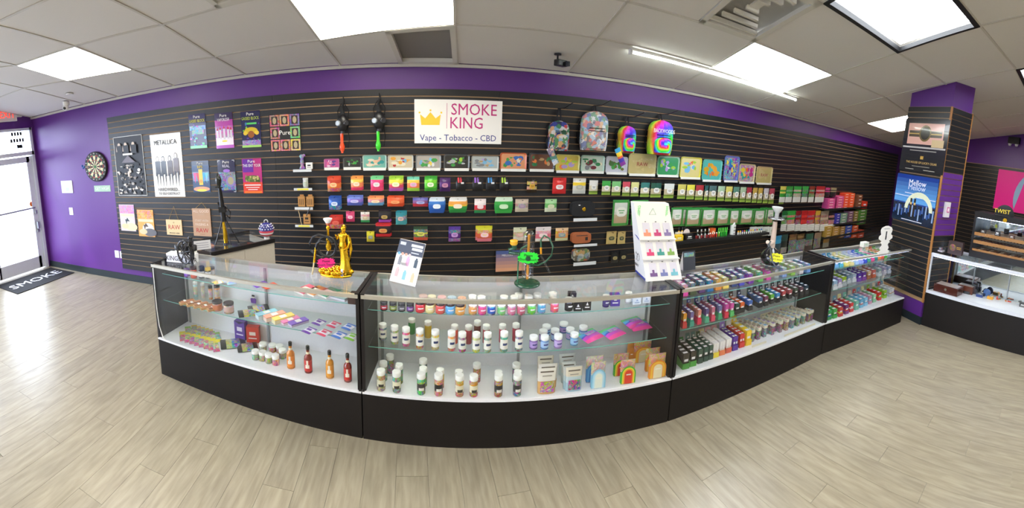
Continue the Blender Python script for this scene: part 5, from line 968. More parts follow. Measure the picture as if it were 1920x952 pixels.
for k, (u, v, c, nm) in enumerate(((560, 551, 'E0607A', 'pink'), (579, 554, 'E8984A', 'orange'), (602, 557, '4AA07A', 'green'))): pstack('%s-covered booklet pile on the top shelf at right' % nm, u, v, zt, .14, .1, .02, r1-.45, 'E8E4DC', c, 3)
pstack('pale grey booklet pile next to the brown box', 631, 562, zt, .13, .13, .018, r1-.3, 'D8D0D8', '8AA0A0', 3)
t, w_, h = upbox('dark brown wooden box at the right end of the top shelf', 652, 678, 556, 571, zt, r1, .09, '3A2622', logo=None, mat='plastic'); m = MB(); m.box((0, 0, h+.004), (w_*1.02, .094, .008), '2E1E1A'); m.obj('lid', 'plastic', t)
# ---- case 2 (centre)
set_clamp(1); r2 = czrot(1); zt, zm, zd = SH[1][0][0], SH[1][1][0], DK
R = lambda x: 680+x/2.8
def jars2(lst, z, w_, lab, nm, grp, capf=.2, body=None, hf=.93, cap='white', back=.0, kind='jar', lab2=None):
    for k, (x, vt, vb, c) in enumerate(lst):
        u = R(x); p = shp(u, 520+vb/2.8, z, .02+back); s = pw_(p); jar(nm(k), p, w_/2.8/2*s, (vb-vt)/2.8*s*hf, c, cap, lab, group=grp, capf=capf, name=kind, lab2=lab2)
cs = ['6A7A8A', '9AA84A', 'D05A5A', 'D8884A', 'D8B83A', 'E0703A', '9A4A5A', 'D8D04A', '8AA07A', '5AA04A', '7A4A6A']
nmz = ['grey', 'olive', 'coral', 'apricot', 'mustard', 'orange', 'plum', 'yellow', 'sage', 'green', 'violet']
xs = [(106, 232, 330), (168, 240, 352), (228, 249, 363), (300, 256, 375), (381, 260, 382), (466, 266, 388), (522, 273, 393), (595, 275, 395), (654, 275, 395), (740, 270, 393), (818, 268, 388)]
jars2([(x, a, b, cs[k]+'~') for k, (x, a, b) in enumerate(xs)], zm, 44, 'F0EEE8', lambda k: '%s tall white-capped jar, %s from left, front row of middle shelf' % (nmz[k], ORD[k]), 'tall labelled jars on the middle shelf', .2, lab2='2A3A6A')
xs = [(258, 206, 300, '3A8A4A'), (343, 218, 320, 'D8B83A'), (482, 236, 350, 'D85A4A'), (555, 238, 352, 'A83A4A'), (601, 214, 330, '6A3A3A'), (647, 236, 350, 'B84A5A'), (732, 234, 345, 'D0607A'), (802, 230, 338, 'A8344A')]
jars2(xs, zm, 40, None, lambda k: 'rear white-capped jar, %s from left, back row of middle shelf' % ORD[k], 'tall labelled jars, back row', .2, back=.0)
xs = [(97, 467, 598), (177, 480, 612), (305, 495, 628), (396, 506, 642), (507, 510, 645), (582, 515, 650), (714, 515, 652), (813, 512, 646)]
cb = ['A8983A', '6A7A4A', '5A9A3A', 'D8882A', 'C87A2A', 'C8602A', 'A84A34', '4A4A4A']
jars2([(x, a, b, cb[k]+'~') for k, (x, a, b) in enumerate(xs)], zd, 50, None, lambda k: 'tall spice-like jar with a white cap, %s from left, front row of deck' % ORD[k], 'tall jars on the centre deck', .2, lab2=None)
for o, k in zip([o for o in sc.objects if o.get('group') == 'tall jars on the centre deck'], range(8)):
    b = o.children[0]; hh = max(v.co.z for v in b.data.vertices); r = max(v.co.x for v in b.data.vertices); m = MB(); a0, a1 = -math.pi*.95, -math.pi*.1
    P = [[(r*1.01*math.cos(a), r*1.01*math.sin(a), z*hh) for a in [a0+(a1-a0)*q/10 for q in range(11)]] for z in (.28, .45, .7)]; lc = 'E8E0C4' if k in (0, 1, 4, 5) else '26242A'; m.grid(P, lambda i, j: ('3A342A' if lc[0] == 'E' else 'E8E4DC') if i == 0 and 2 < j < 8 else lc); m.obj('label_band', 'paper', o)
xs = [(110, 427, 545, '7A8A4A'), (192, 440, 560, '6A7A4A'), (318, 456, 575, '5A8A3A'), (407, 465, 585, 'C8862A'), (505, 473, 592, 'B86A34'), (710, 477, 600, 'B8543A'), (811, 475, 595, '5A5A54')]
jars2([(x, a, b, c+'~') for x, a, b, c in xs], zd, 46, None, lambda k: 'tall spice-like jar with a white cap, %s from left, middle row of deck' % ORD[k], 'tall jars on the centre deck, middle row')
xs = [(145, 392, 505, '6A5A5A'), (318, 413, 530, '5A7A4A'), (598, 436, 552, 'A84A3A'), (804, 435, 555, '4A6A5A')]
jars2([(x, a, b, c+'~') for x, a, b, c in xs], zd, 46, None, lambda k: 'tall spice-like jar with a white cap, %s from left, rear row of deck' % ORD[k], 'tall jars on the centre deck, rear row')
# top shelf
nm4 = ['red-labelled', 'lime-labelled', 'silver-labelled', 'violet-labelled']
for k, (x, c) in enumerate(((112, 'B83A4A'), (160, '8A9A4A'), (205, '6A6A70'), (250, '6A3A8A'))):
    p = shp(R(x), 520+(176+k*2.6)/2.8, zt, .02); s = pw_(p); jar('black %s tin, %s from left on the top shelf' % (nm4[k], ORD[k]), p, 7.2*s, 17.5*s, '1E1E22', '26262A', c, capf=.24, group='dark tins on the centre top shelf', lab2='D0D0D4')
for k, (x, c, nm) in enumerate(((302, 'D83A44', 'red'), (353, 'E8DC9A', 'cream'), (407, 'E05A54', 'coral'), (459, '6AB4E8', 'sky blue'), (511, 'F0AE5A', 'amber'))):
    p = shp(R(x), 520+(189+k*3.2)/2.8, zt, .03); s = pw_(p); jar('fat %s jar with a dark wooden lid, front row' % nm, p, 9.4*s, 23*s, c, '3A2A26', c, capf=.24, group='fat wooden-lidded jars', lab2='F0E8E0')
    x2 = (318, 363, 415, 468, 520)[k]; p = shp(R(x2), 520+(157+k*3)/2.8, zt, .03); s = pw_(p); jar('fat %s jar with a wooden lid, row behind' % nm, p, 8.6*s, 21*s, c, ['C8A8A0', 'D8D0B0', 'D0A0A0', 'A8C0D0', 'D0A080'][k], None, capf=.24, group='fat wooden-lidded jars, rear')
for k, (x, vb, c, nm) in enumerate(((577, 200, 'E0A05A', 'apricot speckled'), (627, 200, 'E85A8A', 'pink'), (675, 201, '2A5AB8', 'blue'), (727, 201, '7AC87A', 'mint'), (780, 201, 'D87A9A', 'rose'), (830, 200, 'C8607A', 'dusty rose'), (885, 196, '6AC84A', 'lime and blue'), (937, 192, '5AA0C8', 'sky'), (1005, 186, 'E05A6A', 'raspberry'))):
    p = shp(R(x), 520+vb/2.8, zt, .025); s = pw_(p); jar('%s jar with a white cap, right of the wooden-lidded jars' % nm, p, 8.2*s, 25*s, c+'~', 'F0F0EC', c, capf=.26, group='white-capped printed jars on the centre top shelf', lab2='F0E0E4')
for k, (x, vb) in enumerate(((575, 165), (622, 170), (740, 168), (795, 168), (817, 155), (868, 165), (915, 155), (995, 150))):
    p = shp(R(x), 520+vb/2.8, zt, .03); s = pw_(p); jar('pale white-capped jar, %s from left in the row behind on the top shelf' % ORD[k], p, 8*s, 24*s, 'D0C0C4', 'F0F0EC', None, capf=.3, group='rear white-capped jars')
X = lambda x: 960+x/3.6625
for k, (a, b, c, d, col, nm, kind) in enumerate(((355, 420, 207, 305, '1E1E22', 'black bottle with a white cap', 'j'), (615, 668, 187, 280, '3A2A6A', 'purple bottle with a white cap', 'j'), (770, 822, 167, 254, 'D8DCE0', 'white jar at the right of the top shelf', 'j'))):
    p = shp((X(a)+X(b))/2, 500+d/3.6625, zt, .02); s = pw_(p); jar(nm, p, (b-a)/3.6625/2*s*.95, (d-c)/3.6625*s*.92, col, 'F0F0EC', col, capf=.22, lab2='E8E8E8')
for (a, b, c, d, col, nm) in ((420, 485, 218, 306, '1E1E22', 'left black box with a triangle mark'), (485, 545, 198, 300, '202024', 'right black box with a triangle mark'), (383, 445, 165, 225, '2A2024', 'black box standing behind the pair'), (670, 745, 160, 272, '4A3490', 'purple box beside the purple bottle'), (825, 890, 192, 260, 'D4DCE4', 'left white box at the shelf end'), (891, 953, 182, 250, 'D8DEE6', 'right white box at the shelf end')):
    t, w_, h = upbox(nm, X(a), X(b), 500+c/3.6625, 500+d/3.6625, zt, r2-.1, .045, col, hf=.78, wf=.93, group='small boxes on the centre top shelf', logo=None)
    m = MB(); lc = 'E8E8E8' if col[0] != 'D' else '8AA0C0'; m.prism([(-w_*.16, h*.5), (w_*.16, h*.5), (0, h*.8)], -.0236, -.0228, lc); m.obj('logo_mark', 'paper', t); m = MB(); m.box((0, -.0232, h*.3), (w_*.6, .0008, h*.1), lc); m.obj('printed_line', 'paper', t)
# round-label jars, middle shelf right
for k, (x, a, b) in enumerate(((145, 463, 570), (221, 463, 570), (313, 457, 563), (424, 447, 545), (212, 428, 520), (292, 421, 515), (396, 415, 505), (234, 396, 480), (353, 378, 458), (486, 400, 492))):
    p = shp(X(x), 500+b/3.6625, zm, .025); s = pw_(p); jar('violet and blue gummy jar with a white cap, %s of ten on the middle shelf' % ORD[k], p, 8.4*s, (b-a)/3.6625*s*.9, ['8A6AB8', '6A90C8', '9A7AC0', '6AA0D0', '7A6AA8', '5A4A90', '6A9AC8', '8A8AB8', '4A6AB0', '5A7AC0'][k], 'F2F4F6', ['B89AE0', 'A8C8F0', 'C8B0E8', '9AC8F0'][k % 4], group='violet and blue gummy jars', capf=.28, lab2='3A3A8A')
def lying(lb, u, v, z, L_, W_, rz, tilt):
    p, _ = clampp(onz(u, v, z), .03, L_*1.02, W_*.75); t = thing('pouch', lb, 'pouch', (p.x, p.y, z+.012), rz, 'rainbow foil pouches lying on the middle shelf')
    m = pmesh_pouch(W_, L_, ['5AC87A', '4AA8D8', '5A5AD0', 'C84AC0', 'E84A9A'], .02); o = m.obj('body', 'foil', t); o.rotation_euler = (-math.pi/2+.12, 0, 0)
    m = MB(); m.box((0, L_*.5, .026), (W_*.5, L_*.3, .001), 'B86AC8~'); m.obj('label_patch', 'paper', t)
for k, (u, v, a) in enumerate(((1118, 640, .5), (1160, 634, .45), (1190, 606, .3), (1212, 620, .1))): lying('rainbow foil pouch lying down, %s from left beside the gummy jars' % ORD[k], u, v, zm+(.012 if k == 2 else 0), .12, .16, r2+a, 0)
# deck pouches
def stand(lb, a, b, c, d, bands, z, rz, kind, cases=X, yo=500, sc_=3.6625, back=0., grp=None):
    u = (cases(a)+cases(b))/2; p = shp(u, yo+d/sc_, z, .02+back); s = pw_(p); w_ = (b-a)/sc_*s*.93; p = clampp(p, .026, .026, w_/2)[0]; h = (d-c)/sc_*s*.93; t = thing('stand_up_pouch', lb, 'pouch', p, rz, grp)
    m = MB(); P = []
    for i in range(9):
        q = i/8; dd = .022*(1-q)**.6+.001; P.append([(w_/2*(1-.06*(1-q))*math.copysign(abs(math.cos(x))**.7, math.cos(x)), dd*math.copysign(abs(math.sin(x))**.8, math.sin(x)), h*q) for x in [6.283*k/16 for k in range(16)]])
    m.grid(P, lambda i, j: bands[min(len(bands)-1, int((7.5-i)/8*len(bands)))], True, True); m.face(P[0][::-1], bands[-1]); m.obj('body', 'foil', t)
    if kind == 'arch':
        for q, (rr, col) in enumerate(((.98, bands[1]), (.82, lab_arch[0]), (.66, lab_arch[1]), (.5, lab_arch[2]))):
            P = [(-w_*.5*rr, h*.02), (w_*.5*rr, h*.02), (w_*.5*rr, h*.45)]+[(w_*.5*rr*math.cos(x), h*.45+h*.33*rr*math.sin(x)) for x in [math.pi*k/10 for k in range(1, 10)]]+[(-w_*.5*rr, h*.45)]
            m = MB(); m.prism(P, -.0235-.0007*q, -.0228-.0007*q, col); m.obj('arch_band', 'paper', t)
        m = MB(); m.box((0, -.0262, h*.42), (w_*.3, .0006, h*.05), 'F4ECE0'); m.obj('printed_line', 'paper', t)
    else:
        m = MB(); m.box((0, -.0245, h*.3), (w_*.7, .002, h*.42), kind); m.obj('print_area', 'foil', t)
        m = MB(); m.box((0, -.008, h*.87), (w_*.7, .002, h*.05), '6A6058'); m.obj('printed_line', 'paper', t)
        m = MB(); m.box((0, -.013, h*.72), (w_*.5, .002, h*.035), 'A8A098'); m.obj('printed_line', 'paper', t)
    return t
G2 = 'stand-up pouches on the centre deck'
for lb, a, b, c, d, bd, pr in (('white-topped pouch with a honey brown print, front of its row', 165, 320, 697, 905, ['EEEAE4', 'EEEAE4', 'E0B070', 'D8A868'], 'D09040*'), ('white-topped honey pouch, second of its row', 162, 318, 637, 835, ['EEEAE4', 'EEEAE4', 'E0B070'], 'D09040*'), ('cream-topped honey pouch, third of its row', 158, 290, 585, 770, ['E4DCC8', 'E4DCC8', 'D8A868'], 'D09040*'), ('cream and pale blue pouch with a dark brown print, front of its row', 360, 500, 690, 885, ['E4DCCC', 'C8DCE4', 'A8C8D8'], '4A3428*'), ('blue and brown print pouch, second of its row', 330, 492, 658, 840, ['DCE0E0', 'C8DCE4', 'A8C8D8'], '5A4438*'), ('blue and brown print pouch, third of its row', 322, 442, 630, 800, ['DCE0E0', 'C8DCE4'], '5A4438*'), ('blue and brown print pouch, rearmost of its row', 305, 440, 573, 745, ['D8DCDC', 'C8DCE4'], '5A4438*')):
    stand(lb, a, b, c, d, bd, zd, r2+(.0), pr, grp=G2)
for lb, a, b, c, d, bd, la in (('pale blue rainbow-arch pouch, front one', 535, 655, 645, 857, ['E0C8B0~', '8AC4E0'], ('A8D8F0', 'C8E4F0', 'E8ECE0')), ('pale blue rainbow-arch pouch behind the front one', 487, 630, 582, 790, ['E0C8B0~', '4A90D0'], ('6AB0E0', '4A90D0', 'A8D0F0')), ('red, yellow and green rainbow-arch pouch, front one', 730, 855, 620, 812, ['E0A080~', '4AB03A'], ('E8DC3A', 'F0A02A', 'E0402A')), ('red, yellow and green arch pouch behind the front one', 677, 805, 572, 747, ['E0A080~', '4AB03A'], ('E8DC3A', 'F0A02A', 'E0402A')), ('orange rainbow-arch pouch, front right one', 936, 1082, 572, 765, ['E0A868~', 'E8902A'], ('F0C03A', 'F0A84A', 'E8DCB8')), ('orange rainbow-arch pouch, second from the front', 908, 1032, 532, 712, ['E0A868~', 'E8902A'], ('F0C03A', 'F0A84A', 'E8DCB8')), ('orange rainbow-arch pouch, rearmost', 815, 962, 487, 655, ['D89A58~', 'D8842A'], ('F0C03A', 'F0A84A', 'E8DCB8')), ('plain orange back of a pouch at the left rear', 778, 840, 500, 650, ['D08A3A', 'D88A34'], ('D88A34', 'D88A34', 'D88A34'))):
    lab_arch = la; stand(lb, a, b, c, d, bd, zd, r2-.05, 'arch', grp=G2)
# ---- case 3: cartons, display boxes
set_clamp(2); r3 = czrot(2); zt, zm, zd = SH[2][0][0], SH[2][1][0], DK
d3 = Vector((-math.sin(r3), math.cos(r3), 0)); e3 = Vector((math.cos(r3), math.sin(r3), 0))
def dbox(lb, u, v, z, w_, dep, h, tray, head, packs, npk, rz, hh=.06, grp=None, ph=None, ncol=1, lean=.3, short=None):
    # open display carton: tray with low front, header card at the back, packs in a file
    p, room = clampp(onz(u, v, z), .004, .07, w_/2); dep = min(dep, room-.015); npk = max(1, min(npk, int(dep/.03))); dv = Vector((-math.sin(rz), math.cos(rz), 0)); ex = Vector((math.cos(rz), math.sin(rz), 0))
    t = thing('display_box', lb, 'display box', (p.x, p.y, z+.0006), rz, grp); th = h*.36; b = .0015
    m = MB(); m.box((0, dep/2, .0015), (w_, dep, .003), tray); m.box((0, .001, th/2), (w_, .002, th), tray)
    for q in (-1, 1): m.face([(q*w_/2, 0, 0), (q*w_/2, dep, 0), (q*w_/2, dep, h*.9), (q*w_/2, 0, th)][::q], tray)
    m.box((0, dep, h*.45), (w_, .002, h*.9), tray); m.obj('tray', 'paper', t)
    m = MB(); m.face([(-w_/2, dep, h*.85), (w_/2, dep, h*.85), (w_*.46, dep+.01, h*.85+hh), (-w_*.46, dep+.01, h*.85+hh)], head); m.face([(-w_/2, dep+.002, h*.85), (-w_*.46, dep+.012, h*.85+hh), (w_*.46, dep+.012, h*.85+hh), (w_/2, dep+.002, h*.85)], 'white'); m.obj('header_card', 'paper', t)
    m = MB(); m.box((0, dep*.98+.002, h*.85+hh*.45), (w_*.34, .001, hh*.3), 'F2F2F2'); m.obj('price_label', 'paper', t)
    ph = ph or h*.93; pd = (dep-.008)/npk; pwd = (w_-.006)/ncol
    for cidx in range(ncol):
        base = None
        for q in range(npk):
            off = dv*(.005+pd*(q+.5))+ex*((cidx+.5)*pwd-(w_-.006)/2); loc = Vector((p.x, p.y, z+.0036))+off
            c = packs[(q+cidx) % len(packs)] if isinstance(packs, list) else packs
            nm_ = '%s pack in the %s' % (('front', 'second', 'third', 'fourth', 'rear')[min(q, 4)] if ncol == 1 else ('front', 'second', 'third', 'fourth', 'rear')[min(q, 4)]+' '+['left', 'right', 'outer right', 'far right'][cidx], short or lb)
            if base is None:
                base = thing('pack', nm_, 'pack', loc, rz, 'small packs in display boxes'); m = MB(); cA, cB_ = (c if isinstance(c, tuple) else (c, c)); m.box((0, 0, ph*.25), (pwd*.93, pd*.9, ph*.5), cB_); m.box((0, 0, ph*.75), (pwd*.93, pd*.9, ph*.5), cA); m.obj('box', 'gloss', base)
                m = MB(); m.box((0, -pd*.45-.0006, ph*.55), (pwd*.6, .0006, ph*.16), 'E8E4E8'); m.obj('logo_patch', 'paper', base); m = MB(); m.box((0, 0, ph+.0006), (pwd*.7, pd*.4, .0008), 'E0DCE0'); m.obj('top_print', 'paper', base)
            else: copy_tree(base, None, loc, rz, label=nm_)
    return t
# middle shelf, bright two-tone files
mid = [(1283.5, 616, ('F0A83A', 'D84A4A'), 'E0D890', 'amber and red'), (1297, 613, ('7A6AA8', '4AA090'), '8AB8D8', 'lilac and teal'), (1311, 608.5, ('D88A7A', 'D83A5A'), '6A70C8', 'salmon and crimson'), (1325.5, 606, ('5A4A80', '5AB090'), '4A5AA8', 'violet and sea green'), (1337, 602.5, ('C8708A', 'D84A6A'), '3A78D0', 'rose and pink'), (1350, 599.5, ('6A70A0', '4AA87A'), '3A62B8', 'slate and green'), (1362.5, 596.5, ('C84AA0', 'D83A54'), '5A3A9A', 'magenta and red'), (1372.5, 594, ('E060B0', '5AB86A'), 'A070C8', 'pink and lime')]
for k, (u, v, pk, hd, nm) in enumerate(mid): dbox('%s display box, %s from left on the middle shelf' % (nm, ORD[k]), u, v, zm, .036, .17, .115, pk[1], hd, [pk], 4, r3-.05, .05, 'bright display boxes on the middle shelf', short=nm+' display box')
dk = [(1383, 589.5, '2A4A44', '8AB0B8', 'dark teal'), (1392, 587, 'D8602A', '5A3A34', 'black and orange'), (1407, 583, '3A62B0', '2A2A44', 'black and blue'), (1426, 577.5, '3A5A8A', '2A4A44', 'navy and green'), (1437, 574.5, '7A3A5A', '3A2A3A', 'plum'), (1448, 570.5, '5AA83A', '2A3A5A', 'lime-topped'), (1459, 568, '3A8AC8', '2A2A3A', 'azure-topped'), (1470, 564, 'B03A44', '2A2A34', 'brick red'), (1482, 561, 'A84A54', '2A2A34', 'rose red'), (1493, 557, '4A5A4A', '3A3A44', 'moss grey'), (1503, 555, '5A3A4A', '2A2A34', 'dim plum'), (1513, 552, '3A4A5A', '2A2A34', 'slate')]
for k, (u, v, c, hd, nm) in enumerate(dk): dbox('%s display box in the right half of the middle shelf' % nm, u, v-1, zm, .05, .17, .085, '26262C', hd, [(c, '2A2A30')], 3, r3-.05, .05, 'dark display boxes on the middle shelf', short=nm+' display box')
# top shelf
tp = [(1284, 556, 'E04AA0', 'pink'), (1300, 553, '3A4A2A', 'dark green'), (1316.5, 549.5, '5A3A6A', 'plum'), (1332, 547, '2A6A9A', 'steel blue'), (1347, 544, 'D8883A', 'orange'), (1361, 541.5, 'E8C85A', 'yellow'), (1377, 538, '3A4A7A', 'navy and white'), (1391, 535.5, '4A4AB0', 'violet-blue'), (1408, 532, '7A3A9A', 'purple'), (1426, 528.5, '5AA84A', 'green and orange'), (1441, 525, 'D84A9A', 'hot pink'), (1456, 522, 'A8B0A8', 'grey-white'), (1471, 519.5, '8AA0C8', 'pale blue'), (1487, 516.5, '8AB04A', 'lime and grey'), (1502.5, 513.5, 'C8C0B8', 'white-topped'), (1516, 511, '6A90C0', 'blue-grey')]
for k, (u, v, c, nm) in enumerate(tp): dbox('%s display box, %s from left on the top shelf' % (nm, ORD[k]), u, v, zt, .054, .2, .085, c, '2A2A30' if k % 3 else 'D8D0D8', [(c+'~', c)], 3, r3-.05, .012, 'display boxes on the top shelf of the third case', short=nm+' top-shelf display box')
# deck
for k, (u, v, w_, tr, pk, hd, nm, h, hh) in enumerate(((1286, 692, .06, '4A9A3A', ('3A342E', '2A2420'), '3A7A3A', 'green-trayed black', .12, .03), (1299.5, 687, .055, '4A9A3A', ('3A342E', '2A2420'), '3A7A3A', 'second green-trayed black', .12, .03), (1313, 681.5, .045, '2E4A3E', ('3E5A4E', '2E3A34'), '6A8A88', 'left dark green', .115, .05), (1323.5, 677.5, .045, '2E4A3E', ('3E5A4E', '2E3A34'), '6A8A88', 'middle dark green', .115, .05), (1333, 674, .04, '2E4A3E', ('3E5A4E', '2E3A34'), '4A5A3A', 'right dark green', .115, .04))):
    dbox(nm+' display box at the left of the deck', u, v, zd, w_, .2, h, tr, hd, [pk], 4, r3-.05, hh, 'display boxes on the deck', short=nm+' display box')
for k, (u, v, tr, nm) in enumerate(((1342, 670.5, 'E8D03A', 'yellow-fronted'), (1354, 666, 'E07A4A', 'orange-fronted'), (1366, 661.5, 'D8604A', 'coral-fronted'))):
    dbox(nm+' box of white lettered packs', u, v, zd, .058, .22, .12, tr, 'F0E0B0' if k == 0 else 'E0A0A8', [('F2EEEE', 'E4DCD8')], 4, r3-.05, .035, 'white lettered packs on the deck', ncol=2)
for k, (u, v, c, nm, hd) in enumerate(((1378.5, 657, '5A2E9A', 'deep purple', '9A7AD0'), (1391, 651.5, 'D83A34', 'scarlet', 'E8E4E0'))): dbox(nm+' pack display box on the deck', u, v, zd, .055, .2, .12, c, hd, [(c, c)], 4, r3-.05, .07, 'display boxes on the deck', ncol=2)
dbox('tall yellow display box on the deck', 1403.5, 647.5, zd, .06, .22, .13, 'F2C82A', 'F2D03A', [('F2CC2E', 'F0C82A')], 3, r3-.05, .06, 'display boxes on the deck')
# cream-lidded tubs in files
tb = [(1413, 640.5, '6A7A5A', 'C8D4C8'), (1425, 636, '7A3A44', 'D8CCC4'), (1436.5, 631, '4A6A6A', 'B8D0DC'), (1451.5, 627, '6A4A6A', 'D0C4D8'), (1466, 622.5, '7A4A3A', 'DCD4BC'), (1477.5, 618.5, 'A8643A', 'D8C4C0'), (1488, 614.5, '4A6A8A', 'B0C4D0'), (1499, 610.5, '4A6A5A', 'B4CCC4'), (1509, 606.5, '5A7A4A', 'C8CCC8'), (1519, 602, '6A4A3A', 'D4CCBC'), (1528, 598, '5A5A3A', 'DCD4B4'), (1538, 592, '6A6454', 'DCD4B4')]
base = None
for k, (u, v, c, lid) in enumerate(tb):
    p0 = clampp(onz(u, v+2, zd)+d3*.02, .03, .05, .03)[0]; b0 = None
    n = 5 if k < 10 else (2 if k == 10 else 1)
    for q in range(n):
        if clampp(p0+d3*(.043*q+.012), .02)[0].y < (p0+d3*(.043*q+.012)).y-.001: continue
        loc = p0+d3*(.043*q+.012)-e3*(.016*q); loc.z = zd+.0006
        lb = 'square tub with a cream lid, %s in the %s file on the deck' % (('front', 'second', 'third', 'fourth', 'rear')[q], ORD[k])
        if b0 is None:
            b0 = thing('square_tub', lb, 'tub', loc, r3, 'cream-lidded square tubs on the deck'); m = MB(); m.box((0, 0, .04), (.032, .032, .08), c+'~'); m.obj('body', 'gloss', b0); m = MB(); m.box((0, 0, .095), (.038, .038, .028), 'E4DCC8', cols=dict(t=lid)); m.obj('lid', 'plastic', b0, bevel=.004); m = MB(); m.box((0, 0, .1096), (.024, .02, .0008), ['8A9A90', 'A07A6A', '6A90B0', '8A6AA0'][k % 4]); m.obj('lid_print', 'paper', b0)
        else: copy_tree(b0, None, loc, r3, label=lb)
def backcard(u0, u1, v0, v1, z, rz, nm, col):
    pass
for k, (u, v, w_, nm) in enumerate(((1422, 638, .17, 'left'), (1500, 611, .46, 'long right'))):
    p, _ = clampp(onz(u, v+8, zd), .006, .3, w_/2); t = thing('display_riser', '%s cream cardboard riser holding the square tubs' % nm, 'riser', (p.x, p.y, zd+.0005), r3); m = MB(); m.box((0, -.004, .008), (w_, .006, .016), 'E4DCC4'); m.obj('front_lip', 'paper', t)
    m = MB(); m.box((-.05, .27, .06), (w_, .003, .12), 'DCD2B4'); m.obj('header_card', 'paper', t)
    for q in range(int(w_/.05)): m = MB(); m.ball((-.05-w_/2+.03+.05*q, .268, .08+.012*(q%3)), .016, ['B86A4A', '8A9A80', 'A8A090', '3A3430', 'C88A6A'][q%5], 8, 5, sy=.08); m.obj('print_area', 'paper', t)
# ---- case 4
set_clamp(3); r4 = czrot(3); zt, zm, zd = SH[3][0][0], SH[3][1][0], DK
Y = lambda x: 1530+x/5.01
d4_ = [(137, 905, 'green and blue', '2A9A5A', '2A7AC8'), (187, 888, 'green', '3AA84A', '2F8A3E'), (235, 868, 'red', 'C8302C', 'E0C83A'), (290, 845, 'purple and red', '7A2A7A', 'D83A3A'), (335, 825, 'scarlet and white', 'D8343A', 'E8E0E0'), (385, 805, 'mint', '7AC8B0', '8AD0C0'), (430, 785, 'sky blue', '7ABCE0', 'D87A7A'), (470, 768, 'ice blue', '8AC8E8', '7AB8D8'), (510, 750, 'pale pink and blue', 'D8A0B8', '8AC0E0'), (550, 735, 'pale green', '9AD0A8', 'A8D8B0'), (600, 715, 'bright red', 'D83A30', '8AB83A'), (650, 695, 'lime', '9AC83A', '7AB04A'), (700, 680, 'grey-white', 'C8CCD4', 'D0B088'), (750, 660, 'white', 'D8DCE4', 'C8A080'), (790, 645, 'cream and grey', 'D8D0C0', 'A8A8B0')]
for k, (x, y, nm, a, b) in enumerate(d4_): dbox('%s display box, %s from left on the deck of the last case' % (nm, ORD[k]), Y(x), 420+y/5.01, zd, .062, .2, .1, a, [b, 'F0D8C8', 'D84A4A', '7AB8D8', 'E8E0A0'][k % 5], [(a, b)], 3, r4, .055, 'display boxes on the last case deck', short=nm+' deck display box')
m4 = [(180, 620, 'blue-white', 'A8C8E8', 'E0E8F0'), (225, 600, 'grey and purple', '9A8AC0', 'D8D8E4'), (265, 580, 'lime and grey', 'A8C83A', 'A8B0B8'), (310, 562, 'steel', '7A90A8', 'C0C8D0'), (360, 548, 'silver-blue', 'B0C0D4', 'D8DCE4'), (410, 540, 'purple', '5A3A9A', '7A4AB0'), (455, 530, 'violet', '6A3A9A', '8A4AA8'), (500, 518, 'tan', 'C89A6A', 'A86A4A'), (545, 505, 'brick', 'B84A3A', 'C8603A'), (600, 490, 'aqua-grey', '9AB8B8', 'C0CCD0'), (645, 478, 'lilac-grey', 'A8A0C0', 'C8C4D4'), (690, 465, 'blue-grey', '8A9AB8', 'C0C8D8')]
for k, (x, y, nm, a, b) in enumerate(m4): dbox('%s display box, %s from left on the middle shelf of the last case' % (nm, ORD[k]), Y(x), 420+y/5.01, zm, .07, .18, .1, b, a, [(a, b)], 3, r4, .03, 'display boxes on the last middle shelf', short=nm+' mid-shelf display box')
t4 = [(195, 415, 'sky', '7AB8E0', '4A90D0'), (240, 408, 'turquoise', '5AB8C8', '2A90B0'), (290, 400, 'lemon', 'E8D870', 'F0E09A'), (340, 392, 'straw', 'E8D890', 'D8E0B0'), (385, 383, 'powder blue', 'A8C8E8', 'C8D8F0'), (430, 375, 'periwinkle', 'A0B0F0', 'C0C8F8'), (465, 368, 'royal blue', '2A4AC8', '3A6AE0'), (500, 358, 'jade', '2AA88A', '3AC0A0'), (535, 350, 'rose', 'E04A8A', 'F070A8'), (565, 342, 'deep teal', '2A8A7A', '3AA890'), (595, 334, 'tangerine', 'F08A2A', 'F0B03A'), (625, 327, 'coral', 'E0583A', 'F0783A'), (655, 320, 'grass', '4AA83A', '7AC84A'), (685, 313, 'grey', '8A9A9A', 'B8C4C4')]
for k, (x, y, nm, a, b) in enumerate(t4): dbox('%s display box, %s from left on the top shelf of the last case' % (nm, ORD[k]), Y(x), 420+y/5.01, zt, .06, .2, .085, a, b, [(b, a)], 3, r4, .035, 'display boxes on the last top shelf', short=nm+' top display box of the last case')
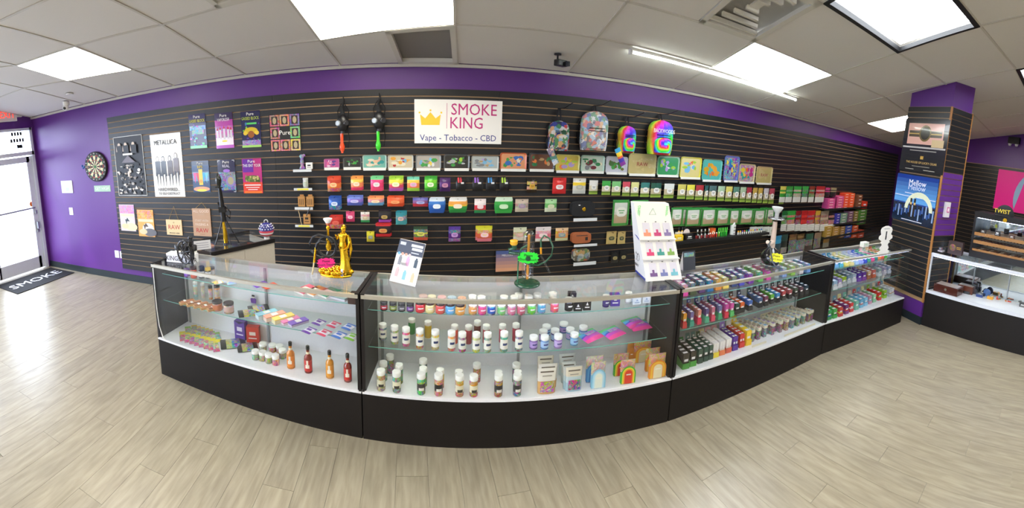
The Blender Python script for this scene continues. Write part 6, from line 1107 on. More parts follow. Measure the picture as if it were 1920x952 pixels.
# ================================================================== RIGHT CASE CONTENTS AND WALL
RG = RZD
set_clamp(4)
def rp(u, v, z, back=0.): q = onz(u, v, z); return clampp(Vector((q.x+back, q.y, z+.0006)), .02, .05, .04)[0]
t = thing('cigar_box', 'large dark cherry-wood cigar box with a brass badge in the right case', 'box', rp(1742, 545, RG, .02)+rd*.17, rrz)
m = MB(); m.box((0, .10, .05), (.34, .2, .1), '4A1E16'); m.obj('body', 'gloss', t, bevel=.004); m = MB(); m.box((0, .10, .1015), (.3, .16, .002), 'B8A8A0'); m.obj('lid_window', 'gloss', t)
m = MB(); m.lathe([(.018, 0), (.018, .004)], 'ivory', 16); o = m.obj('badge', 'metal', t, (0, 0, .055)); o.rotation_euler = (math.pi/2, 0, 0)
t = thing('cigar_box', 'second dark cigar box behind the brass-badged one', 'box', RA+rd*.42+Vector((-rd.y, rd.x, 0))*.30+Vector((0, 0, RG+.0006)), rrz); m = MB(); m.box((0, .06, .05), (.22, .12, .1), '5A2A1E'); m.obj('body', 'gloss', t, bevel=.004); m = MB(); m.box((0, .06, .1015), (.2, .1, .002), 'A89890'); m.obj('lid_window', 'gloss', t)
for k, (u, v, c, nm, w_) in enumerate(((1812, 551, '1C1C22', 'black lighter box, left one', .09), (1823, 544, '1E2026', 'black lighter box behind the left one', .08), (1836, 557, '1E3A7A', 'blue lighter box in front', .09), (1850, 549, '14284A', 'navy lighter box behind the blue one', .08), (1856, 561, 'E0A02A', 'yellow-edged lighter box at front', .08))):
    t = carton(nm, rp(u, v, RG, .03), rrz+.1, w_, .07, .035, c, logo=None, mat='gloss', cat='box', name='lighter_box'); m = MB(); m.box((0, 0, .0358), (w_*.5, .025, .002), 'silver'); m.obj('lighter', 'metal', t)
t = thing('acrylic_stand', 'clear acrylic stand with a lighter behind the boxes', 'stand', rp(1851, 536, RG, .1), rrz); m = MB(); m.box((0, 0, .03), (.1, .07, .06), '3A4450'); m.obj('foot', 'gloss', t); m = MB(); m.box((0, 0, .1), (.1, .05, .08), 'DCE4EC'); m.obj('block', 'clear_plastic', t); m = MB(); m.box((0, -.027, .1), (.06, .01, .05), '5A6470'); m.obj('lighter', 'metal', t)
for k, (u, v, c, nm) in enumerate(((1869, 562, 'C8302C', 'red upright lighter'), (1880, 556, 'E8703A', 'orange lighter lying down'), (1890, 561, 'E08A4A', 'amber lighter lying down'), (1903, 557, 'D84A34', 'scarlet lighter lying down'), (1893, 546, 'D8B03A', 'gold trinket'), (1912, 566, 'C8CCD0', 'silver trinket'))):
    p = rp(u, v, RG, .02); m = MB(); m.box((0, 0, .02 if k == 0 else .006), (.02, .012, .045) if k == 0 else (.05, .02, .012), c); tag(m.obj('lighter' if k < 4 else 'trinket', 'gloss', None, p, rrz+k), nm+' on the deck of the right case', 'lighter' if k < 4 else 'trinket', 'loose small items in the right case')
t = carton('small black lighter box at the picture edge in the right case', rp(1917, 576, RG, .03), rrz, .08, .06, .05, '2A2E2C', cat='box', name='lighter_box')
m = MB(); m.lathe([(.05, 0), (.05, .008)], '2A5A9A', 20); o = m.obj('blue_disc', 'gloss', None, rp(1874, 541, RG, .12)+Vector((0, 0, .05))); o.rotation_euler = (0, math.pi/2, 0); tag(o, 'blue round disc leaning behind the acrylic stand', 'disc')
set_clamp(None)
# humidor cabinet with brown box and cap on top
a = onpl(1823, 486, (5.28, 1.2), (5.08, 0)); hA = onz(1812, 484, RZT); hz = RZT+.012
hdp = Vector((hA.x+.12, hA.y, hz)); HW, HD_, HH = .95, .34, .58
t = thing('humidor_cabinet', 'dark wooden humidor cabinet with glass front on the right case', 'cabinet', hdp, rrz)
def hb(nm, mat, x0, x1, y0, y1, z0, z1, col, par=None): m = MB(); m.box(((x0+x1)/2, (y0+y1)/2, (z0+z1)/2), (x1-x0, y1-y0, z1-z0), col); return m.obj(nm, mat, par or t)
hb('base', 'laminate_dark', 0, HW, 0, HD_, 0, .05, 'black'); hb('side_panel', 'laminate_dark', 0, .03, 0, HD_, .05, HH, 'black'); hb('side_panel', 'laminate_dark', HW-.03, HW, 0, HD_, .05, HH, 'black'); hb('top', 'laminate_dark', -.01, HW+.01, -.01, HD_, HH, HH+.02, 'black'); hb('door_rail', 'laminate_dark', .03, HW-.03, -.004, .016, HH-.055, HH, 'black'); hb('door_rail', 'laminate_dark', .03, HW-.03, -.004, .016, .05, .085, 'black'); hb('door_pane', 'glass', .03, HW-.03, .002, .006, .085, HH-.055, 'white'); hb('back_panel', 'mirror', .03, HW-.03, HD_-.02, HD_, .05, HH, 'black')
m = MB(); m.lathe([(.028, 0), (.028, .006)], 'gold', 20); o = m.obj('badge', 'metal', t, (.42, -.004, HH-.03)); o.rotation_euler = (math.pi/2, 0, 0)
hb('led_strip', 'led', .04, HW-.04, .02, .03, HH-.062, HH-.057, 'white')
for k, z in enumerate((.10, .215, .32)):
    hb('shelf', 'wood_trim', .03, HW-.03, .02, HD_-.03, z-.03, z, 'tan'); hb('shelf_lip', 'wood_trim', .03, HW-.03, .012, .02, z-.03, z+.012, 'tan')
    if k < 2:
        for q in range(17):
            p = hdp+Vector((math.cos(rrz)*(.07+q*.048)-math.sin(rrz)*.04, math.sin(rrz)*(.07+q*.048)+math.cos(rrz)*.04, z+.009)); o = MB()
            o.tube([(0, 0, 0), (.02, .13, 0)], .008, ['5A3420', '8A5A3A', 'C8B8A0'][q*(k+2) % 3], 7); ob = o.obj('cigar', 'matte', None, p, rrz); tag(ob, '%s cigar from left on the %s humidor shelf' % (ORD[q], ['lower', 'middle'][k]), 'cigar', 'cigars in the humidor')
for k in range(4): p = hdp+Vector((math.cos(rrz)*(.12+k*.2)-math.sin(rrz)*.1, math.sin(rrz)*(.12+k*.2)+math.cos(rrz)*.1, .321)); carton('dark little cigar carton, %s from left on the top humidor shelf' % ORD[k], p, rrz, .07, .04, .05+.02*(k % 2), ['3A2A24', '2A2A2E', '5A3A2A', '2E2420'][k], group='cartons in the humidor')
# brown chocolate-coloured box and clear stand left of the humidor
p = onz(1787, 480, RZT); t = thing('gift_box', 'dark brown gift box with a copper emblem left of the humidor', 'box', (p.x+.05, p.y, RZT+.012), rrz); m = MB(); m.box((0, .03, .085), (.2, .06, .17), '3A2A2A'); m.obj('body', 'paper', t)
m = MB(); m.lathe([(.045, 0), (.045, .002)], 'B8744A~', 20); o = m.obj('emblem', 'metal', t, (-.035, -.0, .09)); o.rotation_euler = (math.pi/2, 0, 0)
for z in (.1, .08): m = MB(); m.box((.05, -.0006, z), (.06, .001, .006), 'gold'); m.obj('printed_line', 'paper', t)
p = onz(1766, 476, RZT); t = thing('acrylic_case', 'clear acrylic display case at the left end of the right counter', 'case', (p.x+.06, p.y+.06, RZT+.012), rrz); m = MB(); m.box((0, .03, .09), (.12, .1, .18), 'white'); m.obj('shell', 'clear_plastic', t); m = MB(); m.box((0, .03, .012), (.1, .08, .02), 'C8BCC0'); m.obj('base', 'plastic', t); m = MB(); m.box((.0, .03, .04), (.05, .04, .03), '7A5A5A~'); m.obj('insert', 'matte', t)
# cap on top
p = hdp+Vector((math.cos(rrz)*.36-math.sin(rrz)*.14, math.sin(rrz)*.36+math.cos(rrz)*.14, HH+.021)); t = thing('baseball_cap', 'black baseball cap with yellow lettering on the humidor', 'cap', p, rrz)
m = MB(); P = [[(.13*math.cos(a)*math.cos(b), .13*math.sin(a)*math.cos(b)*1.05, .14*math.sin(b)) for a in [6.283*k/20 for k in range(20)]] for b in [math.pi/2*i/7 for i in range(8)]]; m.grid(P, '17171A', True, True); m.obj('crown', 'fabric', t)
m = MB(); m.prism([(.1*math.cos(a), .1*math.sin(a)) for a in []] or [(-.085, 0), (.085, 0), (.08, .006), (-.08, .006)], -.21, -.08, '17171A'); m.obj('visor', 'fabric', t, bevel=.003); text('TWIST', .075, 'F0D83A', t, (0, -.136, .055))
# pink poster on the right wall
def rwp(u, v): return onpl(u, v, RWM, RWT) if False else onpl(u, v, RWM, (RWM[0]+(RWT[0]-RWM[0]), RWT[1]))
def onrw(u, v):
    q = onpl(u, v, RWM, RWT); return q if q.y > RWM[1] else onpl(u, v, RWM, RWB)
a, b, c = onrw(1866, 316), onrw(1912, 312), onrw(1862, 388)
q0 = onrw(1863, 390); q1 = onrw(1960, 390); v_ = (Vector(RWB)-Vector(RWM)).normalized(); 
ang = math.atan2(q1.y-q0.y, q1.x-q0.x); L_ = math.hypot(q1.x-q0.x, q1.y-q0.y)
t = thing('wall_poster', 'big magenta poster with a pale blue circle behind the humidor', 'poster', (q0.x-.05, q0.y, q0.z), ang); h = a.z-q0.z
m = MB(); m.box((L_/2, -.02, h/2), (L_, .01, h), 'FF1E9E'); m.obj('sheet', 'paper', t)
m = MB(); r = h*.8; m.prism([(L_*.95+r*math.cos(x), h*.35+r*math.sin(x)) for x in [math.pi/2+math.pi*k/16*.9 for k in range(17)] if h*.35+r*math.sin(x) > 0 and h*.35+r*math.sin(x) < h], -.028, -.026, 'A8C8E8'); m.obj('print_area', 'gloss', t)
q = onrw(1903, 264); t = thing('emergency_light', 'black two-headed emergency light high on the right wall', 'light', (q.x-.03, q.y, q.z), ang); m = MB(); m.box((0, -.03, 0), (.3, .08, .16), 'black'); m.obj('housing', 'plastic', t)
for s_ in (-1, 1): m = MB(); m.lathe([(.03, 0), (.045, .05)], 'E0E0E0', 14, c=(s_*.09, -.05, -.14)); m.obj('lamp_head', 'plastic', t)
# pillar posters and card holder
def pposter(lb, uv, col):
    (x0, z0), (x1, z1), (x2, z2), (x3, z3) = [ppt(*p) for p in uv]; t = thing('pillar_poster', lb, 'poster', (PC[0], PC[1], 0), math.atan2(nd.y, nd.x)); 
    xa, xb, za, zb = min(x0, x3), max(x1, x2), (z2+z3)/2, (z0+z1)/2
    m = MB(); m.box(((xa+xb)/2, .0345, (za+zb)/2), (xb-xa, .005, zb-za), col); m.obj('sheet', 'gloss', t); return t, xa, xb, za, zb
# px order: near edge is at larger u -> local x small
t, xa, xb, za, zb = pposter('black cigar-band poster on the upper half of the pillar', ((1789, 208), (1703, 240), (1687, 331), (1766, 313)), '26262A')
W_, H_ = xb-xa, zb-za
def pb(cx, cz_, w, h, col, k, nm='print_area'): m = MB(); m.box((xb-cx*W_, .0372+.0003*k, za+cz_*H_), (w*W_, .0004, h*H_), col); m.obj(nm, 'gloss', t)
pb(.5, .72, .8, .4, 'D8A89A', 0); pb(.5, .72, .74, .12, '4A4034', 1); pb(.5, .72, .74, .02, 'C8A860', 2); pb(.8, .55, .26, .14, 'C8B088', 3)
for (r_, c_, k) in ((.11, '6A5A34', 4), (.085, '2A241E', 5)): m = MB(); m.prism([(xb-.5*W_+r_*math.cos(x), za+.73*H_+r_*math.sin(x)) for x in [6.283*q/18 for q in range(18)]], .0385+.0002*k, .0387+.0002*k, c_); m.obj('seal', 'gloss', t)
pb(.5, .46, .96, .03, 'B8B4B0', 1); pb(.5, .40, .6, .02, '8A8680', 1); pb(.5, .27, .07, .06, 'B8944A', 1)
text('THE HOUSE OF LUCKY CIGAR', .042, 'C8A45A', t, (xb-.5*W_, .039, za+.17*H_), rot=(math.pi/2, 0, math.pi)); pb(.5, .10, .4, .012, '8A8478', 1); pb(.25, .04, .2, .012, 'A8A498', 1); pb(.7, .04, .25, .012, 'A8A498', 1)
t, xa, xb, za, zb = pposter('blue night-skyline poster on the lower half of the pillar', ((1766, 330), (1686, 334), (1675, 419), (1752, 417)), '1E3E8A')
W_, H_ = xb-xa, zb-za
for q, c in enumerate(grad('1E3A8A', '5A9AD8', 7)): pb(.5, .98-q*.085, 1, .086, c, 0)
pb(.5, .2, 1, .4, '101C3A', 1)
for q in range(24): pb(.03+.041*q, .2+.03*((q*7) % 5), .03, .1+.05*((q*5) % 4), ['2A4A8A', '4A6AA8', '1A2E5A', '8AA0C8'][q % 4], 2+(q % 3)*.3)
m = MB(); m.prism([(xb-.62*W_+.26*math.cos(x), za+.3*H_+.24*math.sin(x)) for x in [math.pi*q/16 for q in range(17)]]+[(xb-.62*W_+.2*math.cos(x), za+.3*H_+.17*math.sin(x)) for x in [math.pi*(16-q)/16 for q in range(17)]], .0385, .0388, 'D8DCC0'); m.obj('print_area', 'gloss', t)
for dx in (-.035, .035): m = MB(); m.box((xb-.48*W_+dx, .039, za+.32*H_), (.035, .0006, .42*H_), '2A1E1E'); m.obj('print_area', 'gloss', t); m = MB(); m.box((xb-.48*W_+dx, .0395, za+.42*H_), (.036, .0004, .05*H_), 'C8A860'); m.obj('print_area', 'gloss', t)
pb(.5, .56, .98, .012, 'E8ECF4', 3)
text('Mellow', .11, 'E8ECF8', t, (xb-.52*W_, .0395, za+.86*H_), rot=(math.pi/2, 0, math.pi)); text('Mellow', .11, 'C8D4F0', t, (xb-.52*W_, .0395, za+.76*H_), rot=(math.pi/2, 0, math.pi)); pb(.5, .63, .5, .012, 'E8ECF8', 3); pb(.5, .05, .5, .015, 'D8DCE8', 4)
q = onpl(1771, 392, (PC[0], PC[1]), (PC[0]+pd.x, PC[1]+pd.y)); t = thing('card_holder', 'white plastic card holder on the narrow side of the pillar', 'holder', (q.x, q.y, q.z), math.atan2(pd.y, pd.x)); m = MB(); m.box((0, -.04, 0), (.1, .03, .2), 'E0DCE0'); m.obj('body', 'plastic', t); m = MB(); m.box((.01, -.057, .0), (.05, .003, .07), 'D84AA0'); m.obj('card', 'paper', t); m = MB(); m.box((.01, -.0575, .0), (.03, .004, .045), 'F4F0F4'); m.obj('card_print', 'paper', t)
# ================================================================== THINGS ON THE COUNTER TOPS
ZTc = CH+.0006
# framed white card display leaning at the left end of the centre case
a = onz(730, 526, CH); b = onz(778.5, 538, CH); ex = (b-a); W_ = ex.length; ex.normalize(); rz = math.atan2(ex.y, ex.x); hp = HC-(452-0)*0
top = onpl(745.4, 452, (a.x, a.y), (b.x, b.y)); H_ = top.z-CH
t = thing('counter_card', 'white and navy tilted counter card with small device pictures', 'card', (a.x, a.y, ZTc), rz)
lean = .10
P = [(0, 0, 0), (W_, 0, 0), (W_+.04, lean*.6, H_*.97), (.05, lean*.6, H_)]
m = MB(); m.face(P, 'F0EEEC'); m.face([(p[0], p[1]+.006, p[2]) for p in P][::-1], 'C8C4C0')
for i in range(4): j = (i+1) % 4; m.face([P[j], P[i], (P[i][0], P[i][1]+.006, P[i][2]), (P[j][0], P[j][1]+.006, P[j][2])], 'E0DCD8')
m.obj('board', 'paper', t)
def cpnt(s_, q, o=.001): 
    a_ = Vector(P[0]).lerp(Vector(P[1]), s_); b_ = Vector(P[3]).lerp(Vector(P[2]), s_); r_ = a_.lerp(b_, q); return (r_.x, r_.y-o, r_.z)
def cq(s0, s1, q0, q1, col, o=.001, nm='print_area'): m = MB(); m.face([cpnt(s0, q0, o), cpnt(s1, q0, o), cpnt(s1, q1, o), cpnt(s0, q1, o)], col); m.obj(nm, 'paper', t)
cq(0, 1, .68, 1, '3A4054'); cq(.06, .28, .88, .95, 'C8CCD8', .0015); cq(.5, .95, .88, .94, 'E0E4EC', .0015); cq(.55, .95, .8, .86, 'E0E4EC', .0015); cq(.55, .85, .73, .755, 'C8CCD8', .0015)
for k, c in enumerate(('6AB0D0', 'E0A890', 'E0A890', 'D8C8C8')): cq(.06+.14*k, .15+.14*k, .65, .71, c, .002)
for k, (s_, q, c) in enumerate(((.2, .42, '8A8A90'), (.5, .42, 'D8A8D0'), (.82, .42, '3A4A5A'), (.2, .14, 'D8B8B8'), (.5, .1, '8AC8E0'), (.82, .08, 'D8C8A0'))): cq(s_-.06, s_+.06, q, q+.18, c, .0015); cq(s_-.035, s_+.035, q+.18, q+.22, c, .0015)
m = MB(); m.face([(W_*.4, .008, H_*.5), (W_*.6, .008, H_*.5), (W_*.6, .11, 0), (W_*.4, .11, 0)], 'C8C4C0'); m.face([(W_*.4, .009, H_*.5), (W_*.4, .111, 0), (W_*.6, .111, 0), (W_*.6, .009, H_*.5)], 'C8C4C0'); m.obj('strut', 'paper', t)
# glass water pipe with green metal foot
p = onz(987.8, 541.5, CH); d = Vector((p.x, p.y, 0)).normalized(); c = p+d*.085; s = math.hypot(c.x, c.y)/F
t = thing('gravity_pipe', 'tall clear glass capsule pipe on a dark green round foot', 'water pipe', (c.x, c.y, ZTc), r2)
hz = lambda v, q=c: HC-(0) and 0
def zat(u, v, q): d = ray(u, v); return HC+d.z/math.hypot(d.x, d.y)*math.hypot(q.x, q.y)
m = MB(); m.lathe([(.084, 0), (.086, .006), (.08, .012), (.03, .012)], '1E4A34', 36); m.obj('foot', 'gloss', t)
z0 = .03; z1 = zat(988, 431, c)-ZTc; R_ = 11.6*s
def cap(m, za, zb, r, col): m.lathe([(.002, za), (r*.6, za+r*.15), (r*.95, za+r*.6), (r, za+r), (r, zb-r), (r*.95, zb-r*.6), (r*.6, zb-r*.15), (.002, zb)], col, 24)
zmid = zat(988, 481, c)-ZTc
m = MB(); cap(m, .03, zmid-.01, R_, 'white'); m.obj('lower_chamber', 'clear_plastic', t); m = MB(); cap(m, zmid+.01, z1, R_, 'white'); m.obj('upper_chamber', 'clear_plastic', t)
m = MB(); m.tube([(.0, 0, .035), (0, 0, z1-.03)], .0085, 'D8902A', 10); m.obj('centre_tube', 'gloss', t)
m = MB(); m.lathe([(R_*1.1, zmid-.015), (R_*1.15, zmid), (R_*1.1, zmid+.015)], '1E4A34', 24); m.obj('collar', 'gloss', t)
lx = (968.9-988)*s; m = MB(); m.tube([(lx, .0, .01), (lx, 0, zmid)], .005, '2A6A4A', 8); m.tube([(lx, 0, zmid), (-R_, 0, zmid)], .006, '2A6A4A', 8); m.obj('support_rod', 'gloss', t)
bx_ = (950-988)*s; zc = zat(950, 472, c)-ZTc; m = MB(); m.tube([(-R_, 0, zc-.01), (bx_, 0, zc), (bx_+.0, 0, zc+.02), (lx*.9+(-.02), 0, zc+.035)], .011, '1E4A34', 10); m.obj('side_arm', 'gloss', t)
bz = zat(959, 466, c)-ZTc; m = MB(); m.lathe([(.012, bz), (.018, bz+.03)], '24503A', 16, c=((959-988)*s, 0, 0)); m.obj('bowl_stem', 'gloss', t)
m = MB(); m.lathe([(.02, bz+.03), (.026, bz+.04), (.024, bz+.05), (.027, bz+.06), (.02, bz+.062)], 'E8B02A', 20, c=((959-988)*s, 0, 0)); m.obj('bowl', 'gloss', t)
hpz = [(1012, 470), (1011, 450), (1017, 442), (1027, 447), (1034, 462), (1032, 478), (1022, 490), (1008, 497), (992, 496), (978, 488), (969, 474), (972, 462), (984, 457)]
m = MB(); m.tube([((u-988)*s, -.02+.015*math.sin(k), zat(u, v, c)-ZTc) for k, (u, v) in enumerate(hpz)], .006, '2A5A40', 8); m.obj('hose', 'plastic', t)
m = MB(); m.tube([((1011-988)*s, -.02, zat(1011, 463, c)-ZTc), ((1012-988)*s, -.02, zat(1012, 475, c)-ZTc)], .0068, 'E8A02A', 8); m.obj('hose_tip', 'gloss', t)
m = MB(); m.tube([((1010-988)*s, -.05, zat(1010, 476, c)-ZTc), ((1028-988)*s, -.07, zat(1028, 507, c)-ZTc)], .007, 'DDE4E4', 10); m.obj('mouth_glass', 'clear_plastic', t)
def star(lb, u, v, w, h, q, col, lines, n=16, rz=0., off=-.04, ink='1A1A1A'):
    zc = zat(u, v, q); d_ = Vector((q.x, q.y, 0)).normalized(); side = Vector((d_.y, -d_.x, 0)); du = (u-(960+F*0)); 
    s = math.hypot(q.x, q.y)/F; dq = ray(u, v); r_ = math.hypot(q.x, q.y)+off; pos = Vector((dq.x, dq.y, 0)).normalized()*r_; zc = HC+dq.z/math.hypot(dq.x, dq.y)*r_
    t = thing('star_tag', lb, 'tag', (pos.x, pos.y, zc), math.atan2(pos.y, pos.x)-math.pi/2+rz); m = MB(); P = []
    for k in range(n*2): a = math.pi*k/n; f = 1. if k % 2 == 0 else .82; P.append((w/2*s*f*math.copysign(abs(math.cos(a))**.6, math.cos(a)), h/2*s*f*math.copysign(abs(math.sin(a))**.6, math.sin(a))))
    m.prism(P, -.001, .001, col); m.obj('card', 'paper', t)
    for k, l in enumerate(lines): text(l, h*s*.3, ink, t, (0, -.002, h*s*(.18-.34*k)), sx=.95)
    return t
star('bright green starburst note hung on the green-footed pipe', 990.5, 483, 42, 24, c, '2AE03A', ['Please', "Don't touch"])
# hookah: gold statue, bowl and hoses
p = onz(630, 522, CH); d = Vector((p.x, p.y, 0)).normalized(); c = p+d*.07; s = math.hypot(c.x, c.y)/F; u0 = 630
t = thing('hookah', 'ornate golden hookah with a robed lady statue and black hose', 'hookah', (c.x, c.y, ZTc), r1); X2 = lambda u: (u-u0)*s; Z2 = lambda u, v: zat(u, v, c)-ZTc
m = MB()
for k in range(46):
    a = rnd.random()*6.283; rr = rnd.random()**.5; m.ball((X2(630)+.112*rr*math.cos(a), .055*rr*math.sin(a), .032+.022*(1-rr)), .016+.012*rnd.random(), 'gold', 8, 5, sz=.8)
m.lathe([(.115, 0), (.12, .008), (.1, .018), (.04, .03)], 'gold', 28, sy=.55); m.obj('base', 'goldleaf', t)
# statue body: one lathe-like figure with folds, head, arms
xs = X2(648); hb_ = Z2(648, 419); m = MB(); P = []
prof = [(.0, .05), (.1, .046), (.2, .034), (.32, .03), (.42, .027), (.5, .03), (.56, .034), (.62, .026), (.68, .024), (.74, .032), (.79, .034), (.83, .02), (.855, .012)]
for q, r in prof: P.append([(xs+r*(1+.14*math.sin(6*a+q*9))*math.cos(a)+.006*math.sin(q*7), r*.75*(1+.14*math.cos(5*a))*math.sin(a), .02+(hb_-.02)*q) for a in [6.283*k/20 for k in range(20)]])
m.grid(P, 'gold', True, True); m.ball((xs+.002, -.003, .02+(hb_-.02)*.915), .019, 'gold', 14, 10, sz=1.25); m.ball((xs, .008, .02+(hb_-.02)*.93), .021, 'gold', 12, 8)
zz = lambda q: .02+(hb_-.02)*q
m.tube([(xs-.03, 0, zz(.79)), (xs-.045, -.01, zz(.7)), (xs-.05, -.02, zz(.8))], [.011, .009, .008], 'gold'); m.tube([(xs+.03, 0, zz(.79)), (xs+.042, -.005, zz(.66)), (xs+.036, -.02, zz(.55)), (xs+.01, -.03, zz(.5))], [.011, .01, .009, .008], 'gold')
m.tube([(xs+.045, .0, zz(.75)), (xs+.05, .005, zz(.5)), (xs+.04, .0, zz(.25))], [.008, .012, .008], 'gold'); m.obj('statue', 'goldleaf', t)
xb_ = X2(617); m = MB(); m.lathe([(.018, Z2(617, 508)), (.026, Z2(617, 500)), (.03, Z2(617, 490)), (.022, Z2(617, 478)), (.014, Z2(617, 470))], 'D0D4D8', 20, c=(xb_, 0, 0)); m.obj('water_vase', 'clear_plastic', t)
m = MB(); m.lathe([(.016, Z2(617, 470)), (.022, Z2(617, 462)), (.012, Z2(617, 455)), (.018, Z2(617, 450)), (.009, Z2(617, 445)), (.008, Z2(617, 432)), (.015, Z2(617, 428)), (.008, Z2(617, 424))], 'gold', 18, c=(xb_, 0, 0)); m.obj('stem', 'goldleaf', t); m = MB(); m.tube([(xb_, 0, .03), (xb_, 0, Z2(617, 508))], .012, 'gold'); m.obj('lower_stem', 'goldleaf', t)
m = MB(); m.lathe([(.008, Z2(617, 424)), (.016, Z2(617, 418.5))], 'D8703A', 16, c=(xb_, 0, 0)); m.obj('bowl', 'gloss', t); m = MB(); m.lathe([(.016, Z2(617, 418.5)), (.032, Z2(617, 411)), (.03, Z2(617, 410))], 'F0EEE8', 20, c=(xb_, 0, 0)); m.obj('bowl_rim', 'gloss', t)
pts = [(608+1, 462)]
m = MB(); m.tube([(X2(617+19*math.cos(a)), -.02-.004*a, Z2(617, 461)+19*s*math.sin(a)) for a in [6.283*k/24*1.0 for k in range(25)]], .009, '1E1E20', 8); m.obj('hose', 'plastic', t)
m = MB(); m.tube([(X2(u), -.03, Z2(u, v)) for u, v in ((628, 452), (616, 442), (600, 440), (588, 446), (581, 458), (583, 472), (592, 480), (606, 484), (618, 480))], .008, '1E1E20', 8); m.obj('hose', 'plastic', t)
m = MB(); m.tube([(X2(u), -.045, Z2(u, v)) for u, v in ((618, 452), (606, 450), (598, 456), (595, 466))], .008, '1E1E20', 8); m.obj('hose', 'plastic', t)
m = MB(); m.tube([(X2(595), -.045, Z2(595, 464)), (X2(591), -.05, Z2(591, 492))], .0075, 'gold', 10); m.obj('mouthpiece', 'goldleaf', t); m = MB(); m.tube([(X2(591), -.05, Z2(591, 492)), (X2(586.3), -.055, max(.008, Z2(586.3, 524)))], [.006, .005], 'E8D8A8', 10); m.obj('mouthpiece_tip', 'gloss', t)
m = MB(); m.box((X2(648), -.055, Z2(648, 504)), (.016, .003, .05), 'F0F0F0'); m.obj('hanging_label', 'paper', t); m = MB(); m.box((X2(648), -.0575, Z2(648, 506)), (.01, .002, .03), '3A4A8A'); m.obj('hanging_label_print', 'paper', t)
star('hot pink starburst note hung on the golden hookah', 611.5, 493, 36, 21, c, 'FF2A8A', ['Please', "Don't Touch"], ink='3A1020')
# tiered white display stand
BL, BR = onz(1211.8, 528, CH), onz(1278.8, 523.6, CH); BS = onz(1183.6, 510, CH); 
TLu, TRu = (1188.6, 380.7), (1253.8, 381)
ex = BR-BL; W_ = ex.length; ex.normalize(); bk = (BS-BL); bk.z = 0; DP = .22
rz = math.atan2(ex.y, ex.x); ny = Vector((-ex.y, ex.x, 0))
# top front edge lies above the rear part of the foot
A2_ = BL+ny*.15; B2_ = BR+ny*.15; tl = onpl(*TLu, (A2_.x, A2_.y), (B2_.x, B2_.y)); tr = onpl(*TRu, (A2_.x, A2_.y), (B2_.x, B2_.y)); H_ = (tl.z+tr.z)/2-CH
t = thing('product_stand', 'tall three-tier white cardboard stand with green side lettering', 'stand', (BL.x, BL.y, ZTc), rz)
def SP(s_, q, o=0.):   # point on the leaning front: s across, q up
    x0 = (tl-BL).dot(ex)*q; x1 = W_+((tr-BL).dot(ex)-W_)*q; x = x0+(x1-x0)*s_
    st = .0 if q > .52 else (.018 if q > .27 else .036); return (x, .15*q-st*0-o, H_*q)
m = MB(); f = [SP(0, 0), SP(1, 0), SP(1, 1), SP(0, 1)]; bkx = [(p[0], DP, p[2]) for p in f]
m.face(f, 'F0EEE8'); m.face([bkx[1], bkx[0], bkx[3], bkx[2]], 'E4E2DC'); m.face([bkx[0], f[0], f[3], bkx[3]], 'E6E8EE'); m.face([f[1], bkx[1], bkx[2], f[2]], 'E6E8EE'); m.face([f[3], f[2], bkx[2], bkx[3]], 'F0EEE8'); m.face([f[0], bkx[0], bkx[1], f[1]], 'E0E0E0'); m.obj('body', 'paper', t)
def sq(s0, s1, q0, q1, col, o=.002, nm='print_area', mat='paper'): m = MB(); m.face([SP(s0, q0, o), SP(s1, q0, o), SP(s1, q1, o), SP(s0, q1, o)], col); m.obj(nm, mat, t)
for q in (.285, .535): 
    a_, b_ = SP(-.01, q), SP(1.01, q); m = MB(); m.box(((a_[0]+b_[0])/2, a_[1]-.008, a_[2]), (b_[0]-a_[0], .03, .006), 'E8E6DE'); m.obj('tier_ledge', 'paper', t)
for r_, (q0, cols_) in enumerate(((.575, ('F09A7A', 'C84A7A', '8A7AA8')), (.325, ('D84A78', '4A9A90', '8AB05A')), (.06, ('7A5A8A', '7A80B0', '7ABCC8')))):
    for k in range(3):
        s0 = .13+.29*k; sq(s0, s0+.2, q0, q0+.17, 'E0DCE4', .003, 'card_window', 'gloss'); sq(s0+.0, s0+.2, q0, q0+.045, cols_[k], .004, 'price_band'); sq(s0+.07, s0+.13, q0+.045, q0+.085, cols_[k], .004, 'device_print'); m = MB(); c_ = SP(s0+.1, q0+.185, .003); m.box(c_, (.01, .003, .004), '2A2A2A'); m.obj('hook_slot', 'paper', t)
ang = math.atan2(.15, H_)
tx = text('50000MG', H_*.052, '4AE04A', t, SP(.09, .87, .004), rot=(math.pi/2-ang, -math.pi/2, 0)); tx = text('50000MG', H_*.052, '4AE04A', t, SP(.88, .87, .004), rot=(math.pi/2-ang, math.pi/2, 0))
c_ = SP(.48, .88, .004); m = MB(); m.tube([(c_[0]+.03*math.cos(a), c_[1]-.0, c_[2]+.03*math.sin(a)) for a in (math.pi/2, math.pi*7/6, math.pi*11/6, math.pi/2)], .0016, '8AC88A', 5); m.obj('logo_mark', 'paper', t)
m = MB(); m.box((-.002, .12, .008), (.003, .2, .016), '2A3A9A'); m.obj('blue_edge', 'paper', t); 
a_, b_ = SP(0, .535), (SP(0, .535)[0], DP, SP(0, .535)[2]+.0); m = MB(); m.face([(a_[0]-.002, a_[1], a_[2]-.01), (a_[0]-.002, a_[1], a_[2]), (b_[0]-.002, b_[1], b_[2]+.03), (b_[0]-.002, b_[1], b_[2]+.02)], '2A3A9A'); m.obj('blue_edge', 'paper', t)
cy0, cz0 = .15, H_*.28; m = MB(); x_ = SP(0, .28)[0]-.003
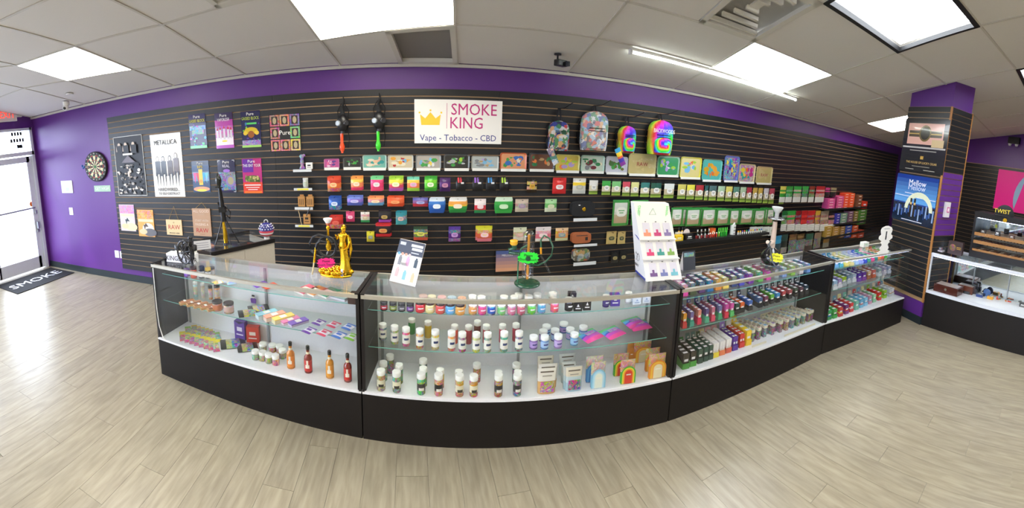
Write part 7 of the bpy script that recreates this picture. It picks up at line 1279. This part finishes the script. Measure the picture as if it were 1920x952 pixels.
for dy, dz in ((0, .03), (-.022, -.012), (.022, -.012)): m.tube([(x_, cy0+dy+.026*math.cos(a), cz0+dz+.026*math.sin(a)) for a in [6.283*k/14 for k in range(15)]], .0012, '3A3A44', 5, False)
m.obj('logo_mark', 'paper', t)
text('TRINITY', .024, '3A3A44', t, (x_-.001, cy0, cz0-.07), rot=(math.pi/2, 0, -math.pi/2))
# small tent card right of it
a = onz(1281, 508, CH); b = onz(1304, 505, CH); ex = b-a; W_ = ex.length; rz = math.atan2(ex.y, ex.x); top = onpl(1290, 473, (a.x, a.y), (b.x, b.y)); H_ = top.z-CH
t = thing('tent_card', 'small dark tent card with white lettering right of the white stand', 'card', (a.x, a.y, ZTc), rz); m = MB(); m.face([(0, 0, 0), (W_, 0, 0), (W_, .03, H_), (0, .03, H_)], '3A3E48'); m.face([(0, .06, 0), (0, .03, H_), (W_, .03, H_), (W_, .06, 0)], 'E0E0E4'); m.face([(0, 0, 0), (0, .03, H_), (0, .06, 0)], 'E8E8EC'); m.face([(W_, 0, 0), (W_, .06, 0), (W_, .03, H_)], 'E8E8EC'); m.obj('card', 'paper', t)
m = MB(); m.face([(W_*.1, .019, H_*.62), (W_*.9, .019, H_*.62), (W_*.9, .0265, H_*.92), (W_*.1, .0265, H_*.92)], '6A8A90~'); m.obj('print_area', 'paper', t)
for k, l in enumerate(('THE', 'CANNABIS', 'POINT', 'HOUSE')): text(l, H_*.13, 'E4E8F0', t, (W_*.05, .006+.0045*(3-k), H_*(.5-.14*k)), rot=(math.pi/2-.3, 0, 0), align='LEFT', sx=.85)
# dark water pipe with pale shaft on the third case
p = onz(1443, 503, CH); d = Vector((p.x, p.y, 0)).normalized(); c = p+d*.12; s = math.hypot(c.x, c.y)/F; X2 = lambda u: (u-1446)*s; Z2 = lambda u, v: zat(u, v, c)-ZTc
t = thing('water_pipe', 'tall water pipe with black pot, pale shaft and glass funnel bowl', 'water pipe', (c.x, c.y, ZTc), r3)
m = MB(); m.lathe([(.03, 0), (.075, .012), (.092, .05), (.09, .09), (.07, Z2(1443, 470)), (.03, Z2(1443, 463))], '141416', 28); m.obj('pot', 'gloss', t)
for k, (dx, z) in enumerate(((-.05, .1), (-.02, .115))): m = MB(); m.ball((dx, -.075, z), .009, 'F0F0F0', 10, 6, sy=.3, sz=.6); m.obj('painted_eye', 'gloss', t)
m = MB(); m.box((-.03, -.088, .06), (.04, .004, .008), 'E8E8E8'); m.obj('painted_mouth', 'gloss', t)
m = MB(); m.tube([(0, 0, Z2(1446, 465)), (0, 0, Z2(1446, 414))], [.024, .021], 'D0BCB0', 14); m.obj('shaft', 'plastic', t); m = MB(); m.tube([(0, 0, Z2(1446, 452)), (X2(1432), -.02, Z2(1432, 453)), (X2(1424), -.03, Z2(1424, 447))], [.022, .022, .016], 'D8C4B8', 12); m.obj('side_arm', 'plastic', t)
m = MB(); m.lathe([(.01, Z2(1449, 412)), (.075, Z2(1449, 409.5)), (.08, Z2(1449, 408)), (.02, Z2(1449, 409))], 'B8BCC0', 26, c=(.01, 0, 0)); m.obj('saucer', 'metal', t); m = MB(); m.lathe([(.018, Z2(1450, 409)), (.02, Z2(1450, 399))], 'C8CCD0', 16, c=(.01, 0, 0)); m.obj('neck', 'gloss', t); m = MB(); m.lathe([(.018, Z2(1450, 399)), (.03, Z2(1450, 396)), (.052, Z2(1450, 388.5)), (.05, Z2(1450, 387))], 'D8DCDC', 20, c=(.01, 0, 0)); m.obj('funnel_bowl', 'gloss', t)
m = MB(); m.tube([(X2(u), -.09, max(.009, Z2(u, v))) for u, v in ((1418, 441), (1412, 452), (1413, 446), (1419, 452), (1424, 468), (1430, 482), (1440, 493), (1452, 499))], .007, '5A5E62', 8); m.obj('hose', 'plastic', t)
star('yellow starburst note on the black pot of the tall water pipe', 1456, 483, 26, 18, c, 'F2F02A', ['Please', "Don't touch"], off=-.12)
m = MB(); m.lathe([(.07, 0), (.085, .03)], '17171A', 24)
# wavy white standee on the last case
a = onz(1640, 478, CH); b = onz(1672, 474, CH); A_, B_ = (a.x, a.y), (b.x, b.y); ex = b-a; rz = math.atan2(ex.y, ex.x); mid_ = (a+b)/2
z1 = onpl(1653, 424, A_, B_).z-CH; s = math.hypot(mid_.x, mid_.y)/F; t = thing('standee', 'white wavy-edged cardboard standee with a small dark device picture', 'standee', (mid_.x, mid_.y, ZTc), rz)
L_ = [(0, 13), (.03, 15), (.09, 17), (.14, 10), (.20, 14), (.26, 12), (.31, 9), (.36, 10), (.42, 15), (.46, 11), (.55, 21), (.63, 21), (.70, 15), (.78, 17), (.86, 18), (.94, 15), (1, 4)]
P = [(w*s, q*z1) for q, w in L_]+[(-w*s*.98, q*z1) for q, w in L_[::-1]]; m = MB(); m.prism(P, 0, .004, 'F2F2F0'); m.obj('board', 'paper', t); m = MB(); m.box((0, -.001, z1*.66), (.022, .002, z1*.3), '4A4E54'); m.box((0, -.0025, z1*.6), (.014, .001, z1*.1), '2A2E34'); m.obj('device_print', 'gloss', t); m = MB(); m.box((0, -.001, z1*.9), (.1, .001, z1*.03), 'B8BCC0'); m.obj('printed_line', 'paper', t); m = MB(); m.box((0, .035, .002), (.1, .06, .003), 'E8E8E8'); m.obj('foot', 'paper', t)
p = onz(1627, 464, CH); t = carton('small white box with a red top edge behind the standee', (p.x, p.y+.05, ZTc), r4, .10, .06, .06, 'DCDCD0', logo='A8D0A8')
# ---- things on the left case and counter
p = onz(361, 500, CH); d = Vector((p.x, p.y, 0)).normalized(); c = p+d*.03; s = math.hypot(c.x, c.y)/F; X2 = lambda u: (u-361)*s; Z2 = lambda u, v: zat(u, v, c)-ZTc
t = thing('wheel_pipe', 'black wrought-iron cannon wheel piece with an upright post', 'pipe', (c.x, c.y, ZTc), r1)
m = MB(); m.tube([(0, 0, 0), (0, 0, Z2(361, 449))], .011, '17171A', 10); m.ball((0, 0, Z2(361, 446)), .02, '17171A'); m.ball((0, 0, Z2(361, 450)), .015, '17171A'); m.obj('post', 'gloss', t)
for q, (uc, vc, r) in enumerate(((347, 474, 23), (345, 480, 21))):
    cx, cz_ = X2(uc), max(Z2(uc, vc), r*s+.002); yo = -.02+.05*q; m = MB(); m.tube([(cx+r*s*.72*math.cos(a), yo, cz_+r*s*math.sin(a)) for a in [6.283*k/28 for k in range(29)]], .0075, '17171A', 7, False); m.obj('wheel_rim', 'gloss', t)
    m = MB()
    for k in range(4): a = math.pi*k/4+.2; m.tube([(cx-r*s*.72*math.cos(a), yo, cz_-r*s*math.sin(a)), (cx+r*s*.72*math.cos(a), yo, cz_+r*s*math.sin(a))], .005, '1A1A1D', 6)
    m.obj('wheel_spokes', 'gloss', t)
m = MB(); m.tube([(X2(347), -.02, Z2(347, 474)), (X2(345), .05, Z2(345, 478))], .009, '17171A', 8); m.obj('axle', 'gloss', t)
a, b = onz(300, 497, CH), onz(357, 503, CH); ex = b-a; rz = math.atan2(ex.y, ex.x); W_ = ex.length*.92; zt_ = onpl(330, 484, (a.x, a.y), (b.x, b.y)).z-CH; nv = Vector((-math.sin(rz), math.cos(rz), 0))
a = a+nv*.10
t = thing('name_block', 'white box with black capital letters beside the black wheels', 'box', (a.x, a.y, ZTc), rz); m = MB(); m.box((W_/2, .04, zt_/2), (W_, .08, zt_), 'E4E4E8'); m.obj('box', 'paper', t); text('KINGDOMUR', zt_*.8, '1A1A1E', t, (W_*.55, -.001, zt_*.45), sx=.85)
for k, (u, nm) in enumerate(((313, 'left'), (327, 'middle'), (341, 'right'))):
    q = a+ex.normalized()*(W_*(.18+.26*k))+nv*.13; jar('white bottle with a wide black cap, %s of three on the left case' % nm, (q.x, q.y, ZTc), .036, .115, 'E8E6E0', '17171A', None, capf=.36, name='capped_bottle', cat='bottle', group='white bottles with black caps')
# paper sheet, tall black spade-topped pipe, flag ball on the beige counter
zc_ = 1.0
p = onz(381, 471, zc_); t = thing('paper_sign', 'grey-white folded notice standing on the beige counter', 'notice', (p.x-.03, p.y+.05, zc_+.0005), math.atan2(p.y, p.x)-math.pi/2+.1); m = MB(); m.face([(-.075, 0, 0), (.075, 0, 0), (.075, .03, .075), (-.075, .03, .075)], 'C4C4CA'); m.face([(-.075, .06, 0), (-.075, .03, .075), (.075, .03, .075), (.075, .06, 0)], 'D0D0D4'); m.obj('sheet', 'paper', t)
for k in range(3): m = MB(); m.face([(-.055, .005+.007*k, .015+.018*k), (.055, .005+.007*k, .015+.018*k), (.055, .007+.007*k, .02+.018*k), (-.055, .007+.007*k, .02+.018*k)], '8A8A98'); m.obj('printed_line', 'paper', t)
p = onz(424, 458, zc_); d = Vector((p.x, p.y, 0)).normalized(); c = p+d*.02; s = math.hypot(c.x, c.y)/F; X2 = lambda u: (u-422)*s; Z2 = lambda u, v: zat(u, v, c)-zc_
t = thing('launcher_pipe', 'tall black rocket-launcher-shaped glass pipe on thin legs', 'pipe', (c.x, c.y, zc_+.0005), 0)
m = MB(); m.tube([(X2(422), 0, .01), (X2(421), 0, Z2(421, 412))], .019, 'B8862A', 14); m.obj('glass_tube', 'goldleaf', t)
m = MB(); m.tube([(X2(421), 0, Z2(421, 415)), (X2(419), 0, Z2(419, 380)), (X2(417), 0, Z2(417, 352))], [.026, .022, .017], '141416', 14); m.obj('body', 'gloss', t)
zt0 = Z2(415, 352); zt1 = Z2(415, 324); m = MB(); m.lathe([(.012, zt0-.0), (.02, zt0+.02), (.03, zt0+(zt1-zt0)*.5), (.02, zt0+(zt1-zt0)*.75), (.004, zt1)], '121814', 16, c=(X2(415.5), 0, 0)); m.obj('pointed_tip', 'gloss', t)
m = MB(); m.tube([(X2(408), 0, Z2(408, 352)), (X2(424), 0, Z2(424, 351))], .005, '1A1A1D', 6); m.obj('cross_pin', 'gloss', t)
m = MB(); m.box((X2(421), -.01, Z2(421, 392)), (.06, .04, .05), '141416'); m.tube([(X2(426), 0, Z2(426, 385)), (X2(436), 0, Z2(436, 396)), (X2(434), 0, Z2(434, 408)), (X2(427), 0, Z2(427, 402))], .007, '141416', 8); m.tube([(X2(414), 0, Z2(414, 386)), (X2(411), 0, Z2(411, 380))], .009, '141416', 8); m.obj('grip', 'gloss', t)
for k, (u, v, y) in enumerate(((405.5, 456, -.06), (416, 457, .05), (436, 457, -.04), (446, 455, .04))): m = MB(); m.tube([(X2(421), 0, Z2(421, 404)), (X2(u), y, .004)], .0055, '17171A', 7); m.obj('leg', 'gloss', t)
p = onz(500.5, 449, zc_); c = p+Vector((p.x, p.y, 0)).normalized()*.03; s = math.hypot(c.x, c.y)/F; t = thing('flag_bubbler', 'round stars-and-stripes globe with a loop on top, on the counter end', 'globe', (c.x, c.y, zc_+.0005), .2); R_ = 14.8*s
m = MB(); m.lathe([(.028, 0), (.024, .02)], 'F0EEEC', 16); m.obj('foot', 'gloss', t)
m = MB(); m.ball((0, 0, .015+R_), R_, lambda i, j: '34347E' if i >= 6 else ('D84A5A' if i % 2 else 'F0E8E8'), 24, 12, sz=1.0); m.obj('globe', 'gloss', t)
for i, el in enumerate((.22, .55, .85)):
    for k in range(16): 
        a = 6.283*(k+.5*(i % 2))/16; q = (R_*1.005*math.cos(el)*math.cos(a), R_*1.005*math.cos(el)*math.sin(a), .015+R_+R_*1.005*math.sin(el)); 
        if q[1] < .03: m = MB(); m.ball(q, .0055, 'F4F4F4', 6, 4); m.obj('star', 'gloss', t)
m = MB(); m.tube([(.018*math.cos(a), 0, .02+2*R_+.018*math.sin(a)) for a in [6.283*k/14 for k in range(15)]], .004, 'E8E6E0', 6, False); m.obj('loop', 'gloss', t)
# lettering: outlines turned into real meshes
dg = bpy.context.evaluated_depsgraph_get()
for o in [o for o in sc.objects if o.type == 'FONT']:
    me = bpy.data.meshes.new_from_object(o.evaluated_get(dg)); n_ = o.name; par = o.parent; loc = o.location.copy(); rot = o.rotation_euler.copy(); scl = o.scale.copy(); kv = dict((k, o[k]) for k in ('label', 'category') if k in o)
    if not me.materials: me.materials.append(o.data.materials[0])
    bpy.data.objects.remove(o); me.name = 'lettering'; q = bpy.data.objects.new(n_, me); COL.objects.link(q); q.parent = par; q.location = loc; q.rotation_euler = rot; q.scale = scl
    for k, v_ in kv.items(): q[k] = v_
sc.cycles.use_denoising = True
sc.cycles.max_bounces = 8; sc.cycles.transparent_max_bounces = 24; sc.cycles.diffuse_bounces = 4; sc.cycles.glossy_bounces = 3; sc.cycles.caustics_reflective = False; sc.cycles.caustics_refractive = False
sc.cycles.sample_clamp_indirect = 6
